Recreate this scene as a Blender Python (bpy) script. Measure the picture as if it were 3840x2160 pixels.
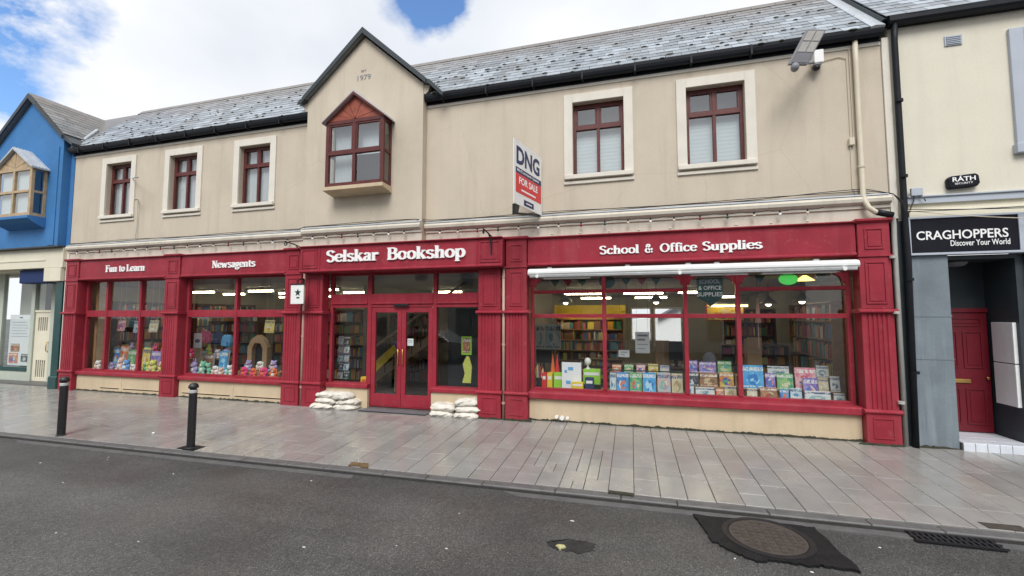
import bpy, math, random
from mathutils import Vector, Matrix

R = math.radians
for o in list(bpy.data.objects):
    bpy.data.objects.remove(o, do_unlink=True)
scene = bpy.context.scene
col = scene.collection
random.seed(7)

# ------------------------------------------------------------------ camera
cam_data = bpy.data.cameras.new('camera')
cam = bpy.data.objects.new('camera', cam_data)
col.objects.link(cam)
cam.location = (0.0, -7.99, 2.05)
cam.rotation_euler = (R(93.7), 0.0, R(15.5))
cam_data.sensor_width = 36.0
cam_data.lens = 15.094
cam_data.clip_start = 0.05
cam_data.clip_end = 4000.0
scene.camera = cam

# ------------------------------------------------------------------ sky
SUN_EL, SUN_AZ = 50.0, 172.0          # azimuth clockwise from +Y
world = bpy.data.worlds.new('World')
scene.world = world
world.use_nodes = True
wn = world.node_tree.nodes
wl = world.node_tree.links
wn.clear()
w_out = wn.new('ShaderNodeOutputWorld')
w_bg = wn.new('ShaderNodeBackground')
w_bg.inputs['Strength'].default_value = 0.1
sky = wn.new('ShaderNodeTexSky')
sky.sky_type = 'NISHITA'
sky.sun_disc = False
sky.sun_elevation = R(SUN_EL)
sky.sun_rotation = R(SUN_AZ)
sky.air_density = 1.0
sky.dust_density = 0.6
w_tc = wn.new('ShaderNodeTexCoord')


def wnode(kind, **kw):
    n = wn.new(kind)
    for k, v in kw.items():
        setattr(n, k, v)
    return n


def wmath(op, a, b=None, c=None, clamp=False):
    n = wn.new('ShaderNodeMath')
    n.operation = op
    n.use_clamp = clamp
    for i, v in enumerate((a, b, c)):
        if v is None:
            continue
        if isinstance(v, (int, float)):
            n.inputs[i].default_value = v
        else:
            wl.new(v, n.inputs[i])
    return n.outputs[0]


w_map = wnode('ShaderNodeMapping')
w_map.inputs['Scale'].default_value = (1.0, 1.0, 1.7)
w_map.inputs['Location'].default_value = (3.1, 0.4, 0.0)
wl.new(w_tc.outputs['Generated'], w_map.inputs['Vector'])
cn = wnode('ShaderNodeTexNoise')
cn.inputs['Scale'].default_value = 2.6
cn.inputs['Detail'].default_value = 9.0
cn.inputs['Roughness'].default_value = 0.58
wl.new(w_map.outputs[0], cn.inputs['Vector'])
cn2 = wnode('ShaderNodeTexNoise')
cn2.inputs['Scale'].default_value = 1.6
cn2.inputs['Detail'].default_value = 6.0
wl.new(w_map.outputs[0], cn2.inputs['Vector'])
# openings in the cloud where the blue shows
hole_sum = None
for (dx, dy, dz, width, amt) in [(-0.838, 0.345, 0.462, 0.0060, 0.95), (-0.350, 0.715, 0.606, 0.0022, 0.90),
                                 (-0.885, 0.368, 0.300, 0.0022, 0.55), (0.40, -0.75, 0.52, 0.03, 0.5),
                                 (0.80, 0.15, 0.58, 0.02, 0.5), (-0.55, -0.5, 0.67, 0.03, 0.5), (0.1, 0.2, 0.97, 0.02, .5)]:
    d = Vector((dx, dy, dz)).normalized()
    dot = wn.new('ShaderNodeVectorMath')
    dot.operation = 'DOT_PRODUCT'
    wl.new(w_tc.outputs['Generated'], dot.inputs[0])
    dot.inputs[1].default_value = d
    one = wmath('SUBTRACT', 1.0, dot.outputs['Value'])
    g = wmath('MULTIPLY', wmath('EXPONENT', wmath('MULTIPLY', one, -1.0 / width)), amt)
    hole_sum = g if hole_sum is None else wmath('ADD', hole_sum, g)
rag = wnode('ShaderNodeTexNoise')
rag.inputs['Scale'].default_value = 7.0
rag.inputs['Detail'].default_value = 8.0
rag.inputs['Roughness'].default_value = 0.62
wl.new(w_map.outputs[0], rag.inputs['Vector'])
hole_sum = wmath('MULTIPLY', hole_sum, wmath('ADD', wmath('MULTIPLY', rag.outputs['Fac'], 3.0), -0.45))
cover = wmath('SUBTRACT', wmath('ADD', wmath('MULTIPLY', wmath('SUBTRACT', cn.outputs['Fac'], 0.5), 1.6), 1.02), hole_sum)
mask = wmath('SMOOTH_MIN', wmath('MULTIPLY', wmath('SUBTRACT', cover, 0.40), 3.0, clamp=True), 1.0, 0.1, clamp=True)
shade = wnode('ShaderNodeValToRGB')
shade.color_ramp.elements[0].position = 0.30
shade.color_ramp.elements[0].color = (5.9, 6.2, 6.7, 1)
shade.color_ramp.elements[1].position = 0.62
shade.color_ramp.elements[1].color = (8.1, 8.1, 8.2, 1)
wl.new(cn2.outputs['Fac'], shade.inputs['Fac'])
w_blue = wnode('ShaderNodeMixRGB', blend_type='MULTIPLY')
w_blue.inputs['Fac'].default_value = 1.0
w_blue.inputs[2].default_value = (1.15, 1.45, 1.75, 1)
wl.new(sky.outputs[0], w_blue.inputs[1])
w_mix = wnode('ShaderNodeMixRGB')
wl.new(mask, w_mix.inputs['Fac'])
wl.new(w_blue.outputs[0], w_mix.inputs[1])
wl.new(shade.outputs[0], w_mix.inputs[2])
wl.new(w_mix.outputs[0], w_bg.inputs['Color'])
wl.new(w_bg.outputs[0], w_out.inputs['Surface'])

# ------------------------------------------------------------------ sun
sun_data = bpy.data.lights.new('sun', 'SUN')
sun_data.energy = 2.2
sun_data.angle = R(30)
sun_data.color = (1.0, 0.975, 0.94)
sun = bpy.data.objects.new('sun', sun_data)
col.objects.link(sun)
_d = Vector((math.sin(R(SUN_AZ)) * math.cos(R(SUN_EL)), math.cos(R(SUN_AZ)) * math.cos(R(SUN_EL)), math.sin(R(SUN_EL))))
sun.rotation_euler = _d.to_track_quat('Z', 'Y').to_euler()
sun.location = (-4, -20, 25)

# ------------------------------------------------------------------ exposure
scene.render.engine = 'CYCLES'
scene.view_settings.view_transform = 'Standard'
scene.view_settings.look = 'None'
scene.view_settings.exposure = 0.47
scene.view_settings.gamma = 1.0
scene.view_settings.use_curve_mapping = False
scene.cycles.use_denoising = True
scene.cycles.max_bounces = 8
scene.cycles.transparent_max_bounces = 16
scene.cycles.caustics_reflective = False
scene.cycles.caustics_refractive = False
scene.cycles.sample_clamp_indirect = 6.0


# ================================================================== materials
def nt(m):
    return m.node_tree.nodes, m.node_tree.links


def new_mat(name):
    m = bpy.data.materials.new(name)
    m.use_nodes = True
    n, l = nt(m)
    n.clear()
    out = n.new('ShaderNodeOutputMaterial')
    b = n.new('ShaderNodeBsdfPrincipled')
    l.new(b.outputs[0], out.inputs[0])
    return m, n, l, b


def ramp(n, l, fac, stops):
    r = n.new('ShaderNodeValToRGB')
    e = r.color_ramp.elements
    while len(e) > len(stops):
        e.remove(e[-1])
    while len(e) < len(stops):
        e.new(0.5)
    for k, (p, c) in enumerate(stops):
        e[k].position = p
        e[k].color = c if len(c) == 4 else (*c, 1)
    l.new(fac, r.inputs['Fac'])
    return r.outputs['Color']


def noise(n, l, vec, scale, detail=5, rough=0.55, stretch=None):
    if stretch:
        mp = n.new('ShaderNodeMapping')
        mp.inputs['Scale'].default_value = stretch
        l.new(vec, mp.inputs['Vector'])
        vec = mp.outputs[0]
    t = n.new('ShaderNodeTexNoise')
    t.inputs['Scale'].default_value = scale
    t.inputs['Detail'].default_value = detail
    t.inputs['Roughness'].default_value = rough
    l.new(vec, t.inputs['Vector'])
    return t.outputs['Fac']


def mixc(n, l, fac, a, b, mode='MIX'):
    x = n.new('ShaderNodeMixRGB')
    x.blend_type = mode
    for k, v in ((0, fac), (1, a), (2, b)):
        if isinstance(v, (int, float)):
            x.inputs[k].default_value = v
        elif isinstance(v, tuple):
            x.inputs[k].default_value = v if len(v) == 4 else (*v, 1)
        else:
            l.new(v, x.inputs[k])
    return x.outputs[0]


def mth(n, l, op, a, b=None, clamp=False):
    x = n.new('ShaderNodeMath')
    x.operation = op
    x.use_clamp = clamp
    for k, v in enumerate((a, b)):
        if v is None:
            continue
        if isinstance(v, (int, float)):
            x.inputs[k].default_value = v
        else:
            l.new(v, x.inputs[k])
    return x.outputs[0]


def bump(n, l, b, h, strength, dist=0.01):
    x = n.new('ShaderNodeBump')
    x.inputs['Strength'].default_value = strength
    x.inputs['Distance'].default_value = dist
    l.new(h, x.inputs['Height'])
    l.new(x.outputs[0], b.inputs['Normal'])


def pos(n):
    return n.new('ShaderNodeNewGeometry').outputs['Position']


def paint(name, c, rough=0.55, var=0.10, scale=3.0, streak=0.0, bmp=0.0, bscale=120.0, metal=0.0, spec=0.4, tint=None, wear=None, grime=None):
    m, n, l, b = new_mat(name)
    p = pos(n)
    lo = tuple(v * (1 - var) for v in c)
    hi = tuple(min(1.0, v * (1 + var)) for v in c)
    base = ramp(n, l, noise(n, l, p, scale, 7, 0.62), [(0.3, lo), (0.7, hi)])
    if streak:
        s = noise(n, l, p, 2.2, 6, 0.6, (2.4, 2.4, 0.16))
        dk = tint or tuple(v * 0.72 for v in c)
        base = mixc(n, l, mth(n, l, 'MULTIPLY', ramp(n, l, s, [(0.5, (0, 0, 0)), (0.72, (1, 1, 1))]), streak), base, dk)
    if wear:                                            # chalky faded patches and small scuffs
        wm = ramp(n, l, noise(n, l, p, 9, 8, 0.72), [(0.56, (0, 0, 0)), (0.70, (1, 1, 1))])
        base = mixc(n, l, mth(n, l, 'MULTIPLY', wm, 0.45), base, wear)
        ch = ramp(n, l, noise(n, l, p, 26, 5, 0.7), [(0.70, (0, 0, 0)), (0.735, (1, 1, 1))])
        base = mixc(n, l, mth(n, l, 'MULTIPLY', ch, 0.55), base, (0.10, 0.02, 0.022))
    if grime:                                           # patchy damp marks and hairline cracks
        gm = ramp(n, l, noise(n, l, p, 0.75, 8, 0.68, (1.0, 1.0, 0.6)), [(0.54, (0, 0, 0)), (0.70, (1, 1, 1))])
        base = mixc(n, l, mth(n, l, 'MULTIPLY', gm, 0.32), base, grime)
        vc = n.new('ShaderNodeTexVoronoi')
        vc.feature = 'DISTANCE_TO_EDGE'
        vc.inputs['Scale'].default_value = 0.42
        l.new(mixc(n, l, 0.10, p, noise(n, l, p, 3.0, 6, 0.7)), vc.inputs['Vector'])
        ck = ramp(n, l, vc.outputs['Distance'], [(0.0, (1, 1, 1)), (0.0035, (0, 0, 0))])
        base = mixc(n, l, mth(n, l, 'MULTIPLY', ck, 0.35), base, grime)
    if bmp and var < 0.3:                               # fine grain of the coat
        gr_ = ramp(n, l, noise(n, l, p, 55, 4, 0.7), [(0.32, (0.93, 0.93, 0.93)), (0.68, (1.06, 1.06, 1.06))])
        base = mixc(n, l, 1.0, base, gr_, 'MULTIPLY')
    l.new(base, b.inputs['Base Color'])
    rr = noise(n, l, p, scale * 2.3, 4)
    l.new(mth(n, l, 'ADD', mth(n, l, 'MULTIPLY', rr, 0.22), rough - 0.11), b.inputs['Roughness'])
    b.inputs['Metallic'].default_value = metal
    b.inputs['Specular IOR Level'].default_value = spec
    if bmp:
        bump(n, l, b, noise(n, l, p, bscale, 4, 0.65), bmp, 0.004)
    return m


M = {}
M['render'] = paint('beige_render', (0.560, 0.490, 0.392), 0.85, 0.06, 1.1, 0.42, 0.6, 90, spec=0.2, tint=(0.44, 0.385, 0.305), grime=(0.40, 0.36, 0.29))
M['trim'] = paint('pale_trim_render', (0.70, 0.66, 0.58), 0.8, 0.06, 2.5, 0.25, 0.2, 70, spec=0.2)
M['cornice'] = paint('beige_weathered_cornice', (0.60, 0.555, 0.47), 0.8, 0.08, 3.0, 0.6, 0.3, 60, spec=0.2, tint=(0.42, 0.39, 0.32))
M['riser'] = paint('cream_plinth_render', (0.56, 0.45, 0.31), 0.8, 0.08, 1.8, 0.45, 0.3, 80, spec=0.2, tint=(0.42, 0.36, 0.24))
M['red'] = paint('crimson_gloss_paint', (0.285, 0.026, 0.042), 0.48, 0.16, 2.0, 0.45, 0.15, 35, spec=0.22, tint=(0.34, 0.065, 0.078), wear=(0.36, 0.10, 0.105))
M['redwood'] = paint('red_brown_stained_wood', (0.105, 0.024, 0.021), 0.5, 0.25, 6, 0, 0.1, 50)
M['brickwood'] = paint('orange_brown_boards', (0.30, 0.075, 0.045), 0.6, 0.25, 9, 0, 0.2, 50)
M['white'] = paint('white_paint', (0.80, 0.80, 0.78), 0.45, 0.03, 4)
M['bandgrey'] = paint('worn_white_band', (0.50, 0.50, 0.50), 0.4, 0.12, 12)
M['letter'] = paint('white_letter_acrylic', (0.86, 0.86, 0.85), 0.35, 0.02, 4)
M['black'] = paint('black_plastic', (0.012, 0.013, 0.016), 0.4, 0.2, 5)
M['gutter'] = paint('black_gutter_plastic', (0.010, 0.012, 0.016), 0.5, 0.25, 5, spec=0.22)
M['signblack'] = paint('matt_black_sign_face', (0.010, 0.010, 0.016), 0.5, 0.15, 4, spec=0.15)
M['lens'] = paint('pale_lamp_lens', (0.46, 0.44, 0.41), 0.25, 0.1, 9)
M['iron'] = paint('black_cast_iron', (0.014, 0.014, 0.016), 0.45, 0.3, 20, 0, 0.2, 60, spec=0.5)
M['blue'] = paint('bright_blue_render', (0.052, 0.185, 0.42), 0.7, 0.10, 1.8, 0.35, 0.3, 80, spec=0.25, tint=(0.07, 0.215, 0.44))
M['cream'] = paint('cream_paint', (0.70, 0.66, 0.52), 0.6, 0.05, 2.0, 0.15)
M['palegreen'] = paint('pale_green_paint', (0.46, 0.50, 0.43), 0.6, 0.06, 2.0, 0.15)
M['green'] = paint('dark_green_gloss_paint', (0.010, 0.055, 0.052), 0.35, 0.15, 3)
M['navy'] = paint('navy_fabric', (0.012, 0.03, 0.11), 0.8, 0.15, 8)
M['tan'] = paint('varnished_pale_timber', (0.44, 0.32, 0.19), 0.5, 0.2, 7)
M['wallr'] = paint('off_white_render', (0.68, 0.64, 0.53), 0.85, 0.04, 1.6, 0.2, 0.4, 70, spec=0.2)
M['bluegrey'] = paint('blue_grey_paint', (0.42, 0.46, 0.52), 0.7, 0.05, 3, 0.2)
M['granite'] = paint('blue_grey_painted_pier', (0.165, 0.20, 0.222), 0.55, 0.18, 1.8, 0.6, 0.25, 40, tint=(0.30, 0.35, 0.39))
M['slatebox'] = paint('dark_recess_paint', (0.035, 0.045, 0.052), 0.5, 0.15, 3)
M['reddoor'] = paint('dark_red_door_paint', (0.135, 0.009, 0.017), 0.35, 0.1, 4)
M['brass'] = paint('brass', (0.60, 0.38, 0.12), 0.35, 0.1, 20, metal=1.0)
M['steel'] = paint('galvanised_steel', (0.42, 0.43, 0.43), 0.45, 0.15, 8, metal=0.7)
M['alu'] = paint('white_aluminium', (0.78, 0.79, 0.78), 0.35, 0.05, 6)
M['pvc'] = paint('cream_plastic_pipe', (0.60, 0.54, 0.42), 0.45, 0.06, 5)
M['pinkpipe'] = paint('pinkish_painted_pipe', (0.52, 0.33, 0.27), 0.5, 0.1, 5)
M['greypipe'] = paint('grey_plastic_pipe', (0.42, 0.42, 0.39), 0.45, 0.1, 5)
M['tilewhite'] = paint('white_glazed_tile', (0.62, 0.65, 0.70), 0.2, 0.08, 6)
M['sack'] = paint('white_woven_sack', (0.66, 0.63, 0.56), 0.85, 0.16, 7, 0.3, 0.9, 140, spec=0.2, tint=(0.42, 0.38, 0.31))
M['lead'] = paint('lead_sheet', (0.42, 0.45, 0.48), 0.42, 0.15, 5, 0.3, spec=0.5)
M['soil'] = paint('dark_moss_and_dirt', (0.035, 0.035, 0.022), 0.95, 0.5, 25, 0, 0.8, 60)
M['joint'] = paint('dark_joint_sand', (0.045, 0.042, 0.04), 0.95, 0.3, 20)
M['kerb'] = paint('grey_kerb_stone', (0.11, 0.108, 0.108), 0.5, 0.22, 6, 0, 0.5, 90, spec=0.5)
M['wood_dark'] = paint('dark_shelf_wood', (0.10, 0.055, 0.03), 0.5, 0.2, 8)
M['wood_mid'] = paint('pine_shelf_wood', (0.32, 0.19, 0.09), 0.5, 0.2, 8)
M['intwall'] = paint('shop_interior_wall', (0.36, 0.34, 0.28), 0.8, 0.06, 2)
M['ceil'] = paint('shop_ceiling', (0.42, 0.42, 0.40), 0.85, 0.04, 2)
M['carpet'] = paint('shop_carpet', (0.08, 0.065, 0.06), 0.95, 0.2, 14)
M['card'] = paint('brown_cardboard', (0.40, 0.26, 0.14), 0.8, 0.1, 6)
M['grey'] = paint('mid_grey_plastic', (0.22, 0.22, 0.24), 0.55, 0.1, 6)
M['paper'] = paint('white_paper', (0.78, 0.80, 0.82), 0.7, 0.03, 8)
M['curtain'] = paint('pale_grey_curtain', (0.52, 0.56, 0.58), 0.85, 0.08, 4)
M['blind'] = paint('white_roller_blind', (0.66, 0.73, 0.76), 0.8, 0.03, 4)
M['lime'] = paint('lime_green_card', (0.30, 0.62, 0.05), 0.5, 0.05, 6)
M['yellow'] = paint('yellow_card', (0.75, 0.55, 0.04), 0.5, 0.05, 6)
M['orange'] = paint('orange_red_card', (0.70, 0.14, 0.03), 0.5, 0.05, 6)
M['scarlet'] = paint('scarlet_card', (0.60, 0.03, 0.03), 0.5, 0.05, 6)
M['pink'] = paint('hot_pink_plush', (0.75, 0.06, 0.22), 0.9, 0.12, 20, 0, 0.6, 200)
M['plush_orange'] = paint('orange_plush', (0.72, 0.16, 0.05), 0.9, 0.12, 20, 0, 0.6, 200)
M['plush_white'] = paint('white_plush', (0.72, 0.70, 0.68), 0.9, 0.08, 20, 0, 0.6, 200)
M['plush_blue'] = paint('sky_blue_plush', (0.14, 0.32, 0.62), 0.9, 0.12, 20, 0, 0.6, 200)
M['plush_lilac'] = paint('lilac_plush', (0.42, 0.34, 0.60), 0.9, 0.12, 20, 0, 0.6, 200)
M['plush_green'] = paint('mint_green_plush', (0.20, 0.50, 0.34), 0.9, 0.12, 20, 0, 0.6, 200)
M['plush_yellow'] = paint('yellow_green_plush', (0.58, 0.62, 0.14), 0.9, 0.12, 20, 0, 0.6, 200)
M['plush_peach'] = paint('peach_plush', (0.70, 0.45, 0.36), 0.9, 0.12, 20, 0, 0.6, 200)
M['purple'] = paint('purple_card', (0.16, 0.05, 0.40), 0.5, 0.1, 10)
M['board_red'] = paint('red_board_print', (0.66, 0.045, 0.05), 0.4, 0.03, 4)
M['board_navy'] = paint('navy_board_print', (0.015, 0.025, 0.10), 0.4, 0.05, 4)
M['sky_blue'] = paint('light_blue_card', (0.12, 0.40, 0.70), 0.5, 0.08, 10)
M['carpaint'] = paint('silver_car_paint', (0.36, 0.38, 0.40), 0.25, 0.05, 3, metal=0.6)
M['vanpaint'] = paint('white_van_paint', (0.72, 0.73, 0.73), 0.25, 0.03, 3)
M['brick_op'] = paint('pale_render_opposite', (0.52, 0.50, 0.45), 0.85, 0.06, 1.5, 0.3)
M['roof_op'] = paint('grey_roof_opposite', (0.10, 0.10, 0.11), 0.6, 0.2, 3)
M['rust'] = paint('rusty_iron_cover', (0.060, 0.049, 0.042), 0.6, 0.3, 14, 0, 0.6, 80)
M['patch'] = paint('black_tar_patch', (0.009, 0.010, 0.011), 0.55, 0.5, 7, 0, 0.9, 55, spec=0.3)
M['patch2'] = paint('dark_damp_asphalt_repair', (0.026, 0.026, 0.026), 0.6, 0.5, 9, 0, 0.9, 60, spec=0.4)
M['ochre'] = paint('yellow_paint_spot', (0.42, 0.40, 0.20), 0.6, 0.4, 30)
M['brownpatch'] = paint('brown_silt_patch', (0.13, 0.085, 0.04), 0.7, 0.35, 12, 0, 0.4, 60)
M['gum'] = paint('pale_road_fleck', (0.55, 0.55, 0.52), 0.8, 0.2, 30)
M['signgreen'] = paint('bottle_green_glass', (0.010, 0.07, 0.055), 0.25, 0.15, 8)
M['signred'] = paint('ruby_glass', (0.25, 0.015, 0.02), 0.25, 0.15, 8)
M['copper_lamp'] = paint('pale_peach_paper_lamp', (0.75, 0.42, 0.34), 0.6, 0.05, 5)


def emis(name, c, s):
    m, n, l, b = new_mat(name)
    b.inputs['Base Color'].default_value = (*[min(.8, v) for v in c], 1)
    b.inputs['Emission Color'].default_value = (*c, 1)
    b.inputs['Emission Strength'].default_value = s
    return m


M['tube'] = emis('lit_fluorescent_tube', (1.0, 0.84, 0.55), 14.0)
M['tube_warm'] = emis('lit_warm_tube', (1.0, 0.70, 0.30), 4.5)
M['bulb'] = emis('lit_pendant_bulb', (1.0, 0.88, 0.62), 4.0)
M['greenlamp'] = emis('lit_green_glass', (0.08, 0.62, 0.10), 0.55)
M['amberlamp'] = emis('lit_amber_shade', (1.0, 0.66, 0.18), 2.0)
M['exit'] = emis('lit_exit_sign', (0.85, 0.80, 0.35), 1.2)


def glass(name, refl=1.75, tint=(0.93, 0.96, 0.95)):
    m = bpy.data.materials.new(name)
    m.use_nodes = True
    n, l = nt(m)
    n.clear()
    out = n.new('ShaderNodeOutputMaterial')
    tr = n.new('ShaderNodeBsdfTransparent')
    tr.inputs[0].default_value = (*tint, 1)
    gl = n.new('ShaderNodeBsdfGlossy')
    gl.inputs['Roughness'].default_value = 0.0
    lw = n.new('ShaderNodeLayerWeight')
    lw.inputs['Blend'].default_value = 0.5
    r0 = ((refl - 1) / (refl + 1)) ** 2
    fres = mth(n, l, 'ADD', mth(n, l, 'MULTIPLY', mth(n, l, 'POWER', lw.outputs['Facing'], 5.0), 1 - r0), r0)
    bm = n.new('ShaderNodeBump')
    bm.inputs['Strength'].default_value = 0.05
    bm.inputs['Distance'].default_value = 0.01
    l.new(noise(n, l, pos(n), 1.3, 2), bm.inputs['Height'])
    l.new(bm.outputs[0], gl.inputs['Normal'])
    mx = n.new('ShaderNodeMixShader')
    l.new(fres, mx.inputs[0])
    l.new(tr.outputs[0], mx.inputs[1])
    l.new(gl.outputs[0], mx.inputs[2])
    l.new(mx.outputs[0], out.inputs[0])
    return m


M['glass'] = glass('shop_window_glass', 1.88)
M['glass_up'] = glass('upper_window_glass', 2.9)


def asphalt():
    m, n, l, b = new_mat('damp_asphalt')
    p = pos(n)
    big = noise(n, l, p, 0.55, 5, 0.6)
    fine = noise(n, l, p, 70, 3, 0.7)
    v = n.new('ShaderNodeTexVoronoi')
    v.inputs['Scale'].default_value = 120
    l.new(p, v.inputs['Vector'])
    stone = ramp(n, l, v.outputs['Color'], [(0.15, (0.043, 0.043, 0.043)), (0.55, (0.078, 0.077, 0.075)), (0.80, (0.116, 0.114, 0.110)), (0.97, (0.215, 0.212, 0.205))])
    c1 = mixc(n, l, 1.0, stone, ramp(n, l, big, [(0.32, (0.66, 0.655, 0.65)), (0.68, (1.22, 1.21, 1.19))]), 'MULTIPLY')
    c1 = mixc(n, l, 1.0, c1, ramp(n, l, fine, [(0.3, (0.62, 0.62, 0.62)), (0.7, (1.4, 1.4, 1.4))]), 'MULTIPLY')
    band = noise(n, l, p, 0.8, 4, 0.5, (0.12, 1.0, 1.0))
    c1 = mixc(n, l, 1.0, c1, ramp(n, l, band, [(0.36, (0.78, 0.78, 0.78)), (0.62, (1.12, 1.12, 1.11))]), 'MULTIPLY')
    l.new(c1, b.inputs['Base Color'])
    l.new(ramp(n, l, noise(n, l, p, 0.9, 4), [(0.38, (0.42, 0.42, 0.42)), (0.62, (0.66, 0.66, 0.66))]), b.inputs['Roughness'])
    b.inputs['Specular IOR Level'].default_value = 0.5
    h = mth(n, l, 'ADD', v.outputs['Distance'], mth(n, l, 'MULTIPLY', fine, 0.6))
    bump(n, l, b, h, 0.75, 0.006)
    return m


M['asphalt'] = asphalt()


def slab_mat():
    m, n, l, b = new_mat('wet_granite_paving')
    p = pos(n)
    oi = n.new('ShaderNodeObjectInfo')
    ge = n.new('ShaderNodeNewGeometry')
    rnd = mth(n, l, 'FRACT', mth(n, l, 'ADD', oi.outputs['Random'], ge.outputs['Random Per Island']))
    base = ramp(n, l, rnd, [(0.0, (0.240, 0.232, 0.220)), (0.3, (0.284, 0.278, 0.264)), (0.55, (0.258, 0.243, 0.229)), (0.8, (0.306, 0.294, 0.270)), (1.0, (0.260, 0.260, 0.254))])
    gr = noise(n, l, p, 160, 3, 0.7)
    st = noise(n, l, p, 2.6, 6, 0.65)
    base = mixc(n, l, 1.0, base, ramp(n, l, gr, [(0.3, (0.84, 0.84, 0.84)), (0.7, (1.14, 1.14, 1.14))]), 'MULTIPLY')
    base = mixc(n, l, 1.0, base, ramp(n, l, st, [(0.3, (0.88, 0.88, 0.88)), (0.65, (1.05, 1.05, 1.05))]), 'MULTIPLY')
    l.new(base, b.inputs['Base Color'])
    l.new(ramp(n, l, noise(n, l, p, 1.3, 5, 0.6), [(0.35, (0.11, 0.11, 0.11)), (0.66, (0.31, 0.31, 0.31))]), b.inputs['Roughness'])
    b.inputs['Specular IOR Level'].default_value = 0.5
    bump(n, l, b, noise(n, l, p, 60, 4, 0.6), 0.22, 0.004)
    return m


M['slab'] = slab_mat()


def slate_mat(name, tintc):
    m, n, l, b = new_mat(name)
    p = pos(n)
    oi = n.new('ShaderNodeObjectInfo')
    ge = n.new('ShaderNodeNewGeometry')
    rnd = mth(n, l, 'FRACT', mth(n, l, 'ADD', oi.outputs['Random'], ge.outputs['Random Per Island']))
    t = tintc
    base = ramp(n, l, rnd, [(0.0, tuple(v * 0.62 for v in t)), (0.35, tuple(v * 0.9 for v in t)), (0.7, tuple(v * 1.15 for v in t)), (1.0, tuple(v * 1.5 for v in t))])
    lich = ramp(n, l, noise(n, l, p, 16, 7, 0.7), [(0.52, (0, 0, 0)), (0.66, (1, 1, 1))])
    base = mixc(n, l, mth(n, l, 'MULTIPLY', lich, 0.45), base, (0.36, 0.40, 0.42))
    moss = ramp(n, l, noise(n, l, p, 1.2, 6, 0.65), [(0.55, (0, 0, 0)), (0.72, (1, 1, 1))])
    base = mixc(n, l, mth(n, l, 'MULTIPLY', moss, 0.55), base, (0.15, 0.13, 0.11))
    sz = n.new('ShaderNodeSeparateXYZ')
    l.new(p, sz.inputs[0])
    zz = mth(n, l, 'ADD', sz.outputs['Z'], mth(n, l, 'MULTIPLY', noise(n, l, p, 2.5, 5), 0.9))
    algae = n.new('ShaderNodeMapRange')            # brown algae film that grows below the ridge
    algae.inputs['From Min'].default_value = 7.95
    algae.inputs['From Max'].default_value = 8.85
    l.new(zz, algae.inputs['Value'])
    base = mixc(n, l, mth(n, l, 'MULTIPLY', algae.outputs[0], 0.8), base, (0.17, 0.145, 0.125))
    l.new(base, b.inputs['Base Color'])
    b.inputs['Roughness'].default_value = 0.36
    b.inputs['Specular IOR Level'].default_value = 0.6
    bump(n, l, b, noise(n, l, p, 40, 5, 0.65), 0.5, 0.006)
    return m


M['slate'] = slate_mat('wet_roof_slate', (0.25, 0.28, 0.31))
M['slate2'] = slate_mat('wet_roof_slate_darker', (0.15, 0.15, 0.145))


def spines():
    m, n, l, b = new_mat('mixed_book_spines')
    ge = n.new('ShaderNodeNewGeometry')
    r = ge.outputs['Random Per Island']
    cr = n.new('ShaderNodeValToRGB')
    cr.color_ramp.interpolation = 'CONSTANT'
    cols = [(.30, .03, .03), (.04, .10, .28), (.55, .50, .42), (.05, .20, .10), (.60, .30, .05), (.02, .02, .03), (.45, .08, .20), (.10, .30, .45), (.62, .58, .10), (.22, .10, .05), (.55, .12, .06), (.70, .70, .68)]
    e = cr.color_ramp.elements
    e[0].position = 0
    e[0].color = (*cols[0], 1)
    e[1].position = 1 / 12
    e[1].color = (*cols[1], 1)
    for k in range(2, 12):
        x = e.new(k / 12)
        x.color = (*cols[k], 1)
    l.new(r, cr.inputs['Fac'])
    l.new(cr.outputs[0], b.inputs['Base Color'])
    b.inputs['Roughness'].default_value = 0.5
    return m


M['spines'] = spines()


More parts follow.
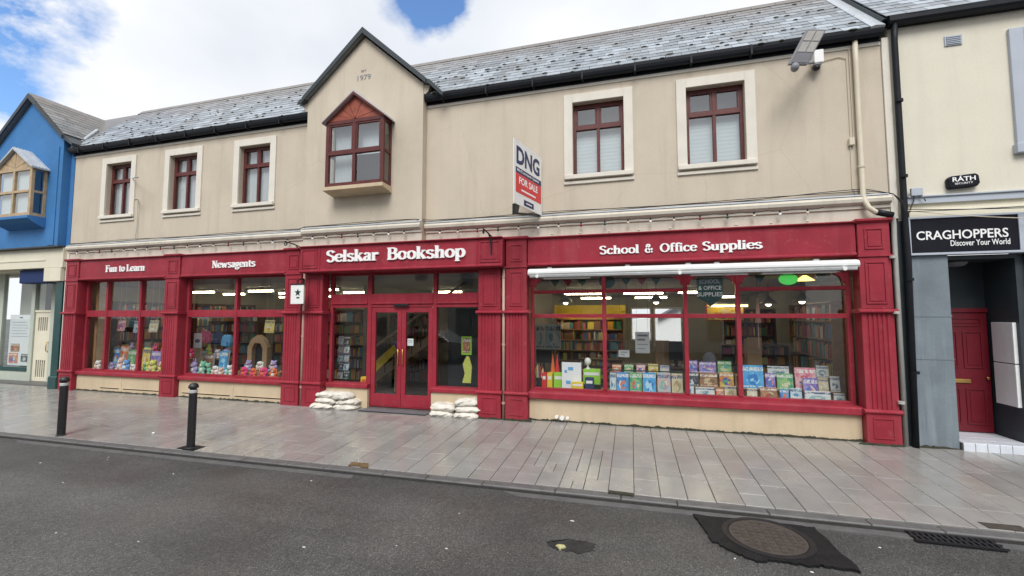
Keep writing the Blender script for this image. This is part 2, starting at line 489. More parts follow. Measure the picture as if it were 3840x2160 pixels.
def cover_mat(name, pal, seed, sc=5.0):
    """printed cover: ground colour, a picture in the middle, title and author strips; every copy differs"""
    m, n, l, b = new_mat(name)
    tc = n.new('ShaderNodeTexCoord')
    oi = n.new('ShaderNodeObjectInfo')
    sh = n.new('ShaderNodeCombineXYZ')
    r7 = mth(n, l, 'MULTIPLY', oi.outputs['Random'], 37.0)
    for k in range(3):
        l.new(r7, sh.inputs[k])
    vm = n.new('ShaderNodeVectorMath')
    vm.operation = 'ADD'
    l.new(tc.outputs['Generated'], vm.inputs[0])
    l.new(sh.outputs[0], vm.inputs[1])
    q = vm.outputs[0]
    ground = ramp(n, l, noise(n, l, q, 2.4, 3), [(0.38, pal[0]), (0.62, pal[1])])
    v = n.new('ShaderNodeTexVoronoi')
    v.inputs['Scale'].default_value = sc
    dn = mixc(n, l, 0.12, q, noise(n, l, q, 6, 3))
    l.new(dn, v.inputs['Vector'])
    cr = n.new('ShaderNodeValToRGB')
    cr.color_ramp.interpolation = 'CONSTANT'
    e = cr.color_ramp.elements
    k = len(pal)
    e[0].position = 0.0
    e[0].color = (*pal[2], 1)
    e[1].position = 0.35
    e[1].color = (*pal[1], 1)
    for i in range(3, k):
        e.new(0.35 + 0.5 * (i - 2) / (k - 2)).color = (*pal[i], 1)
    sx = n.new('ShaderNodeSeparateColor')
    l.new(v.outputs['Color'], sx.inputs[0])
    l.new(sx.outputs[0], cr.inputs['Fac'])
    sz = n.new('ShaderNodeSeparateXYZ')
    l.new(tc.outputs['Generated'], sz.inputs[0])
    dx = mth(n, l, 'MULTIPLY', mth(n, l, 'SUBTRACT', sz.outputs['X'], 0.5), 2.3)
    dz = mth(n, l, 'MULTIPLY', mth(n, l, 'SUBTRACT', sz.outputs['Z'], 0.40), 2.9)
    rad = mth(n, l, 'ADD', mth(n, l, 'MULTIPLY', dx, dx), mth(n, l, 'MULTIPLY', dz, dz))
    rad = mth(n, l, 'ADD', rad, mth(n, l, 'MULTIPLY', noise(n, l, q, 5, 3), 0.9))
    fig = ramp(n, l, rad, [(0.98, (1, 1, 1)), (1.0, (0, 0, 0))])
    colr = mixc(n, l, fig, ground, cr.outputs[0])
    band = ramp(n, l, sz.outputs['Z'], [(0.05, (0, 0, 0)), (0.06, (1, 1, 1)), (0.10, (1, 1, 1)), (0.11, (0, 0, 0)), (0.75, (0, 0, 0)), (0.76, (1, 1, 1)), (0.92, (1, 1, 1)), (0.93, (0, 0, 0))])
    nz = noise(n, l, q, 4, 2, 0.5, (6.0, 1.0, 2.2))
    bandm = mth(n, l, 'MULTIPLY', band, ramp(n, l, nz, [(0.46, (0, 0, 0)), (0.49, (1, 1, 1))]))
    l.new(mixc(n, l, bandm, colr, (0.78, 0.77, 0.72) if sum(pal[0]) < 1.2 else (0.08, 0.10, 0.22)), b.inputs['Base Color'])
    b.inputs['Roughness'].default_value = 0.35
    return m


PAL = {
    'cov_blue': [(.03, .16, .50), (.10, .40, .70), (.60, .70, .75), (.05, .25, .60), (.65, .20, .12)],
    'cov_sky': [(.06, .30, .65), (.12, .45, .75), (.40, .65, .80), (.03, .20, .55)],
    'cov_green': [(.06, .30, .16), (.30, .50, .20), (.65, .62, .40), (.55, .15, .10), (.10, .40, .40)],
    'cov_red': [(.60, .08, .07), (.70, .35, .15), (.70, .62, .50), (.15, .20, .45)],
    'cov_pastel': [(.62, .40, .36), (.35, .50, .60), (.66, .60, .45), (.45, .30, .40), (.25, .45, .35)],
    'cov_purple': [(.12, .07, .36), (.40, .30, .62), (.66, .60, .64), (.60, .20, .25), (.10, .20, .50)],
    'cov_white': [(.70, .72, .70), (.62, .64, .62), (.15, .20, .30), (.72, .70, .62), (.30, .45, .50)],
    'cov_brown': [(.22, .12, .07), (.45, .22, .10), (.55, .45, .30), (.12, .14, .08), (.40, .08, .06)],
    'cov_pink': [(.65, .15, .25), (.72, .50, .48), (.15, .15, .45), (.70, .66, .60), (.60, .08, .10)],
    'cov_cream': [(.68, .62, .46), (.60, .52, .32), (.70, .68, .60), (.45, .35, .20)],
    'cov_yellow': [(.70, .52, .08), (.70, .62, .25), (.55, .25, .05), (.66, .64, .55)],
    'cov_dark': [(.03, .04, .06), (.10, .12, .14), (.60, .62, .60), (.04, .05, .09)],
    'cov_pens': [(.60, .10, .08), (.70, .55, .10), (.10, .12, .40), (.15, .10, .40), (.10, .40, .20)],
    'cov_ltblue': [(.35, .55, .62), (.60, .68, .70), (.10, .25, .45), (.70, .70, .66)],
}
for i, (k, p) in enumerate(PAL.items()):
    M[k] = cover_mat('printed_' + k[4:] + '_cover', p, i + 1)


# ================================================================== mesh helpers
OFF = {}


class MB:
    def __init__(s):
        s.v = []
        s.f = []

    def add(s, vs, fs):
        o = len(s.v)
        s.v += [tuple(p) for p in vs]
        s.f += [tuple(i + o for i in q) for q in fs]
        return s

    def box(s, x0, x1, y0, y1, z0, z1):
        return s.add([(x0, y0, z0), (x1, y0, z0), (x1, y1, z0), (x0, y1, z0), (x0, y0, z1), (x1, y0, z1), (x1, y1, z1), (x0, y1, z1)],
                     [(3, 2, 1, 0), (4, 5, 6, 7), (0, 1, 5, 4), (1, 2, 6, 5), (2, 3, 7, 6), (3, 0, 4, 7)])

    def cbox(s, x0, x1, y0, y1, z0, z1, c):
        """box with its top edges chamfered"""
        vs = [(x0, y0, z0), (x1, y0, z0), (x1, y1, z0), (x0, y1, z0), (x0, y0, z1 - c), (x1, y0, z1 - c), (x1, y1, z1 - c), (x0, y1, z1 - c),
              (x0 + c, y0 + c, z1), (x1 - c, y0 + c, z1), (x1 - c, y1 - c, z1), (x0 + c, y1 - c, z1)]
        return s.add(vs, [(0, 1, 5, 4), (1, 2, 6, 5), (2, 3, 7, 6), (3, 0, 4, 7), (4, 5, 9, 8), (5, 6, 10, 9), (6, 7, 11, 10), (7, 4, 8, 11), (8, 9, 10, 11)])

    def quad(s, a, b, c, d):
        return s.add([a, b, c, d], [(0, 1, 2, 3)])

    def prism(s, poly, axis, a0, a1):
        """poly 2D extruded along axis: 'y' -> (x,z), 'x' -> (y,z), 'z' -> (x,y)"""
        n = len(poly)
        area = sum(poly[i][0] * poly[(i + 1) % n][1] - poly[(i + 1) % n][0] * poly[i][1] for i in range(n))
        if area < 0:
            poly = poly[::-1]
        if axis == 'y':
            f = lambda p, a: (p[0], a, p[1])
            lo, hi = max(a0, a1), min(a0, a1)
        elif axis == 'x':
            f = lambda p, a: (a, p[0], p[1])
            lo, hi = min(a0, a1), max(a0, a1)
        else:
            f = lambda p, a: (p[0], p[1], a)
            lo, hi = min(a0, a1), max(a0, a1)
        vs = [f(p, lo) for p in poly] + [f(p, hi) for p in poly]
        fs = [tuple(range(n))[::-1], tuple(range(n, 2 * n))] + [(i, (i + 1) % n, (i + 1) % n + n, i + n) for i in range(n)]
        return s.add(vs, fs)

    def tube(s, pts, r, n=8, cap=True):
        pts = [Vector(p) for p in pts]
        rings = []
        prev = None
        for i, p in enumerate(pts):
            d = (pts[min(i + 1, len(pts) - 1)] - pts[max(i - 1, 0)]).normalized()
            if prev is None:
                a = d.cross(Vector((0, 0, 1)))
                if a.length < 1e-3:
                    a = d.cross(Vector((0, 1, 0)))
            else:
                a = prev - d * prev.dot(d)
            a.normalize()
            prev = a
            b = d.cross(a)
            rr = r[i] if isinstance(r, (list, tuple)) else r
            rings.append([p + (a * math.cos(t) + b * math.sin(t)) * rr for t in [2 * math.pi * k / n for k in range(n)]])
        vs = [q for g in rings for q in g]
        fs = []
        for i in range(len(rings) - 1):
            for k in range(n):
                fs.append((i * n + k, i * n + (k + 1) % n, (i + 1) * n + (k + 1) % n, (i + 1) * n + k))
        if cap:
            fs.append(tuple(range(n))[::-1])
            fs.append(tuple(range((len(rings) - 1) * n, len(rings) * n)))
        return s.add(vs, fs)

    def lathe(s, prof, cx, cy, n=16, cz=0.0):
        vs = []
        for (r, z) in prof:
            vs += [(cx + r * math.cos(2 * math.pi * k / n), cy + r * math.sin(2 * math.pi * k / n), cz + z) for k in range(n)]
        fs = []
        for i in range(len(prof) - 1):
            for k in range(n):
                fs.append((i * n + k, i * n + (k + 1) % n, (i + 1) * n + (k + 1) % n, (i + 1) * n + k))
        fs.append(tuple(range(n))[::-1])
        fs.append(tuple(range((len(prof) - 1) * n, len(prof) * n)))
        return s.add(vs, fs)

    def ball(s, c, r, nu=10, nv=7):
        if not isinstance(r, (tuple, list)):
            r = (r, r, r)
        vs = [(c[0], c[1], c[2] - r[2])]
        for j in range(1, nv):
            t = math.pi * j / nv - math.pi / 2
            for k in range(nu):
                a = 2 * math.pi * k / nu
                vs.append((c[0] + r[0] * math.cos(t) * math.cos(a), c[1] + r[1] * math.cos(t) * math.sin(a), c[2] + r[2] * math.sin(t)))
        vs.append((c[0], c[1], c[2] + r[2]))
        fs = [(0, 1 + (k + 1) % nu, 1 + k) for k in range(nu)]
        for j in range(nv - 2):
            o = 1 + j * nu
            for k in range(nu):
                fs.append((o + k, o + (k + 1) % nu, o + nu + (k + 1) % nu, o + nu + k))
        o = 1 + (nv - 2) * nu
        fs += [(o + k, o + (k + 1) % nu, len(vs) - 1) for k in range(nu)]
        return s.add(vs, fs)

    def xform(s, fn):
        s.v = [tuple(fn(p)) for p in s.v]
        return s

    def build(s, name, mat, parent=None, bev=0.0, smooth=False, origin=None):
        me = bpy.data.meshes.new(name)
        if parent is not None:
            off = OFF[parent]
        elif origin is not None:
            off = Vector(origin)
        else:
            xs = [p[0] for p in s.v]
            ys = [p[1] for p in s.v]
            zs = [p[2] for p in s.v]
            off = Vector(((min(xs) + max(xs)) / 2, (min(ys) + max(ys)) / 2, min(zs)))
        me.from_pydata([(p[0] - off.x, p[1] - off.y, p[2] - off.z) for p in s.v], [], s.f)
        me.validate()
        me.materials.append(M[mat] if isinstance(mat, str) else mat)
        if smooth:
            me.polygons.foreach_set('use_smooth', [True] * len(me.polygons))
        o = bpy.data.objects.new(name, me)
        col.objects.link(o)
        if parent is not None:
            o.parent = parent
        else:
            o.location = off
        OFF[o] = off
        if bev:
            b = o.modifiers.new('edge', 'BEVEL')
            b.width = bev
            b.segments = 2
            b.limit_method = 'ANGLE'
            b.angle_limit = R(40)
        return o


def box(name, mat, parent, *d, bev=0.0):
    return MB().box(*d).build(name, mat, parent, bev)


def thing(name, loc, label, cat, group=None):
    o = bpy.data.objects.new(name, None)
    o.empty_display_size = 0.2
    col.objects.link(o)
    o.location = loc
    OFF[o] = Vector(loc)
    return tag(o, label, cat, group)


def tag(o, label, cat, group=None, kind=None):
    if label:
        o['label'] = label
    if cat:
        o['category'] = cat
    if group:
        o['group'] = group
    if kind:
        o['kind'] = kind
    return o


def copy_tree(o, parent=None, loc=None, label=None):
    c = o.copy()
    col.objects.link(c)
    c.parent = parent
    if loc is not None:
        c.location = loc
    if label:
        c['label'] = label
    for ch in o.children:
        copy_tree(ch, c)
    return c


def wall_mb(x0, x1, z0, z1, y0, y1, holes):
    """wall in the XZ plane from y0 (street) to y1, with rectangular openings and their reveals"""
    mb = MB()
    xs = sorted({x0, x1, *[h[0] for h in holes], *[h[1] for h in holes]})
    zs = sorted({z0, z1, *[h[2] for h in holes], *[h[3] for h in holes]})

    def hole(a, b):
        return any(h[0] <= a <= h[1] and h[2] <= b <= h[3] for h in holes)
    for i in range(len(xs) - 1):
        for j in range(len(zs) - 1):
            if hole((xs[i] + xs[i + 1]) / 2, (zs[j] + zs[j + 1]) / 2):
                continue
            a, b, c, d = xs[i], xs[i + 1], zs[j], zs[j + 1]
            mb.quad((a, y0, c), (b, y0, c), (b, y0, d), (a, y0, d))
            mb.quad((b, y1, c), (a, y1, c), (a, y1, d), (b, y1, d))
    for (a, b, c, d) in holes:
        if c > z0:
            mb.quad((a, y0, c), (a, y1, c), (b, y1, c), (b, y0, c))
        if d < z1:
            mb.quad((a, y0, d), (b, y0, d), (b, y1, d), (a, y1, d))
        mb.quad((a, y0, c), (a, y0, d), (a, y1, d), (a, y1, c))
        mb.quad((b, y0, c), (b, y1, c), (b, y1, d), (b, y0, d))
    mb.quad((x0, y0, z0), (x0, y0, z1), (x0, y1, z1), (x0, y1, z0))
    mb.quad((x1, y0, z0), (x1, y1, z0), (x1, y1, z1), (x1, y0, z1))
    mb.quad((x0, y0, z1), (x1, y0, z1), (x1, y1, z1), (x0, y1, z1))
    return mb


# ------------------------------------------------------------------ lettering
def crom(pts, k=5, closed=False):
    out = []
    n = len(pts)
    rng = range(n if closed else n - 1)
    g = (lambda i: pts[i % n]) if closed else (lambda i: pts[max(0, min(n - 1, i))])
    for i in rng:
        p0, p1, p2, p3 = g(i - 1), g(i), g(i + 1), g(i + 2)
        for s in range(k):
            t = s / k
            out.append(tuple(0.5 * ((2 * p1[c]) + (-p0[c] + p2[c]) * t + (2 * p0[c] - 5 * p1[c] + 4 * p2[c] - p3[c]) * t * t + (-p0[c] + 3 * p1[c] - 3 * p2[c] + p3[c]) * t ** 3) for c in (0, 1)))
    out.append(out[0] if closed else pts[-1])
    return out


def ell(cx, cy, rx, ry, k=20):
    return [(cx + rx * math.cos(2 * math.pi * i / k), cy + ry * math.sin(2 * math.pi * i / k)) for i in range(k + 1)]


_S = [(.50, .80), (.42, .93), (.27, .97), (.11, .87), (.11, .67), (.28, .55), (.46, .43), (.52, .22), (.40, .06), (.24, .03), (.06, .18)]
SER = .055
GLYPH = {  # strokes: ('c', pts) smooth pen stroke, ('l', pts) straight pen stroke, ('h', x0, x1, y) thin serif; last number is the advance
    'S': ([('c', _S)], .60),
    's': ([('c', [(x * .82, y * .68) for x, y in _S])], .50),
    'e': ([('h', .08, .50, .36), ('c', [(.50, .37), (.48, .55), (.31, .65), (.13, .55), (.08, .33), (.14, .12), (.32, .03), (.52, .14)])], .57),
    'l': ([('l', [(.14, 0), (.14, 1.0)]), ('h', 0, .29, SER / 2), ('h', .01, .16, .975)], .31),
    'k': ([('l', [(.14, 0), (.14, 1.0)]), ('h', 0, .27, SER / 2), ('h', .01, .16, .975), ('t', [(.20, .30), (.47, .64)]), ('l', [(.28, .40), (.52, .0)]), ('h', .38, .64, SER / 2), ('h', .34, .58, .655)], .63),
    'a': ([('c', [(.09, .53), (.20, .65), (.36, .62), (.41, .48), (.41, .10), (.52, .03)]), ('c', [(.40, .40), (.20, .34), (.09, .20), (.14, .06), (.28, .05), (.40, .17)])], .56),
    'r': ([('l', [(.14, 0), (.14, .67)]), ('h', 0, .30, SER / 2), ('h', .01, .16, .64), ('c', [(.16, .46), (.25, .61), (.40, .63)]), ('d', (.38, .58))], .45),
    'B': ([('l', [(.15, 0), (.15, 1.0)]), ('h', 0, .3, SER / 2), ('h', 0, .3, .975), ('c', [(.15, .96), (.38, .965), (.53, .86), (.52, .64), (.38, .54), (.15, .53)]), ('c', [(.30, .53), (.50, .50), (.60, .32), (.55, .12), (.40, .035), (.15, .04)])], .68),
    'o': ([('c*', ell(.29, .34, .22, .31))], .58),
    'O': ([('c*', ell(.40, .5, .32, .46, 26))], .80),
    'h': ([('l', [(.14, 0), (.14, 1.0)]), ('h', 0, .27, SER / 2), ('h', .01, .16, .975), ('c', [(.15, .44), (.26, .61), (.40, .63), (.47, .50), (.47, .02)]), ('h', .34, .61, SER / 2)], .64),
    'p': ([('l', [(.14, -.30), (.14, .66)]), ('h', 0, .29, -.28), ('h', .01, .16, .645), ('c', [(.15, .50), (.28, .64), (.44, .60), (.53, .34), (.45, .08), (.28, .03), (.15, .14)])], .62),
    'c': ([('c', [(.48, .50), (.38, .64), (.20, .61), (.08, .36), (.15, .11), (.32, .03), (.50, .14)])], .54),
    'f': ([('c', [(.44, .90), (.34, .985), (.22, .92), (.19, .75), (.19, .02)]), ('h', .03, .40, .645), ('h', .05, .35, SER / 2)], .40),
    'i': ([('l', [(.14, 0), (.14, .67)]), ('h', 0, .29, SER / 2), ('h', .01, .16, .645), ('d', (.14, .88))], .31),
    'u': ([('c', [(.13, .66), (.13, .18), (.22, .04), (.36, .07), (.45, .20)]), ('l', [(.45, 0), (.45, .66)]), ('h', .01, .15, .645), ('h', .33, .47, .645), ('h', .45, .58, SER / 2)], .61),
    'n': ([('l', [(.14, 0), (.14, .66)]), ('h', 0, .27, SER / 2), ('h', .01, .16, .645), ('c', [(.15, .44), (.26, .61), (.40, .63), (.47, .50), (.47, .02)]), ('h', .34, .61, SER / 2)], .64),
    't': ([('c', [(.18, .86), (.18, .20), (.24, .05), (.40, .07)]), ('h', .03, .38, .645)], .43),
    'F': ([('l', [(.16, 0), (.16, 1.0)]), ('h', 0, .32, SER / 2), ('h', 0, .56, .965), ('h', .16, .44, .53), ('t', [(.55, .98), (.55, .78)]), ('t', [(.44, .64), (.44, .42)])], .60),
    'L': ([('l', [(.16, 0), (.16, 1.0)]), ('h', 0, .32, .975), ('h', 0, .56, .04), ('t', [(.55, .0), (.55, .24)])], .60),
    'N': ([('t', [(.13, 0), (.13, 1.0)]), ('l', [(.13, .98), (.62, .02)]), ('t', [(.62, 0), (.62, 1.0)]), ('h', 0, .26, SER / 2), ('h', 0, .2, .975), ('h', .5, .75, .975)], .78),
    'w': ([('l', [(.08, .66), (.26, 0)]), ('t', [(.26, 0), (.42, .62)]), ('l', [(.42, .62), (.60, 0)]), ('t', [(.60, 0), (.78, .66)]), ('h', 0, .2, .645), ('h', .68, .88, .645)], .88),
    'g': ([('c*', ell(.25, .42, .17, .23)), ('c', [(.30, .20), (.14, .12), (.20, .02), (.42, -.02), (.46, -.16), (.26, -.28), (.06, -.20), (.10, -.06), (.24, .0)]), ('t', [(.36, .60), (.52, .64)])], .56),
    '&': ([('c', [(.70, .02), (.42, .36), (.20, .66), (.20, .86), (.33, .97), (.45, .86), (.40, .70), (.16, .46), (.08, .24), (.18, .06), (.36, .03), (.56, .20), (.66, .46)]), ('h', .54, .76, .46)], .82),
}


def stroke(mb, pts, d0, d1, thick, thin):
    n = len(pts)
    L, Rr = [], []
    for i in range(n):
        a = pts[max(0, i - 1)]
        b = pts[min(n - 1, i + 1)]
        if pts[0] == pts[-1] and i in (0, n - 1):
            a, b = pts[-2], pts[1]
        dx, dy = b[0] - a[0], b[1] - a[1]
        q = math.hypot(dx, dy) or 1
        dx, dy = dx / q, dy / q
        t = (thin + (thick - thin) * abs(dy) ** 1.3) / 2
        L.append((pts[i][0] - dy * t, pts[i][1] + dx * t))
        Rr.append((pts[i][0] + dy * t, pts[i][1] - dx * t))
    vs, fs = [], []
    for i in range(n):
        vs += [(*L[i], d0), (*Rr[i], d0), (*L[i], d1), (*Rr[i], d1)]
    for i in range(n - 1):
        a, b = 4 * i, 4 * i + 4
        fs += [(a + 2, a + 3, b + 3, b + 2), (a, b, b + 1, a + 1), (a, a + 2, b + 2, b), (a + 1, b + 1, b + 3, a + 3)]
    fs += [(0, 1, 3, 2), (4 * n - 4, 4 * n - 2, 4 * n - 1, 4 * n - 3)]
    mb.add(vs, fs)


def serif_word(word, x0, x1, z, cap, y, depth, parent, mat='letter', thick=.20, thin=.095):
    """raised serif letters on a board facing the street: each letter is its own object"""
    adv = [GLYPH[c][1] for c in word]
    total = sum(adv) - .03
    sx = (x1 - x0) / total
    cx = x0
    for c, a in zip(word, adv):
        mb = MB()
        k = 0
        for st in GLYPH[c][0]:
            e = k * 0.0006
            d1 = depth + e
            if st[0] == 'c':
                stroke(mb, crom(st[1], 5), 0, d1, thick, thin)
            elif st[0] == 'c*':
                stroke(mb, st[1], 0, d1, thick, thin)
            elif st[0] == 'l':
                stroke(mb, st[1], 0, d1, thick, thick)
            elif st[0] == 't':
                stroke(mb, st[1], 0, d1, thin, thin)
            elif st[0] == 'h':
                stroke(mb, [(st[1], st[3]), (st[2], st[3])], 0, d1, thin * .8, thin * .8)
            elif st[0] == 'd':
                px, py = st[1]
                stroke(mb, [(px, py - .085), (px, py + .085)], 0, d1, .2, .2)
            k += 1
        mb.xform(lambda p: (cx + p[0] * sx, y - p[2], z + p[1] * cap))
        mb.build('letter', mat, parent)
        cx += a * sx


def sans(text, mat, parent, org, u, v, width=None, height=None, depth=0.004, bold=0.0, name='lettering', spacing=1.0):
    """lettering laid on a face: org is its lower left corner, u / v unit vectors along and up"""
    cu = bpy.data.curves.new('txt', 'FONT')
    cu.body = text
    cu.size = 1.0
    cu.offset = bold
    cu.extrude = 0.5
    cu.space_character = spacing
    cu.resolution_u = 3
    ob = bpy.data.objects.new('txt', cu)
    col.objects.link(ob)
    bpy.context.view_layer.update()
    me = ob.evaluated_get(bpy.context.evaluated_depsgraph_get()).to_mesh()
    vs = [tuple(q.co) for q in me.vertices]
    fs = [tuple(q.vertices) for q in me.polygons]
    bpy.data.objects.remove(ob, do_unlink=True)
    bpy.data.curves.remove(cu)
    xs = [p[0] for p in vs]
    ys = [p[1] for p in vs]
    w, h = max(xs) - min(xs), max(ys) - min(ys)
    sx = width / w if width else height / h
    sy = height / h if height else sx
    u, v, org = Vector(u), Vector(v), Vector(org)
    nrm = u.cross(v)
    mb = MB()
    mb.add([org + u * ((p[0] - min(xs)) * sx) + v * ((p[1] - min(ys)) * sy) + nrm * ((p[2] + 0.5) * depth) for p in vs], fs)
    return mb.build(name, mat, parent)


# ================================================================== ground
def PZ(y):
    return 0.10 + 0.035 * y          # the pavement falls towards the kerb


def YK(x):
    return -2.727 + 0.0188 * x       # the kerb runs slightly out of parallel with the shops


tag(MB().box(-400, 400, -400, 400, -1.2, -0.30).build('ground', 'asphalt'), None, None, kind='structure')
rd = MB()
nx, ny = 60, 24
for i in range(nx + 1):
    for j in range(ny + 1):
        x = -60 + 100 * i / nx
        y = YK(x) - .145 - 60 * (j / ny) ** 1.6
        rd.v.append((x, y, -0.055 + 0.010 * math.sin(x * 0.7 + y) + 0.03 * min(1, (-2.945 - y) / 6)))
for i in range(nx):
    for j in range(ny):
        a = i * (ny + 1) + j
        rd.f.append((a, a + 1, a + ny + 2, a + ny + 1))
tag(rd.build('road', 'asphalt'), None, None, kind='structure')

# pavement: a bed and its slabs
pv = MB()
pv.add([(-24, YK(-24) - .01, PZ(-2.8) - .03), (9, YK(9) - .01, PZ(-2.8) - .03), (9, 0.9, PZ(.9) - .02), (-24, .9, PZ(.9) - .02)], [(0, 1, 2, 3)])
pavement = pv.build('pavement', 'joint', origin=(-5, -1.4, 0))
tag(pavement, None, None, kind='structure')
slab_list = []
SW = 0.290
rs = random.Random(11)
i0 = -70
for i in range(-74, 29):
    x0 = -0.005 + i * SW
    small = -1.47 < x0 + .1 < -0.3
    y = YK(x0 + SW / 2) + .004
    first = True
    while y < 0.10:
        ln = rs.choice([0.44, 0.58, 0.58, 0.72, 0.72, 0.86])
        if first:
            ln = rs.choice([0.30, 0.44, 0.58, 0.72])
            first = False
        if small and y < -1.5:
            ln = rs.choice([0.22, 0.30, 0.44])
        if 0.12 - (y + ln) < 0.2:
            ln = 0.14 - y
        if small and y < -1.6 and rs.random() < .5:
            slab_list.append((x0, y, SW * .5, ln))
            slab_list.append((x0 + SW * .5, y, SW * .5, ln))
        else:
            slab_list.append((x0, y, SW, ln))
        y += ln
slab_list.sort(key=lambda s: (s[0] + s[2] / 2) ** 2 + (s[1] + s[3] / 2 + 7.99) ** 2)
slab_meshes = {}
tilt = math.atan(0.035)
rest = MB()
for k, (x0, y0, w, ln) in enumerate(slab_list):
    zc = PZ(y0 + ln / 2) + rs.uniform(-.0018, .0018)
    if k < 300:
        key = (round(w, 3), round(ln, 2))
        if key not in slab_meshes:
            mb = MB().cbox(-w / 2 + .0032, w / 2 - .0032, -ln / 2 + .0015, ln / 2 - .0015, -.05, 0, .004)
            me = bpy.data.meshes.new('slab')
            me.from_pydata(mb.v, [], mb.f)
            me.materials.append(M['slab'])
            slab_meshes[key] = me
        o = bpy.data.objects.new('slab', slab_meshes[key])
        col.objects.link(o)
        o.parent = pavement
        o.location = Vector((x0 + w / 2, y0 + ln / 2, zc)) - OFF[pavement]
        o.rotation_euler = (tilt + rs.uniform(-.002, .002), rs.uniform(-.003, .003), 0)
    else:
        mb = MB().cbox(-w / 2 + .0032, w / 2 - .0032, -ln / 2 + .0015, ln / 2 - .0015, -.05, 0, .004)
        a, b = rs.uniform(-.003, .003), rs.uniform(-.002, .002)
        mb.xform(lambda p: (p[0] + x0 + w / 2, p[1] + y0 + ln / 2, zc + p[2] + p[1] * (0.035 + b) + p[0] * a))
        rest.add(mb.v, mb.f)
tag(rest.build('far_slabs', 'slab', pavement), None, None, kind='stuff')

# kerb stones with a narrow second row
kerb = MB().box(-24, 9, -.14, 0, -.20, -0.022).xform(lambda p: (p[0], p[1] + YK(p[0]), p[2])).build('kerb', 'joint', origin=(-5, -2.87, -.2))
tag(kerb, None, None, kind='structure')
ks = {}
x = -24.0
while x < 8.6:
    ln = rs.choice([0.6, 0.75, 0.9, 0.9])
    if ln not in ks:
        mb = MB().cbox(-ln / 2 + .004, ln / 2 - .004, -.068, .068, -.12, 0, .010)
        me = bpy.data.meshes.new('kerb_stone')
        me.from_pydata(mb.v, [], mb.f)
        me.materials.append(M['kerb'])
        ks[ln] = me
    o = bpy.data.objects.new('kerb_stone', ks[ln])
    col.objects.link(o)
    o.parent = kerb
    o.location = Vector((x + ln / 2, YK(x + ln / 2) - .070, -0.002 + rs.uniform(-.003, .003))) - OFF[kerb]
    o.rotation_euler = (0, 0, math.atan(.0188))
    x += ln
# channel of setts along the road edge
chan = MB().box(-24, 9, -.26, -.148, -.20, -0.048).xform(lambda p: (p[0], p[1] + YK(p[0]), p[2])).build('gutter_channel', 'kerb', origin=(-5, -3.0, -.2))
tag(chan, None, None, kind='structure')

# ================================================================== the bookshop
shop = thing('bookshop_building', (-5.4, 0.3, 0.1), 'beige two storey bookshop with crimson shopfront and central gable', 'building')
PIT = R(46)
TP = math.tan(PIT)


def roof_z(y):
    return 6.60 + TP * (y + 0.15)


RIDGE_Y = 1.63


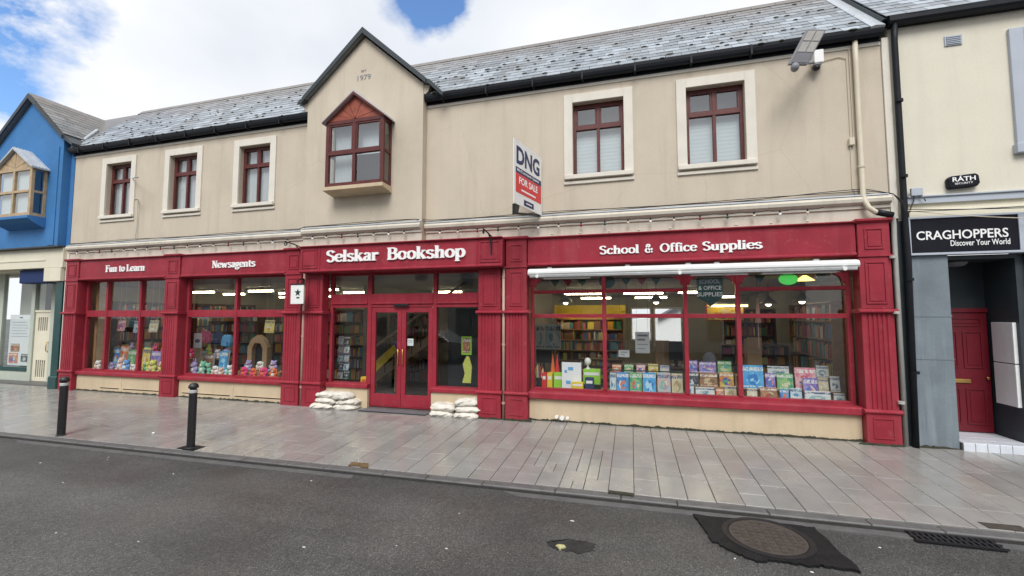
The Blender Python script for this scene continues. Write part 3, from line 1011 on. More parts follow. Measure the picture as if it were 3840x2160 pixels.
def upper_window(parent, x0, x1, blind, drop):
    """recessed four light window with a raised plaster surround and sill"""
    z0, z1 = 4.70, 6.10
    w = MB()
    f = .055
    yf, yb = .10, .16
    w.box(x0, x0 + f, yf, yb, z0, z1)
    w.box(x1 - f, x1, yf, yb, z0, z1)
    w.box(x0 + f, x1 - f, yf, yb, z1 - f, z1)
    w.box(x0 + f, x1 - f, yf, yb, z0, z0 + f)
    cx = (x0 + x1) / 2
    w.box(x0 + f, x1 - f, yf - .008, yb, 5.60, 5.67)
    w.box(cx - .028, cx + .028, yf - .004, yb - .003, z0 + f, 5.60)
    w.box(cx - .028, cx + .028, yf - .004, yb - .003, 5.67, z1 - f)
    win = w.build('window', 'redwood', parent, .004)
    tr = MB()
    for (a, b) in ((x0 + f, cx - .028), (cx + .028, x1 - f)):   # opening casements above
        tr.box(a, a + .03, yf + .005, yb - .01, 5.67, z1 - f)
        tr.box(b - .03, b, yf + .005, yb - .01, 5.67, z1 - f)
        tr.box(a + .03, b - .03, yf + .005, yb - .01, 5.67, 5.70)
        tr.box(a + .03, b - .03, yf + .005, yb - .01, z1 - f - .03, z1 - f)
    tr.build('casement', 'redwood', win)
    for (a, b) in ((x0 + f, cx - .028), (cx + .028, x1 - f)):
        for (c, d) in ((z0 + f, 5.60), (5.67, z1 - f)):
            MB().quad((a, .135, c), (b, .135, c), (b, .135, d), (a, .135, d)).build('pane', 'glass_up', win)
    s = MB()
    t = .165
    s.box(x0 - t, x0 - .002, -.035, .06, z0 - .06, z1 + t)
    s.box(x1 + .002, x1 + t, -.035, .06, z0 - .06, z1 + t)
    s.box(x0 - .002, x1 + .002, -.035, .06, z1 + .002, z1 + t)
    s.build('surround', 'trim', win, .006)
    sl = MB()
    sl.box(x0 - t + .01, x1 + t - .01, -.075, .07, z0 - .085, z0 - .004)
    sl.box(x0 - t - .005, x1 + t + .005, -.032, .02, z0 - .175, z0 - .120)
    sl.build('sill', 'trim', win, .008)
    if blind:
        b = MB()
        zt = 5.60
        n = 24
        for k in range(n):
            a, c = z0 + .06 + (zt - z0 - .06) * k / n, z0 + .06 + (zt - z0 - .06) * (k + 1) / n
            b.quad((x0 + .05, .215 + (.004 if k % 2 else 0), a), (x1 - .05, .215 + (.004 if k % 2 else 0), a), (x1 - .05, .215, c), (x0 + .05, .215, c))
        b.build('blind', 'blind', win)
        box('back_curtain', 'curtain', win, x0 - .1, x1 + .1, .42, .43, z0 - .1, z1 + .1)
    else:
        c = MB()
        k = 26
        for (a, b) in ((x0 - .05, cx + drop), (cx + drop + .01, x1 + .05)):
            for q in range(k):
                xa, xb = a + (b - a) * q / k, a + (b - a) * (q + 1) / k
                c.quad((xa, 0.205 + .012 * math.sin(q * 1.3), z0 - .05), (xb, 0.205 + .012 * math.sin((q + 1) * 1.3), z0 - .05),
                       (xb, 0.205 + .012 * math.sin((q + 1) * 1.3), z1 + .05), (xa, 0.205 + .012 * math.sin(q * 1.3), z1 + .05))
        c.build('curtain', 'curtain', win)  # partial curtain widened over both lights; its paleness stands in for sky reflection
    return win


WL = [(-13.48, -12.57), (-11.23, -10.32), (-9.00, -8.09)]
WR = [(-1.015, -0.075), (1.005, 1.945)]
wall_mb(-14.75, -6.93, 3.55, 6.62, 0.0, 0.28, [(a, b, 4.70, 6.10) for a, b in WL]).build('wall', 'render', shop)
wall_mb(-4.07, 3.935, 3.55, 6.62, 0.0, 0.28, [(a, b, 4.70, 6.10) for a, b in WR]).build('wall', 'render', shop)
for k, (a, b) in enumerate(WL):
    upper_window(shop, a, b, False, [-.12, .05, .0][k])
for a, b in WR:
    upper_window(shop, a, b, True, 0)
# thin plaster reveal strip at the right end
box('corner_strip', 'trim', shop, 3.94, 4.035, -.03, .2, 3.56, 6.50, bev=.005)

# gable
GX0, GX1, GXM = -6.93, -4.07, -5.485
gw = wall_mb(GX0, GX1, 3.55, 6.86, -.18, 0.27, [(-6.10, -4.86, 4.78, 6.10)])
gw.prism([(GX0, 6.86), (GX1, 6.86), (GXM, 8.11)], 'y', -.18, 0.1)
gw.build('gable_wall', 'render', shop)
sans('1979', 'grey', shop, (-5.655, -.181, 7.145), (1, 0, 0), (0, 0, 1), .33, .12, .005, .0)
sans('EST', 'grey', shop, (-5.565, -.181, 7.33), (1, 0, 0), (0, 0, 1), .13, .045, .004, .0)
gr = MB()
for (xe, ze, sgn) in ((-6.985, 6.93, -1), (-3.985, 6.93, 1)):
    ext = .06
    # roof plane of the gable from its ridge down to the eave, as a thick sheet running back into the main roof
    poly = [(GXM, 8.255), (xe, ze), (xe, ze - .085), (GXM, 8.15)]
    gr.prism(poly, 'y', -.27, 1.35)
gable_roof = gr.build('gable_roof', 'slate2', shop)
for (xe, ze) in ((-7.00, 6.915), (-3.97, 6.915)):
    MB().prism([(GXM, 8.275), (xe, ze), (xe, ze - .11), (GXM, 8.14)], 'y', -.30, -.271).build('barge_board', 'slatebox', gable_roof)
# stepped slate courses on the gable slope that shows, and the kneelers at its feet
kn = MB()
kn.prism([(-4.069, 6.60), (-4.069, 6.84), (-3.93, 6.84), (-3.93, 6.78), (-3.97, 6.68), (-4.03, 6.62)], 'y', -.17, .02)
kn.build('kneeler', 'render', gable_roof, .01)
kn = MB()
kn.prism([(-6.931, 6.60), (-6.931, 6.84), (-7.07, 6.84), (-7.07, 6.78), (-7.03, 6.68), (-6.97, 6.62)], 'y', -.17, .02)
kn.build('kneeler', 'render', gable_roof, .01)
ec = MB()
ec.prism([(-4.06, 6.945), (-3.90, 6.89), (-3.58, 6.56), (-3.62, 6.50), (-3.92, 6.80), (-4.06, 6.84)], 'y', -.262, .30)
ec.build('eave_return', 'slatebox', gable_roof, .006)
ec = MB()
ec.prism([(-6.94, 6.945), (-7.10, 6.89), (-7.16, 6.82), (-7.06, 6.80), (-6.94, 6.84)], 'y', -.262, .30)
ec.build('eave_return', 'slatebox', gable_roof, .006)

# oriel window of the gable
ow = MB()
bx0, bx1, by, bz0, bz1 = -6.165, -4.785, -.50, 4.74, 6.14
fr = .075
ow.box(bx0, bx0 + fr, by, by + .07, bz0, bz1)
ow.box(bx1 - fr, bx1, by, by + .07, bz0, bz1)
ow.box(bx0 + fr, bx1 - fr, by, by + .07, bz1 - fr, bz1)
ow.box(bx0 + fr, bx1 - fr, by, by + .07, bz0, bz0 + fr)
ow.box(bx0 + fr, bx1 - fr, by - .008, by + .062, 5.405, 5.475)
bcx = -5.475
ow.box(bcx - .035, bcx + .035, by - .004, by + .06, bz0 + fr, 5.405)
ow.box(bcx - .035, bcx + .035, by - .004, by + .06, 5.475, bz1 - fr)
for sx in (bx0, bx1 - .05):
    ow.box(sx, sx + .05, by + .072, -.181, bz0, bz0 + fr)
    ow.box(sx, sx + .05, by + .072, -.181, bz1 - fr, bz1)
    ow.box(sx, sx + .05, by + .072, -.181, 5.41, 5.47)
    ow.box(sx, sx + .05, -.23, -.181, bz0 + fr, 5.41)
    ow.box(sx, sx + .05, -.23, -.181, 5.47, bz1 - fr)
oriel = ow.build('oriel_window', 'redwood', shop, .005)
oc = MB()
for (a, b) in ((bx0 + fr, bcx - .035), (bcx + .035, bx1 - fr)):
    oc.box(a, a + .035, by + .012, by + .055, 5.475, bz1 - fr)
    oc.box(b - .035, b, by + .012, by + .055, 5.475, bz1 - fr)
    oc.box(a + .035, b - .035, by + .012, by + .055, 5.475, 5.51)
    oc.box(a + .035, b - .035, by + .012, by + .055, bz1 - fr - .035, bz1 - fr)
oc.build('casement', 'redwood', oriel)
for (a, b) in ((bx0 + fr, bcx - .035), (bcx + .035, bx1 - fr)):
    for (c, d) in ((bz0 + fr, 5.405), (5.475, bz1 - fr)):
        MB().quad((a, by + .035, c), (b, by + .035, c), (b, by + .035, d), (a, by + .035, d)).build('pane', 'glass_up', oriel)
for sx in (bx0 + .02, bx1 - .02):
    for (c, d) in ((bz0 + fr, 5.41), (5.47, bz1 - fr)):
        MB().quad((sx, by + .072, c), (sx, -.23, c), (sx, -.23, d), (sx, by + .072, d)).build('pane', 'glass_up', oriel)
# pediment of fanned boards
ax, az = -5.475, 6.67
fan = [(bx0 + .02, 6.142), (bx0 + .02, 6.16)]
nb = 8
edge = []
for k in range(nb + 1):
    t = k / nb
    if t < .5:
        q = t / .5
        edge.append((bx0 + (ax - bx0) * q, 6.145 + (az - 6.145) * q))
    else:
        q = (t - .5) / .5
        edge.append((ax + (bx1 - ax) * q, az + (6.145 - az) * q))
for k in range(nb):
    a, b = edge[k], edge[k + 1]
    c = (ax, 6.147)
    ta = 0.008
    poly = [(c[0] + (a[0] - c[0]) * .04, c[1] + (a[1] - c[1]) * .04), (a[0] * .985 + b[0] * .015, a[1] * .985 + b[1] * .015), (b[0] * .985 + a[0] * .015, b[1] * .985 + a[1] * .015)]
    MB().prism(poly, 'y', by + .012 + (.004 if k % 2 else 0), by + .05).build('pediment_board', 'brickwood', oriel)
orf = MB()
for xe in (bx0 - .07, bx1 + .07):
    zz = 6.125 if xe < ax else 6.125
    orf.prism([(ax, az + .065), (xe, zz + .005), (xe, zz - .03), (ax, az + .01)], 'y', by - .06, -.181)
orf.build('oriel_roof', 'lead', oriel)
for xe in (bx0 - .055, bx1 + .055):
    otr = MB().prism([(ax, az + .030), (xe, 6.118), (xe, 6.085), (ax, az - .030)], 'y', by - .068, by - .061)
    otr.build('pediment_moulding', 'redwood', oriel)
ob = MB()
ob.prism([(by - .035, 4.735), (-.181, 4.735), (-.181, 4.600), (by + .02, 4.648), (by - .035, 4.658)], 'x', bx0 - .02, bx1 + .02)
ob.build('oriel_base', 'riser', oriel, .006)
ocu = MB()
for q in range(14):
    xa = bx0 + .10 + .03 * q
    ocu.quad((xa, -.30 + .012 * (q % 2), 4.80), (xa + .03, -.30 + .012 * ((q + 1) % 2), 4.80), (xa + .03, -.30 + .012 * ((q + 1) % 2), 6.08), (xa, -.30 + .012 * (q % 2), 6.08))
ocu.build('curtain', 'curtain', oriel)
box('blind', 'blind', oriel, bx0 + .12, bx1 - .12, -.26, -.25, 5.46, 6.08)  # added pale sheet behind the upper panes only, stands in for reflected sky

# roof
rf = MB()
for (a, b) in ((-14.90, 3.80),):
    rf.prism([(-.15, 6.60), (RIDGE_Y, roof_z(RIDGE_Y)), (RIDGE_Y + 3.4, 6.60)], 'x', a, b)
roof = rf.build('roof', 'slatebox', shop)
SL_W, SL_C, SL_L = 0.27, 0.185, 0.34
slope_len = (RIDGE_Y + .15) / math.cos(PIT)


def slate_mb(w, l):
    return MB().box(-w / 2 + .004, w / 2 - .004, 0, l, 0, .008)


def lay_slates(parent, xa, xb, mat, single, seed, pname):
    """courses up the front slope; the nearest slates are objects of their own, the rest one mesh"""
    rr = random.Random(seed)
    lst = []
    n = int(slope_len / SL_C)
    for c in range(n):
        x = xa - (SL_W / 2 if c % 2 else 0)
        while x < xb:
            a, b = max(x, xa), min(x + SL_W, xb)
            if b - a > .06:
                lst.append((c, a, b))
            x += SL_W
    cen = lambda s: Vector(((s[1] + s[2]) / 2, -.15 + math.cos(PIT) * s[0] * SL_C, 6.61 + math.sin(PIT) * s[0] * SL_C))
    lst = [s for s in lst if not (GX0 - .02 + (8.2 - cen(s).z) * 0 < cen(s).x < GX1 + .02 and (8.16 - cen(s).z) > abs(cen(s).x - GXM) * .87)]
    lst.sort(key=lambda s: (cen(s) - Vector((0, -7.99, 2.05))).length)
    me_full = {}
    joined = MB()
    moss = MB()
    for k, s in enumerate(lst):
        p = cen(s)
        w = s[2] - s[1]
        j = rr.uniform(-.012, .012)
        tl = PIT - .035 + rr.uniform(-.012, .012)
        rz = rr.uniform(-.014, .014)
        ca, sa = math.cos(tl), math.sin(tl)
        base = Vector((p.x, p.y - .02 + j * ca, p.z + .012 + j * sa))
        if k < single:
            key = round(w, 2)
            if key not in me_full:
                mb = slate_mb(w, SL_L)
                me = bpy.data.meshes.new('slate')
                me.from_pydata(mb.v, [], mb.f)
                me.materials.append(M[mat])
                me_full[key] = me
            o = bpy.data.objects.new('slate', me_full[key])
            col.objects.link(o)
            o.parent = parent
            o.location = base - OFF[parent]
            o.rotation_euler = (tl, 0, rz)
        else:
            mb = slate_mb(w, SL_L)
            mb.xform(lambda q: (base.x + q[0] - rz * q[1], base.y + q[1] * ca - q[2] * sa, base.z + q[1] * sa + q[2] * ca))
            joined.add(mb.v, mb.f)
        if rr.random() < (.34 if s[0] < 9 else .12):
            q = rr.uniform(.05, .14)
            xx = p.x + rr.uniform(-.1, .1)
            t = .022
            mb = MB().ball((0, 0, 0), (q / 2, rr.uniform(.012, .03), .016), 6, 4)
            mb.xform(lambda v: (xx + v[0], base.y + v[1] * ca - v[2] * sa - .004, base.z + v[1] * sa + v[2] * ca + .006))
            moss.add(mb.v, mb.f)
    if joined.v:
        tag(joined.build('far_slates', mat, parent), None, None, kind='stuff')
    if moss.v:
        tag(moss.build('moss', 'soil', parent), None, None, kind='stuff')


lay_slates(roof, -14.72, 3.74, 'slate', 300, 3, 'slate')
x = -14.85
while x < 3.75:
    t = MB()
    t.prism([(RIDGE_Y - .13, roof_z(RIDGE_Y) - .075), (RIDGE_Y, roof_z(RIDGE_Y) + .075), (RIDGE_Y + .13, roof_z(RIDGE_Y) - .075), (RIDGE_Y + .10, roof_z(RIDGE_Y) - .085), (RIDGE_Y, roof_z(RIDGE_Y) + .045), (RIDGE_Y - .10, roof_z(RIDGE_Y) - .085)], 'x', x + .004, x + .441)
    t.build('ridge_tile', 'slate2', roof)
    x += .445
# lead strip between this roof and the neighbour's
ls = MB()
ca, sa = math.cos(PIT), math.sin(PIT)
ls.prism([(3.74, 0), (3.93, 0), (3.93, .03), (3.80, .045), (3.74, .03)], 'y', 0, slope_len + .1)
ls.xform(lambda p: (p[0], -.17 + p[1] * ca - p[2] * sa, 6.60 + p[1] * sa + p[2] * ca))
ls.build('lead_verge', 'lead', roof)


def gutter(parent, xa, xb):
    g = MB()
    pr = [(-.02, 6.475)]
    g.prism([(.0, 6.64), (-.035, 6.64), (-.035, 6.455), (.0, 6.455)], 'x', xa, xb)          # fascia board
    ring = [(-.105 + .068 * math.cos(t), 6.635 + .145 * math.sin(t)) for t in [math.pi + math.pi * k / 8 for k in range(9)]]
    inner = [(-.105 + .058 * math.cos(t), 6.635 + .135 * math.sin(t)) for t in [2 * math.pi - math.pi * k / 8 for k in range(9)]]
    g.prism(ring + inner, 'x', xa, xb)
    go = g.build('gutter', 'gutter', parent)
    x = xa + .4
    while x < xb:
        box('gutter_bracket', 'gutter', go, x - .015, x + .015, -.178, -.036, 6.47, 6.636)
        x += .95
    return go


gutter(shop, -14.78, -6.94)
gutter(shop, -4.06, 3.93)
# plaster lip under the gutters
for a, b in ((-14.74, -6.94), (-4.06, 3.93)):
    box('eave_lip', 'trim', shop, a, b, -.020, .02, 6.40, 6.452)


# cornice over the shopfront
def cornice(parent, xa, xb, y, end=False):
    c = MB()
    # rounded upper roll, then a flat band
    pts = [(y, 3.955), (y - .03, 3.955), (y - .085, 3.93), (y - .115, 3.885), (y - .105, 3.835), (y - .065, 3.80), (y - .045, 3.795), (y - .045, 3.745), (y - .02, 3.735), (y - .02, 3.535), (y, 3.535)]
    c.prism(pts, 'x', xa, xb)
    return c.build('cornice', 'cornice', parent)


cornice(shop, -14.75, -6.932, .001)
cornice(shop, -6.93, -4.055, -.18)
cornice(shop, -4.053, 3.93, .001)
# lead capping on the cornice roll
for a, b, y in ((-14.75, -6.935, .0), (-6.93, -4.057, -.181), (-4.05, 3.90, .0)):
    lc = MB().prism([(y - .002, 3.985), (y - .04, 3.975), (y - .095, 3.943), (y - .095, 3.936), (y - .03, 3.957), (y - .002, 3.957)], 'x', a, b)
    lc.build('lead_capping', 'lead', shop)


# ------------------------------------------------------------------ pilasters
def pilaster(parent, x0, x1, yf, zb=0.06):
    yb = .12
    p = MB()
    p.box(x0 + .01, x1 - .01, yf + .02, yb, zb, 3.54)                       # core
    p.box(x0, x1, yf - .012, yb - .002, zb, .56)                            # base block
    o = p.build('pilaster', 'red', parent, .004)
    m = MB()
    m.prism([(yf - .045, .60), (yf - .012, .625), (yb - .004, .625), (yb - .004, .555), (yf - .014, .555), (yf - .045, .58)], 'x', x0 - .025, x1 + .025)
    m.build('moulding', 'red', o, .003)
    m = MB()
    m.prism([(yf - .055, 2.125), (yf - .012, 2.155), (yb - .004, 2.155), (yb - .004, 2.085), (yf - .012, 2.085), (yf - .055, 2.105)], 'x', x0 - .035, x1 + .035)
    m.build('moulding', 'red', o, .003)
    # fluted shaft
    w = x1 - x0
    n = 5
    pts = [(x0 + .012, yb - .006), (x0 + .012, yf)]
    a, b = x0 + .07, x1 - .07
    for k in range(n):
        u0 = a + (b - a) * k / n
        u1 = a + (b - a) * (k + .55) / n
        pts += [(u0, yf), (u0 + .008, yf + .014), (u1 - .008, yf + .014), (u1, yf)]
    pts += [(x1 - .012, yf), (x1 - .012, yb - .006)]
    MB().prism(pts, 'z', .626, 2.084).build('fluted_shaft', 'red', o)

    def panel(za, zc, ins, name):
        q = MB()
        q.box(x0 + .012, x1 - .012, yf, yf + .019, za, zc)
        fo = q.build(name, 'red', o, .003)
        i0, i1, j0, j1 = x0 + .012 + ins, x1 - .012 - ins, za + ins, zc - ins
        r = MB()
        t = .022
        r.prism([(i0, j0), (i1, j0), (i1 - t, j0 + t), (i0 + t, j0 + t)], 'y', yf - .014, yf - .001)
        r.prism([(i0, j1), (i0 + t, j1 - t), (i1 - t, j1 - t), (i1, j1)], 'y', yf - .014, yf - .001)
        r.prism([(i0, j0), (i0 + t, j0 + t), (i0 + t, j1 - t), (i0, j1)], 'y', yf - .0135, yf - .001)
        r.prism([(i1, j0), (i1, j1), (i1 - t, j1 - t), (i1 - t, j0 + t)], 'y', yf - .0135, yf - .001)
        r.box(i0 + .045, i1 - .045, yf - .010, yf - .001, j0 + .045, j1 - .045)
        r.xform(lambda p: p)
        return r
    r = panel(2.158, 2.965, .075, 'upper_block')
    r.build('panel', 'red', o, .003)
    r2 = panel(3.0, 3.50, .085, 'capital_block')
    r2.build('panel', 'red', o, .003)
    t = MB()
    t.box(x0 - .005, x1 + .005, yf - .022, yb - .008, 2.967, 2.998)
    t.build('capital_moulding', 'red', o, .003)
    t = MB()
    t.prism([(yf - .05, 3.565), (yb - .01, 3.565), (yb - .01, 3.502), (yf - .006, 3.502), (yf - .05, 3.53)], 'x', x0 - .02, x1 + .02)
    t.build('capital_moulding', 'red', o, .003)
    # panel of the base block
    i0, i1, j0, j1 = x0 + .085, x1 - .085, zb + .13, .50
    f = MB()
    t2 = .020
    f.box(i0, i1, yf - .024, yf - .013, j0, j0 + t2)
    f.box(i0, i1, yf - .024, yf - .013, j1 - t2, j1)
    f.box(i0, i0 + t2, yf - .023, yf - .013, j0 + t2, j1 - t2)
    f.box(i1 - t2, i1, yf - .023, yf - .013, j0 + t2, j1 - t2)
    f.build('base_panel', 'red', o, .003)
    return o


for (a, b) in ((-14.67, -14.17), (-11.08, -10.60), (-7.48, -7.02), (-6.93, -6.46), (-2.88, -2.41), (-2.32, -1.89), (3.435, 3.88)):
    pilaster(shop, a, b, -.10)


# ------------------------------------------------------------------ fascias
def fascia(parent, x0, x1, z0, z1, yf, yb=.10):
    f = MB()
    f.box(x0, x1, yf, yb, z0 + .04, z1)
    o = f.build('fascia', 'red', parent, .004)
    m = MB()
    m.prism([(yf - .03, z0 + .045), (yf - .002, z0 + .065), (yf - .002, z0 + .001), (yf - .03, z0 + .02)], 'x', x0 + .001, x1 - .001)
    m.box(x0, x1, yf - .001, yb, z0, z0 + .038)
    m.build('moulding', 'red', o, .003)
    m = MB()
    m.prism([(yf - .05, z1 + .03), (yb, z1 + .03), (yb, z1 + .001), (yf - .005, z1 + .001), (yf - .05, z1 + .012)], 'x', x0, x1)
    m.build('moulding', 'red', o, .003)
    return o


fa = fascia(shop, -14.165, -11.085, 2.985, 3.51, -.075)
for w, a, b in (('Fun', -13.18, -12.77), ('to', -12.70, -12.50), ('Learn', -12.43, -11.80)):
    serif_word(w, a, b, 3.185, .175, -.0755, .02, fa)
fb = fascia(shop, -10.595, -7.485, 2.985, 3.51, -.075)
serif_word('Newsagents', -9.61, -8.34, 3.185, .170, -.0755, .02, fb)
fc = fascia(shop, -6.94, -2.335, 2.975, 3.525, -.255)
serif_word('Selskar', -6.245, -5.005, 3.190, .245, -.2555, .03, fc)
serif_word('Bookshop', -4.785, -3.085, 3.190, .245, -.2555, .03, fc)
for (a, b) in ((-6.90, -6.50), (-2.79, -2.38)):
    r = MB()
    z0, z1, y = 3.07, 3.48, -.256
    t = .022
    r.box(a, b, y - .012, y, z0, z0 + t)
    r.box(a, b, y - .012, y, z1 - t, z1)
    r.box(a, a + t, y - .0115, y, z0 + t, z1 - t)
    r.box(b - t, b, y - .0115, y, z0 + t, z1 - t)
    r.box(a + .06, b - .06, y - .009, y, z0 + .06, z1 - .06)
    r.build('end_panel', 'red', fc, .003)
    k = a - .035 if a < -5 else a - .06
    box('divider', 'red', fc, b + .05 if a < -5 else a - .075, b + .075 if a < -5 else a - .05, y - .011, y, 3.045, 3.52)
fd = fascia(shop, -1.885, 3.43, 2.985, 3.51, -.075)
for w, a, b in (('School', -.537, .150), ('&', .252, .390), ('Office', .505, 1.100), ('Supplies', 1.195, 2.103)):
    serif_word(w, a, b, 3.165, .150, -.0755, .022, fd)


# ------------------------------------------------------------------ shop windows
def shop_window(parent, x0, x1, z0, z1, yf, mulls, transoms, mw=.07, skip=()):
    """frame between pilasters. mulls: centre x; transoms: (z0, z1); one pane object in every light"""
    d = .09
    f = MB()
    f.box(x0, x0 + mw, yf, yf + d, z0, z1)
    f.box(x1 - mw, x1, yf, yf + d, z0, z1)
    f.box(x0 + mw, x1 - mw, yf, yf + d, z0, z0 + .05)
    f.box(x0 + mw, x1 - mw, yf, yf + d, z1 - .05, z1)
    xs = [x0 + mw]
    for m in mulls:
        f.box(m - mw / 2, m + mw / 2, yf - .012, yf + d - .003, z0 + .05, z1 - .05)
        xs += [m - mw / 2, m + mw / 2]
    xs.append(x1 - mw)
    lights = [(xs[i], xs[i + 1]) for i in range(0, len(xs), 2)]
    panes = []
    for li, (a, b) in enumerate(lights):
        zz = [z0 + .05]
        for ti, (c, e) in enumerate(transoms):
            if (li, ti) in skip:
                continue
            f.box(a, b, yf - .004, yf + d - .006, c, e)
            zz += [c, e]
        zz.append(z1 - .05)
        for i in range(0, len(zz), 2):
            panes.append((a, b, zz[i], zz[i + 1]))
    o = f.build('shop_window', 'red', parent, .006)
    for (a, b, c, e) in panes:
        MB().quad((a, yf + .05, c), (b, yf + .05, c), (b, yf + .05, e), (a, yf + .05, e)).build('pane', 'glass', o)
    return o


def sill(parent, x0, x1, y, z0, z1):
    s = MB().prism([(y, z0 + .012), (y, z1 - .02), (y + .02, z1), (y + .26, z1 + .008), (y + .26, z0), (y + .02, z0)], 'x', x0, x1)
    return s.build('window_sill', 'red', parent, .003)


w1 = shop_window(shop, -14.17, -11.08, .60, 3.0, .10, [-13.37, -12.16], [(2.02, 2.19)])
w2 = shop_window(shop, -10.60, -7.48, .60, 3.0, .10, [-9.05], [(2.02, 2.19)])
sill(w1, -14.17, -11.08, -.06, .505, .60)
sill(w2, -10.60, -7.48, -.06, .505, .60)
w4 = shop_window(shop, -1.89, 3.435, .63, 2.98, .17, [-.485, .93, 1.775], [(2.01, 2.085), (2.475, 2.54)], skip=((2, 1),))
sill(w4, -1.888, 3.433, -.055, .505, .63)
# carved corner brackets at the heads of the right hand lights
for xx, s in ((-1.82, 1), (.895, -1), (.965, 1), (1.74, -1), (1.81, 1), (3.365, -1)):
    pts = [(xx, 2.76), (xx + s * .15, 2.76), (xx + s * .145, 2.735), (xx + s * .08, 2.70), (xx + s * .045, 2.65), (xx + s * .035, 2.60), (xx, 2.60)]
    MB().prism(pts, 'y', .175, .215).build('corner_bracket', 'red', w4)
# entrance screen
es = MB()
yE = .15
dE = .09
for (a, b) in ((-6.46, -6.39), (-5.51, -5.41), (-3.955, -3.875), (-2.965, -2.88)):
    es.box(a, b, yE, yE + dE, .12 if b > -5.45 and a < -3.9 else .12, 2.99)
for (a, b) in ((-6.39, -5.51), (-5.41, -3.955), (-3.875, -2.965)):
    es.box(a, b, yE - .004, yE + dE - .004, 2.225 if a != -5.41 else 2.235, 2.52)
    es.box(a, b, yE + .002, yE + dE - .004, 2.93, 2.985)
    es.box(a, b, yE - .03, yE - .003, 2.30, 2.335)
es.box(-6.39, -5.51, yE, yE + dE - .004, .50, .60)
es.box(-3.875, -2.965, yE, yE + dE - .004, .50, .60)
screen = es.build('entrance_screen', 'red', shop, .006)
for (a, b, c, e) in ((-6.39, -5.51, 2.52, 2.93), (-5.41, -3.955, 2.52, 2.93), (-3.875, -2.965, 2.52, 2.93), (-6.39, -5.51, .60, 2.225), (-3.875, -2.965, .60, 2.225)):
    MB().quad((a, yE + .05, c), (b, yE + .05, c), (b, yE + .05, e), (a, yE + .05, e)).build('pane', 'glass', screen)
for a, b in ((-6.46, -5.41), (-3.955, -2.88)):
    sill(screen, a, b, .035, .505, .60)
for (a, b) in ((-5.405, -4.683), (-4.677, -3.96)):
    d = MB()
    y0, y1 = yE + .01, yE + .06
    d.box(a, a + .10, y0, y1, .13, 2.228)
    d.box(b - .10, b, y0, y1, .13, 2.228)
    d.box(a + .10, b - .10, y0, y1, 2.12, 2.228)
    d.box(a + .10, b - .10, y0, y1, .13, .40)
    leaf = d.build('door_leaf', 'red', shop, .005)
    MB().quad((a + .10, yE + .035, .40), (b - .10, yE + .035, .40), (b - .10, yE + .035, 2.12), (a + .10, yE + .035, 2.12)).build('pane', 'glass', leaf)
    hx = b - .05 if a < -5 else a + .05
    h = MB().tube([(hx, y0 - .001, 1.02), (hx, y0 - .045, 1.04), (hx, y0 - .045, 1.34), (hx, y0 - .001, 1.36)], .010, 8)
    h.build('handle', 'brass', leaf, smooth=True)
    box('kick_plate', 'red', leaf, a + .03, b - .03, y0 - .006, y0 - .001, .16, .34, bev=.002)
box('door_closer', 'black', screen, -4.85, -4.50, yE - .055, yE - .031, 2.245, 2.30, bev=.008)
box('threshold', 'kerb', shop, -5.42, -3.95, .02, .40, .02, .115, bev=.006)

# stall risers of cream render
for (a, b, y) in ((-14.16, -11.09, .0), (-10.59, -7.49, .0), (-6.45, -5.42, .075), (-3.94, -2.89, .075), (-1.88, 3.43, .02)):
    r = MB().box(a, b, y, y + .2, -.02, .503)
    ro = r.build('stall_riser', 'riser', shop)
    if y == 0.0:
        m = (a + b) / 2 + .1
        box('joint_cover', 'riser', ro, m - .02, m + .02, y - .008, y - .001, .10, .50)
        for (c, d) in ((a + .9 if a < -12 else a + .12, m - .08), (m + .08, b - .06)):
            box('vent_slot', 'black', ro, c, d, y - .004, y - .0005, .185, .207)
            box('vent_lip', 'riser', ro, c - .01, d + .01, y - .014, y - .001, .208, .222)
# weathered moss line where wall and paving meet
rm = random.Random(5)
ms = MB()
for (a, b, y) in ((-1.87, 3.42, .018), (-14.15, -11.1, -.002), (-10.58, -7.5, -.002), (3.42, 3.9, -.115), (4.1, 4.6, -.07), (-2.34, -1.88, -.115), (-2.9, -2.4, -.115)):
    x = a
    while x < b:
        w = rm.uniform(.03, .12)
        ms.ball((x, y - rm.uniform(-.002, .014), PZ(y) + .002), (w, rm.uniform(.010, .032), rm.uniform(.014, .042)), 6, 4)
        x += w * .9
tag(ms.build('moss_line', 'soil', pavement), None, None, kind='stuff')

# ------------------------------------------------------------------ shop interior shell
box('interior_floor', 'carpet', shop, -14.7, 3.9, .26, 9.0, -.05, .118)
box('interior_ceiling', 'ceil', shop, -14.7, 3.9, .11, 1.0, 3.06, 3.2)
box('interior_ceiling', 'ceil', shop, -14.7, -2.42, 1.0, 9.0, 2.90, 3.2)
box('interior_ceiling', 'ceil', shop, -2.42, 3.9, 1.0, 9.0, 2.74, 3.2)
box('interior_side_wall', 'intwall', shop, -14.74, -14.66, .13, 9.0, 0, 3.4)
box('interior_side_wall', 'intwall', shop, 3.86, 3.93, .27, 9.0, 0, 3.4)
wall_mb(-14.7, 3.9, 0, 3.1, 8.4, 8.6, [(-.02, .70, 1.15, 2.35), (.78, 1.75, .95, 2.35)]).build('interior_back_wall', 'intwall', shop)
bwf = MB()
for (a, b, c, d) in ((-.02, .70, 1.15, 2.35), (.78, 1.75, .95, 2.35)):
    bwf.box(a, b, 8.38, 8.44, c, c + .05).box(a, b, 8.38, 8.44, d - .05, d).box(a, a + .05, 8.38, 8.44, c + .05, d - .05).box(b - .05, b, 8.38, 8.44, c + .05, d - .05)
bwf.build('rear_window_frame', 'white', shop)
box('interior_partition', 'intwall', shop, -7.15, -7.05, 2.4, 8.4, .118, 3.06)
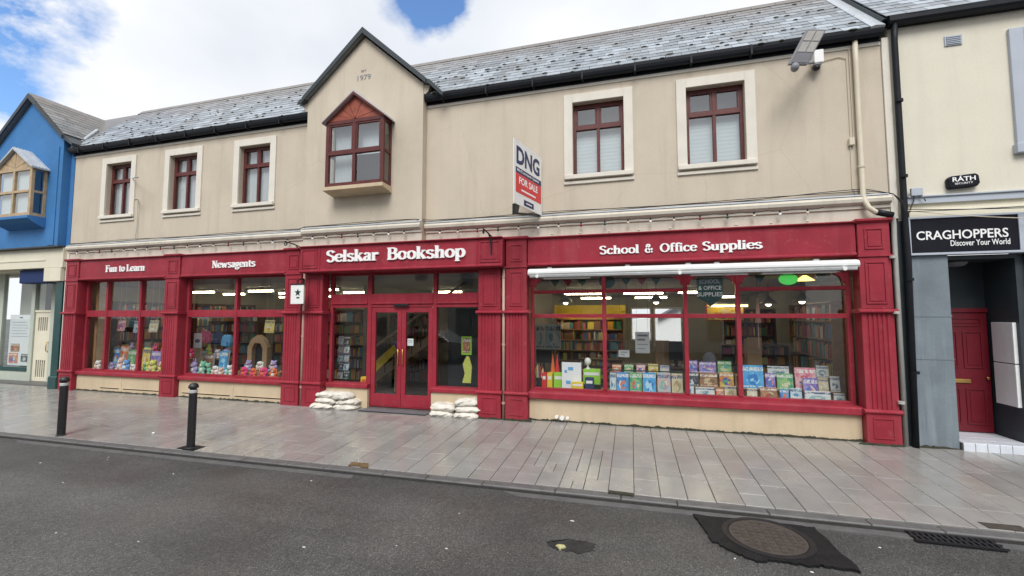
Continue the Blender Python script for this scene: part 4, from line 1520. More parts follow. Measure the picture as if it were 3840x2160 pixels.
box('interior_partition', 'intwall', shop, -2.42, -2.32, .26, 5.0, .118, 3.06)
# upper floor rooms behind the first floor windows
box('upper_floor', 'wood_dark', shop, -14.7, 3.9, .285, 4.0, 3.40, 3.46)
box('upper_back_wall', 'intwall', shop, -14.7, 3.9, 3.2, 3.3, 3.46, 6.75)
box('upper_ceiling', 'ceil', shop, -14.7, 3.9, .285, 3.3, 6.63, 6.66)
# rear yard seen through the back windows
yard = thing('rear_yard_house', (1.4, 22, 0), 'small white gabled house seen through the shop rear window', 'house')
MB().prism([(-1.5, -.3), (5.5, -.3), (5.5, 1.7), (3.6, 2.9), (1.9, 2.0), (-1.5, 1.6)], 'y', 22, 26).build('wall', 'white', yard)
MB().prism([(1.7, 1.95), (3.6, 3.05), (5.8, 1.7), (5.8, 1.55), (3.6, 2.85), (1.7, 1.80)], 'y', 21.7, 26).build('roof', 'roof_op', yard)

# ------------------------------------------------------------------ pipes on the bookshop
def pipe(parent, pts, r, mat, clips=(), name='drainpipe'):
    o = MB().tube(pts, r, 12).build(name, mat, parent, smooth=True)
    for z in clips:
        p = pts[0]
        MB().tube([(p[0], p[1], z - .02), (p[0], p[1], z + .02)], r * 1.25, 12).build('pipe_clip', mat, o)
    return o


pipe(shop, [(-6.975, -.06, 3.5), (-6.975, -.06, .12)], .033, 'pinkpipe', (2.75, 1.6, .5))
pipe(shop, [(-2.365, -.06, 3.5), (-2.365, -.06, .10)], .030, 'pinkpipe', (2.8, 1.5, .4))
pipe(shop, [(3.567, -.06, 6.56), (3.567, -.06, 6.1), (3.567, -.06, 3.97), (3.57, -.09, 3.86), (3.60, -.13, 3.74), (3.68, -.14, 3.66), (3.76, -.14, 3.635)], .038, 'pvc', (4.42,))
pipe(shop, [(3.70, -.14, 3.655), (3.80, -.14, 3.625), (3.905, -.13, 3.60)], .048, 'gutter')
pipe(shop, [(3.88, -.13, 3.605), (3.925, -.10, 3.56), (3.945, -.07, 3.44), (3.945, -.06, 3.2), (3.945, -.06, .10)], .034, 'greypipe', (2.95, 2.1, .75))
# thin cables and a junction on the right wall
MB().tube([(3.12, -.02, 6.26), (3.35, -.015, 6.29), (3.46, -.012, 6.24), (3.462, -.012, 4.90)], .007, 5).build('cable', 'pvc', shop)
MB().tube([(3.50, -.02, 6.48), (3.502, -.012, 4.9)], .006, 5).build('cable', 'pvc', shop)
MB().tube([(3.455, -.012, 4.80), (3.452, -.012, 4.1), (3.50, -.03, 3.98)], .006, 5).build('cable', 'pvc', shop)
box('junction_box', 'pvc', shop, 3.425, 3.50, -.06, -.001, 4.785, 4.905, bev=.008)
# black cables along the top of the cornice
rc = random.Random(2)
for n in range(3):
    pts = []
    x = -14.7
    while x <= 3.9:
        y = -.20 if -6.93 <= x <= -4.06 else -.03
        z = 3.985 + .012 * n + .012 * math.sin(x * 1.7 + n * 2) + (.05 * math.exp(-((x - 2.6 - n) / 1.2) ** 2) if n else 0)
        pts.append((x, y - .01 * n, z))
        x += .3
    pts += [(3.97, -.05, 3.95), (4.03, -.16, 3.80 - .03 * n), (4.06, -.17, 3.62)]
    MB().tube(pts, .0065, 5).build('cable', 'black', shop)

# ================================================================== neighbour on the right
rb = thing('cream_shop_building', (6.2, 0.3, 0.05), 'off white building with grey trim beside the bookshop, at right edge', 'building')
wall_mb(4.04, 10.0, 3.40, 6.78, 0.0, .28, [(5.70, 6.75, 4.60, 6.18)]).build('wall', 'wallr', rb)
f = MB()
x0, x1, z0, z1 = 5.70, 6.75, 4.60, 6.18
f.box(x0, x0 + .07, .08, .14, z0, z1).box(x1 - .07, x1, .08, .14, z0, z1).box(x0 + .07, x1 - .07, .08, .14, z1 - .07, z1).box(x0 + .07, x1 - .07, .08, .14, z0, z0 + .07).box(x0 + .07, x1 - .07, .075, .135, 5.0, 5.07)
rw = f.build('window', 'white', rb, .006)
for (c, d) in ((z0 + .07, 5.0), (5.07, z1 - .07)):
    MB().quad((x0 + .07, .11, c), (x1 - .07, .11, c), (x1 - .07, .11, d), (x0 + .07, .11, d)).build('pane', 'glass_up', rw)
s = MB()
s.box(x0 - .17, x0 - .002, -.05, .07, z0 - .02, z1 + .17).box(x1 + .002, x1 + .17, -.05, .07, z0 - .02, z1 + .17).box(x0 - .002, x1 + .002, -.05, .07, z1 + .002, z1 + .17)
s.build('surround', 'bluegrey', rw, .006)
box('sill', 'bluegrey', rw, x0 - .20, x1 + .20, -.09, .07, z0 - .16, z0 - .022, bev=.008)
box('upper_room', 'slatebox', rb, 4.2, 9.9, 1.6, 1.7, 3.5, 6.7)
vent = box('wall_vent', 'bluegrey', rb, 4.765, 4.985, -.018, -.001, 6.225, 6.385, bev=.004)
for k in range(5):
    box('louvre', 'bluegrey', vent, 4.785, 4.965, -.030, -.019, 6.245 + .027 * k, 6.257 + .027 * k)
rr2 = MB().prism([(-.15, 6.74), (RIDGE_Y, roof_z(RIDGE_Y) + .14), (RIDGE_Y + 3.4, 6.74)], 'x', 3.93, 10.0)
rroof = rr2.build('roof', 'slatebox', rb)
_rz = 6.60


def lay_right():
    rr = random.Random(9)
    me_full = {}
    for c in range(int(slope_len / SL_C)):
        x = 3.95 - (SL_W / 2 if c % 2 else 0)
        while x < 7.0:
            a, b = max(x, 3.95), x + SL_W
            x += SL_W
            if b - a < .06:
                continue
            tl = PIT - .035 + rr.uniform(-.012, .012)
            j = rr.uniform(-.01, .01)
            p = Vector(((a + b) / 2, -.17 + math.cos(PIT) * c * SL_C + j, 6.762 + math.sin(PIT) * c * SL_C + j))
            key = round(b - a, 2)
            if key not in me_full:
                mb = slate_mb(b - a, SL_L)
                me = bpy.data.meshes.new('slate')
                me.from_pydata(mb.v, [], mb.f)
                me.materials.append(M['slate'])
                me_full[key] = me
            o = bpy.data.objects.new('slate', me_full[key])
            col.objects.link(o)
            o.parent = rroof
            o.location = p - OFF[rroof]
            o.rotation_euler = (tl, 0, rr.uniform(-.014, .014))


lay_right()
g = MB()
g.prism([(.0, 6.80), (-.035, 6.80), (-.035, 6.64), (.0, 6.64)], 'x', 4.04, 10.0)
g.prism([(-.037, 6.76), (-.175, 6.76), (-.175, 6.68), (-.15, 6.645), (-.06, 6.635), (-.037, 6.65)], 'x', 4.0, 10.0)
g.build('gutter', 'gutter', rb)
pipe(rb, [(4.085, -.11, 6.66), (4.085, -.085, 6.4), (4.085, -.085, 3.6), (4.085, -.10, 2.9), (4.045, -.10, .08)], .042, 'gutter', (5.4, 4.2, 2.6, 1.2))
box('pier_return', 'slatebox', rb, 3.99, 4.088, -.02, .25, .0, 3.52)
box('band', 'bluegrey', rb, 4.15, 10.0, -.05, -.001, 3.77, 3.885, bev=.006)
box('band_lip', 'bluegrey', rb, 4.15, 10.0, -.075, -.051, 3.868, 3.89, bev=.004)
box('soffit_band', 'cream', rb, 4.13, 10.0, -.11, -.001, 3.55, 3.66, bev=.006)
sb = MB().box(4.135, 7.2, -.10, .02, 3.0, 3.52).build('sign_board', 'signblack', rb, .004)
e = MB()
e.box(4.105, 7.2, -.118, .02, 3.522, 3.55).box(4.105, 7.2, -.118, .02, 2.965, 2.998).box(4.105, 4.133, -.1175, .02, 2.998, 3.522)
e.box(5.425, 5.50, -.1165, -.101, 2.998, 3.522)
e.build('sign_frame', 'bluegrey', sb, .003)
sans('CRAGHOPPERS', 'letter', sb, (4.205, -.1005, 3.195), (1, 0, 0), (0, 0, 1), 1.10, .135, .008, .012)
sans('Discover Your World', 'letter', sb, (4.62, -.1005, 3.09), (1, 0, 0), (0, 0, 1), .70, .085, .006, .006)
pr = MB().box(4.09, 4.60, -.06, .62, .0, 2.963)
pier = pr.build('pier', 'granite', rb, .008)
box('pier_joint', 'granite', pier, 4.088, 4.602, -.066, -.061, 2.035, 2.060)
box('pier_joint', 'granite', pier, 4.088, 4.602, -.066, -.061, 1.395, 1.410)
# recessed entrance
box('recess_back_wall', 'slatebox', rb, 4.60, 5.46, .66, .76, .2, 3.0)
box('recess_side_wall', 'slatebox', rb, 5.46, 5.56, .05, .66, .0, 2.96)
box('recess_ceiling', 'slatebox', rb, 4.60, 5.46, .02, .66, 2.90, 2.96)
rst = MB().box(4.605, 5.455, -.10, .66, -.05, .200).build('doorstep', 'kerb', rb)
for k in range(6):
    a = 4.61 + .14 * k
    box('tile', 'tilewhite', rst, a + .003, a + .137, -.112, -.101, .055, .205, bev=.003)
    for j in range(4):
        box('tile', 'tilewhite', rst, a + .003, a + .137, -.112 + .19 * j + .003, -.112 + .19 * j + .187, .2005, .212, bev=.003)
box('step_block', 'cream', rb, 5.465, 9.0, -.12, .06, .0, .20, bev=.006)
dr = MB()
dr.box(4.70, 5.43, .60, .645, .225, 2.10)
door = dr.build('door', 'reddoor', rb, .004)
for (a, b, c, d) in ((4.78, 5.03, 1.22, 1.80), (5.10, 5.35, 1.22, 1.80), (4.78, 5.03, .34, .90), (5.10, 5.35, .34, .90), (4.78, 5.35, 1.88, 2.02)):
    q = MB()
    q.box(a, b, .588, .599, c, c + .02).box(a, b, .588, .599, d - .02, d).box(a, a + .02, .5885, .599, c + .02, d - .02).box(b - .02, b, .5885, .599, c + .02, d - .02).box(a + .05, b - .05, .592, .599, c + .05, d - .05)
    q.build('panel', 'reddoor', door, .003)
box('letter_plate', 'brass', door, 4.93, 5.17, .582, .599, .985, 1.045, bev=.004)
box('doorknob', 'brass', door, 5.36, 5.40, .555, .599, 1.05, 1.09, bev=.012)
box('door_frame', 'reddoor', rb, 4.60, 4.70, .58, .655, .215, 2.17)
box('door_head', 'reddoor', rb, 4.70, 5.44, .58, .655, 2.105, 2.17)
for (c, d) in ((.71, 1.33), (1.345, 1.95)):
    n = box('notice_panel', 'alu', rb, 5.425, 5.459, .14, .52, c, d, bev=.006)
    box('panel_edge', 'alu', n, 5.412, 5.459, .105, .138, c, d, bev=.004)
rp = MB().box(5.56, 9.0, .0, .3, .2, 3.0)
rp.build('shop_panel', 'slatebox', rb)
cl = MB().lathe([(.02, 0), (.10, .01), (.145, .05), (.15, .075)], 4.93, .36, 18, 2.82)
tag(cl.build('ceiling_lamp', 'grey', smooth=True), 'round pale ceiling lamp in the dark doorway beside the bookshop', 'lamp')

# ================================================================== neighbour on the left
bb2 = thing('blue_shop_building', (-16.4, 0.3, 0.1), 'bright blue gabled shop with cream ground floor at left edge', 'building')
BX0, BX1, BXM = -17.75, -14.92, -16.33
bw = MB()
bw.prism([(BX0, 3.95), (BX1, 3.95), (BX1, 6.93), (BXM, 8.17), (BX0, 6.93)], 'y', -.19, .25)
bw.build('gable_wall', 'blue', bb2)
box('wall', 'blue', bb2, -14.92, -14.765, -.005, .25, 3.95, 6.58)
box('wall', 'blue', bb2, -24.0, -17.75, .0, .25, 3.95, 6.58)
box('corner_pilaster', 'blue', bb2, -15.28, -15.06, -.212, -.191, 3.96, 6.70, bev=.01)
br = MB()
for xe in (-17.85, -14.82):
    br.prism([(BXM, 8.31), (xe, 6.985), (xe, 6.90), (BXM, 8.21)], 'y', -.29, 1.6)
bgr = br.build('gable_roof', 'slate2', bb2)
bd = MB()
for xe in (-17.87, -14.80):
    bd.prism([(BXM, 8.33), (xe, 6.975), (xe, 6.86), (BXM, 8.19)], 'y', -.32, -.291)
bd.build('barge_board', 'slatebox', bgr)
be = MB()
be.prism([(-14.90, 7.02), (-14.74, 6.93), (-14.42, 6.70), (-14.44, 6.63), (-14.74, 6.82), (-14.90, 6.90)], 'y', -.285, .35)
be.build('eave_return', 'slatebox', bgr, .006)
# coursed slates on the side of the gable roof that faces the camera
sl = math.atan2(8.31 - 6.985, 1.51)
rr = random.Random(4)
gs = MB()
for c in range(11):
    for k in range(7):
        u = c * .18
        y0 = -.28 + k * .27 - (.13 if c % 2 else 0)
        if y0 < -.29:
            y0 = -.285
        px, pz = -14.80 - u * math.cos(sl), 6.995 + u * math.sin(sl)
        t = MB().box(0, .30, 0, .262, 0, .008)
        tl = sl - .03 + rr.uniform(-.01, .01)
        t.xform(lambda p: (px - p[0] * math.cos(tl) + p[2] * math.sin(tl), y0 + p[1], pz + p[0] * math.sin(tl) + p[2] * math.cos(tl) + .006))
        gs.add(t.v, t.f)
tag(gs.build('slates', 'slate2', bgr), None, None, kind='stuff')
mr = MB().prism([(-.15, 6.60), (RIDGE_Y, roof_z(RIDGE_Y)), (RIDGE_Y + 3.4, 6.60)], 'x', -24, -14.92)
mroof = mr.build('roof', 'slate2', bb2)
vl = MB().tube([(-14.62, -.16, 6.63), (-14.9, .25, 7.06), (-15.3, .75, 7.58)], .045, 8)
vl.build('valley_lead', 'lead', bb2)
# bay window of the blue gable
f = MB()
x0, x1, yb, z0, z1 = -16.96, -15.48, -.52, 4.74, 6.08
for (a, b) in ((x0, x0 + .09), (x1 - .09, x1)):
    f.box(a, b, yb, yb + .07, z0, z1)
f.box(x0 + .09, x1 - .09, yb, yb + .07, z1 - .09, z1).box(x0 + .09, x1 - .09, yb, yb + .07, z0, z0 + .09).box(x0 + .09, x1 - .09, yb - .006, yb + .06, 5.38, 5.45)
cx = (x0 + x1) / 2
f.box(cx - .035, cx + .035, yb - .003, yb + .06, z0 + .09, 5.38).box(cx - .035, cx + .035, yb - .003, yb + .06, 5.45, z1 - .09)
for sx in (x0, x1 - .05):
    f.box(sx, sx + .05, yb + .072, -.191, z0, z0 + .08).box(sx, sx + .05, yb + .072, -.191, z1 - .08, z1).box(sx, sx + .05, yb + .072, -.191, 5.38, 5.44)
    f.box(sx, sx + .05, -.26, -.191, z0 + .08, 5.38).box(sx, sx + .05, -.26, -.191, 5.44, z1 - .08)
bay = f.build('bay_window', 'tan', bb2, .005)
for (a, b) in ((x0 + .09, cx - .035), (cx + .035, x1 - .09)):
    for (c, d) in ((z0 + .09, 5.38), (5.45, z1 - .09)):
        MB().quad((a, yb + .03, c), (b, yb + .03, c), (b, yb + .03, d), (a, yb + .03, d)).build('pane', 'glass_up', bay)
for (c, d) in ((z0 + .08, 5.38), (5.44, z1 - .08)):
    MB().quad((x1 - .02, yb + .072, c), (x1 - .02, -.26, c), (x1 - .02, -.26, d), (x1 - .02, yb + .072, d)).build('pane', 'glass_up', bay)
box('blind', 'blind', bay, x0 + .1, x1 - .1, yb + .10, yb + .11, z0 + .05, z1 - .05)
pts = [(x0, z1 + .005), (x1, z1 + .005), (cx, 6.56)]
for k in range(6):
    def e_(t):
        return (x0 + (cx - x0) * t * 2, z1 + .005 + (6.56 - z1 - .005) * t * 2) if t < .5 else (cx + (x1 - cx) * (t - .5) * 2, 6.56 + (z1 + .005 - 6.56) * (t - .5) * 2)
    a, b = e_(k / 6 + .006), e_((k + 1) / 6 - .006)
    MB().prism([(cx, z1 + .007), a, b], 'y', yb + .012 + .004 * (k % 2), yb + .05).build('pediment_board', 'tan', bay)
r_ = MB()
for xe in (x0 - .09, x1 + .09):
    r_.prism([(cx, 6.66), (xe, z1 - .02), (xe, z1 - .06), (cx, 6.60)], 'y', yb - .07, -.191)
r_.build('bay_roof', 'lead', bay)
for k in range(5):
    t = (k + .5) / 5
    MB().tube([(cx + (x1 + .09 - cx) * 0 + .0, yb - .07 + .33 * t, 6.665), (x1 + .09, yb - .07 + .33 * t, z1 - .012)], .012, 6).build('lead_roll', 'lead', bay)
b_ = MB().prism([(yb - .05, z0 - .005), (-.191, z0 - .005), (-.191, 4.44), (yb + .08, 4.56), (yb - .05, 4.66)], 'x', x0 - .03, x1 + .03)
b_.build('bay_base', 'blue', bay, .006)
# ground floor
box('blue_sill_band', 'slatebox', bb2, -24, -14.79, -.24, -.002, 3.90, 3.945, bev=.01)
box('fascia', 'cream', bb2, -24, -14.79, -.12, .2, 3.36, 3.895, bev=.006)
box('fascia_bead', 'cream', bb2, -24, -15.48, -.135, -.121, 3.56, 3.60, bev=.004)
box('corbel', 'cream', bb2, -15.50, -14.83, -.13, .2, 2.99, 3.355, bev=.008)
box('party_strip', 'trim', bb2, -14.80, -14.70, -.04, .2, .06, 3.9, bev=.006)
cp = MB()
cp.box(-15.10, -14.83, -.06, .30, .44, 2.985).box(-15.13, -14.805, -.09, .29, .10, .40)
cp.prism([(-.09, .402), (.28, .402), (.28, .438), (-.062, .438)], 'x', -15.13, -14.805)
cp.build('green_column', 'green', bb2, .008)
box('awning_roll', 'navy', bb2, -16.75, -15.52, -.02, .28, 2.96, 3.34, bev=.03)
box('recess_ceiling', 'cream', bb2, -24, -14.83, .05, 1.5, 3.33, 3.359)
box('recess_floor', 'kerb', bb2, -24, -14.83, .15, 1.6, -.05, .125)
box('recess_side', 'palegreen', bb2, -14.83, -14.79, .30, 1.3, .1, 3.33)
# shop door and window of the recess
box('window_frame', 'palegreen', bb2, -19.2, -18.62, .56, .66, .12, 3.33)
box('window_mullion', 'palegreen', bb2, -17.32, -17.16, .56, .66, .12, 3.33, bev=.006)
box('stall_riser', 'palegreen', bb2, -18.62, -17.32, .565, .66, .12, .40, bev=.004)
box('stall_rail', 'green', bb2, -18.62, -17.32, .545, .64, .402, .52, bev=.006)
pp = MB().quad((-18.62, .60, .52), (-17.32, .60, .52), (-17.32, .60, 3.33), (-18.62, .60, 3.33))
pp.build('pane', 'glass', bb2)
box('window_back', 'palegreen', bb2, -18.62, -17.32, .95, 1.0, .4, 3.3)
box('door_post', 'palegreen', bb2, -16.45, -16.30, .57, .66, .12, 3.33)
d = MB()
d.box(-17.155, -17.02, .60, .65, .13, 2.15).box(-16.58, -16.455, .60, .65, .13, 2.15).box(-17.02, -16.58, .60, .65, 2.0, 2.15).box(-17.02, -16.58, .60, .65, 1.12, 1.62 - .02).box(-17.02, -16.58, .60, .65, .13, .24)
d.box(-17.02, -16.58, .60, .65, .74, 1.12)
ld = d.build('door', 'cream', bb2, .004)
for (z0, z1) in ((1.60, 2.0), (.24, .74)):
    for k in range(5):
        a = -17.02 + .088 * k
        box('slot_bar', 'cream', ld, a + .052, a + .087, .605, .645, z0, z1)
    MB().quad((-17.02, .642, z0), (-16.58, .642, z0), (-16.58, .642, z1), (-17.02, .642, z1)).build('pane', 'glass', ld)
box('door_back', 'slatebox', bb2, -17.16, -16.3, .80, .84, .12, 3.3)
MB().quad((-17.155, .62, 2.22), (-16.455, .62, 2.22), (-16.455, .62, 3.30), (-17.155, .62, 3.30)).build('fanlight', 'glass', bb2)
box('door_head', 'cream', bb2, -17.155, -16.455, .58, .65, 2.152, 2.218)
MB().tube([(-16.52, .60, 1.0), (-16.52, .55, 1.02), (-16.52, .55, 1.26), (-16.52, .60, 1.28)], .012, 8).build('handle', 'brass', ld, smooth=True)
box('recess_wall', 'palegreen', bb2, -16.30, -14.83, .75, .82, .12, 3.33)
box('base_panel', 'cream', bb2, -24, -19.2, .5, .6, .1, 3.33)
poster = thing('shop_poster', (-17.95, .66, .55), 'tall white poster with food photos in the cream shop window', 'poster')
box('sheet', 'paper', poster, -18.42, -17.42, .655, .662, .55, 2.08)
box('photo', 'cov_red', poster, -18.36, -17.95, .648, .6545, .62, .92)
box('photo', 'cov_dark', poster, -17.80, -17.50, .648, .6545, .66, .90)
box('photo', 'cov_brown', poster, -18.30, -17.90, .648, .6545, .96, 1.20)
for k in range(6):
    box('text_line', 'bluegrey', poster, -18.32, -17.55 - .05 * (k % 3), .650, .6545, 1.42 + .085 * k, 1.435 + .085 * k)
box('mark', 'black', poster, -17.98, -17.84, .650, .6545, 1.98, 2.01)

# ================================================================== fittings on the facade
# for-sale board
sale = thing('for_sale_board', (-1.61, -.02, 3.95), 'white estate agent for sale board projecting from the beige wall', 'sign')
P0, P1 = Vector((-1.869, -1.128, 0)), Vector((-1.608, -.075, 0))
U = (P1 - P0).normalized()
N = Vector((U.y, -U.x, 0))
BW = (P1 - P0).length


def board(mb, a, b, c, d, o0, o1):
    q = [P0 + U * a, P0 + U * b]
    vs = []
    for z in (c, d):
        for (p, o) in ((q[0], o0), (q[1], o0), (q[1], o1), (q[0], o1)):
            vs.append((p.x + N.x * o, p.y + N.y * o, z))
    mb.add(vs, [(3, 2, 1, 0), (4, 5, 6, 7), (0, 1, 5, 4), (1, 2, 6, 5), (2, 3, 7, 6), (3, 0, 4, 7)])
    return mb


board(MB(), 0, BW, 3.95, 5.075, 0, -.012).build('panel', 'white', sale)
board(MB(), .06, BW - .03, 4.50, 4.60, .0035, .0002).build('navy_strip', 'board_navy', sale)
board(MB(), .06, BW - .03, 4.16, 4.495, .0035, .0002).build('red_field', 'board_red', sale)
board(MB(), .36, .74, 3.985, 4.085, .0035, .0002).build('web_strip', 'board_navy', sale)


def bt(t, mat, a, z, w, h, o, bold=.0):
    p = P0 + U * a + N * o
    sans(t, mat, sale, (p.x, p.y, z), U, (0, 0, 1), w, h, .002, bold)


bt('DNG', 'board_navy', .09, 4.66, .90, .32, .0002, .035)
bt('McCormack Quinn', 'letter', .11, 4.525, .84, .055, .0037, .01)
bt('FOR SALE', 'letter', .18, 4.325, .72, .125, .0037, .02)
board(MB(), .26, .82, 4.215, 4.245, .005, .0037).build('small_print', 'letter', sale)
board(MB(), .44, .66, 4.025, 4.045, .005, .0037).build('small_print', 'letter', sale)
bk = MB()
bk.prism([(0, 3.949), (.16, 3.949), (.10, 3.80), (0, 3.76)], 'y', -.03, .03)
bk.xform(lambda p: (P0.x + U.x * (p[0] + .05) + N.x * p[1] - N.x * .03, P0.y + U.y * (p[0] + .05) + N.y * p[1] - N.y * .03, p[2]))
bk.build('strut_foot', 'black', sale)
MB().tube([tuple(P0 + U * .12 - N * .03 + Vector((0, 0, 3.94))), tuple(P0 + U * .15 - N * .03 + Vector((0, 0, 3.80))), (-1.64, -.02, 3.97)], .022, 8).build('bracket', 'black', sale)
MB().tube([tuple(P0 + U * .1 - N * .03 + Vector((0, 0, 5.0))), (-1.64, -.0, 4.98)], .014, 6).build('stay', 'steel', sale)

# floodlight and its box
fl = thing('floodlight', (2.75, -.02, 6.2), 'grey flat floodlight on an arm under the eave', 'floodlight')
c0 = Vector((2.43, -.62, 5.96))
ua, ub = Vector((.26, -.05, .50)), Vector((.28, .06, -.02))
n_ = ua.cross(ub).normalized()


def slab3(mb, o, a, b, t):
    q = [o, o + a, o + a + b, o + b]
    vs = [tuple(p) for p in q] + [tuple(p + t) for p in q]
    mb.add(vs, [(0, 1, 2, 3), (7, 6, 5, 4), (0, 4, 5, 1), (1, 5, 6, 2), (2, 6, 7, 3), (3, 7, 4, 0)])
    return mb


slab3(MB(), c0, ua, ub, n_ * .06).build('housing', 'grey', fl, .015)
slab3(MB(), c0 + ua * .36 + ub * .10, ua * .28, ub * .38, n_ * -.006).build('lens', 'lens', fl)
slab3(MB(), c0 + ua * .67 + ub * .10, ua * .27, ub * .38, n_ * -.006).build('lens', 'lens', fl)
slab3(MB(), c0 + ua * .36 + ub * .54, ua * .28, ub * .38, n_ * -.006).build('lens', 'lens', fl)
slab3(MB(), c0 + ua * .67 + ub * .54, ua * .27, ub * .38, n_ * -.006).build('lens', 'lens', fl)
slab3(MB(), c0 + ua * .06 + ub * .10, ua * .26, ub * .80, n_ * -.006).build('gear_cover', 'grey', fl)
MB().tube([(2.55, -.58, 5.95), (2.70, -.40, 6.06), (2.95, -.10, 6.22)], .03, 8).build('arm', 'steel', fl, smooth=True)
MB().ball((2.52, -.60, 5.91), (.06, .07, .07), 10, 8).build('knuckle', 'grey', fl, smooth=True)
box('control_box', 'white', fl, 2.96, 3.10, -.14, -.002, 6.18, 6.40, bev=.012)
sc_ = thing('security_camera', (3.01, -.01, 6.07), 'small dark camera under the white box beside the floodlight', 'camera')
MB().ball((3.0, -.10, 6.11), (.055, .055, .045), 12, 8).build('dome', 'black', sc_, smooth=True)
MB().lathe([(.03, 0), (.055, .01), (.055, .035), (.045, .045)], 3.0, -.10, 14, 6.13).build('mount', 'grey', sc_, smooth=True)
MB().tube([(3.0, -.10, 6.155), (3.0, -.02, 6.17), (3.0, .0, 6.17)], .014, 8).build('bracket', 'grey', sc_)

# alarm box
al = thing('alarm_box', (4.845, -.04, 3.965), 'black rounded security alarm box on the cream wall above the sign', 'alarm')
MB().prism([(4.68, 3.965), (5.01, 3.985), (5.04, 4.03), (5.03, 4.15), (4.99, 4.178), (4.69, 4.155), (4.655, 4.12), (4.66, 4.0)], 'y', -.085, -.001).build('case', 'signblack', al, .014)
sans('RÁTH', 'letter', al, (4.705, -.0855, 4.065), (1, 0, .03), (0, 0, 1), .28, .085, .003, .02)
sans('SECURITY', 'letter', al, (4.73, -.0855, 4.02), (1, 0, .03), (0, 0, 1), .22, .028, .003)
cb2 = thing('cable_box', (4.25, -.05, 3.87), 'pale blue grey cable box beside the black downpipe', 'box')
box('case', 'bluegrey', cb2, 4.18, 4.33, -.10, -.052, 3.885, 4.01, bev=.01)
MB().tube([(4.22, -.08, 3.885), (4.20, -.10, 3.80), (4.14, -.14, 3.70), (4.11, -.16, 3.62)], .008, 6).build('wire', 'black', cb2)
MB().tube([(4.29, -.08, 3.885), (4.33, -.11, 3.83), (4.36, -.08, 3.80)], .008, 6).build('wire', 'black', cb2)
sw = thing('sagging_wire', (5.5, -.2, 3.4), 'thin wires sagging across the black sign board', 'wire')
for k, (za, zb, sag) in enumerate(((3.66, 3.62, .05), (3.64, 3.40, .10), (3.62, 3.68, .04))):
    pts = [(4.06 + 3.2 * t, -.19 - .02 * k, za + (zb - za) * t - 4 * sag * t * (1 - t)) for t in [i / 14 for i in range(15)]]
    MB().tube(pts, .006, 5).build('strand', ['black', 'pvc', 'black'][k], sw)

# awning cassette over the right hand window
aw = thing('awning_cassette', (.78, -.1, 2.72), 'long white retracted awning case above the stationery window', 'awning')
MB().prism([(-.105, 2.915), (-.17, 2.925), (-.245, 2.905), (-.275, 2.865), (-.275, 2.83), (-.255, 2.80), (-.12, 2.80), (-.105, 2.82)], 'x', -1.84, 3.39).build('case', 'alu', aw, .004)
MB().prism([(-.288, 2.80), (-.288, 2.755), (-.235, 2.745), (-.20, 2.76), (-.20, 2.798), (-.27, 2.799)], 'x', -1.80, 3.35).build('front_rail', 'steel', aw, .004)
for a, b in ((-1.55, -.70), (.98, 1.85), (2.05, 3.10)):
    box('arm', 'alu', aw, a, b, -.235, -.17, 2.722, 2.752, bev=.006)
for xx in (-1.66, .80, 3.18):
    MB().tube([(xx, -.30, 2.775), (xx, -.20, 2.775)], .03, 10).build('joint', 'alu', aw)
for xx in (-1.45, -.05, .95, 1.4, 2.85):
    box('fixing', 'steel', aw, xx - .04, xx + .04, -.16, -.078, 2.926, 2.95)

# hanging sign, brackets
hs = thing('hanging_sign', (-6.98, -.15, 2.3), 'small white square sign with green star hanging by the entrance', 'sign')
box('board', 'white', hs, -7.03, -6.70, -.40, -.375, 2.30, 2.71, bev=.006)
st = []
for k in range(10):
    r0 = .085 if k % 2 == 0 else .036
    st.append((-6.845 + r0 * math.sin(math.pi * k / 5), 2.545 + r0 * math.cos(math.pi * k / 5)))
MB().prism(st, 'y', -.405, -.4005).build('star', 'green', hs)
MB().box(-6.875, -6.80, -.404, -.4005, 2.42, 2.45).build('caption', 'green', hs)
box('top_rail', 'black', hs, -7.04, -6.69, -.41, -.365, 2.712, 2.735)
MB().tube([(-6.865, -.387, 2.735), (-6.88, -.387, 2.80), (-6.94, -.2, 2.86), (-6.975, -.07, 2.86)], .014, 8).build('arm', 'black', hs)
MB().tube([(-6.975, -.09, 2.86), (-6.975, -.09, 2.3)], .022, 8).build('wall_bar', 'black', hs)
for xx, lab in ((-7.02, 'black scrolled iron bracket left of the main shop name'), (-2.55, 'black scrolled iron bracket right of the main shop name')):
    ib = thing('iron_bracket', (xx, -.26, 3.3), lab, 'bracket', 'iron brackets on the fascia')
    yb = -.135 if xx < -5 else -.27
    MB().tube([(xx, yb, 3.22), (xx, yb, 3.58)], .016, 8).build('back_plate', 'iron', ib)
    MB().tube([(xx, yb, 3.56), (xx, yb - .25, 3.60), (xx, yb - .48, 3.62)], .013, 8).build('arm', 'iron', ib)
    pts = [(xx, yb - .02 - .30 * (1 - math.cos(t)) * .5, 3.30 + .26 * math.sin(t)) for t in [math.pi * .5 * k / 8 for k in range(9)]]
    MB().tube(pts, .011, 8).build('brace', 'iron', ib)
    pts = [(xx, yb - .46 + (.05 - .0025 * k) * math.cos(k * .55), 3.56 + (.05 - .0025 * k) * math.sin(k * .55)) for k in range(16)]
    MB().tube(pts, .009, 6).build('scroll', 'iron', ib)

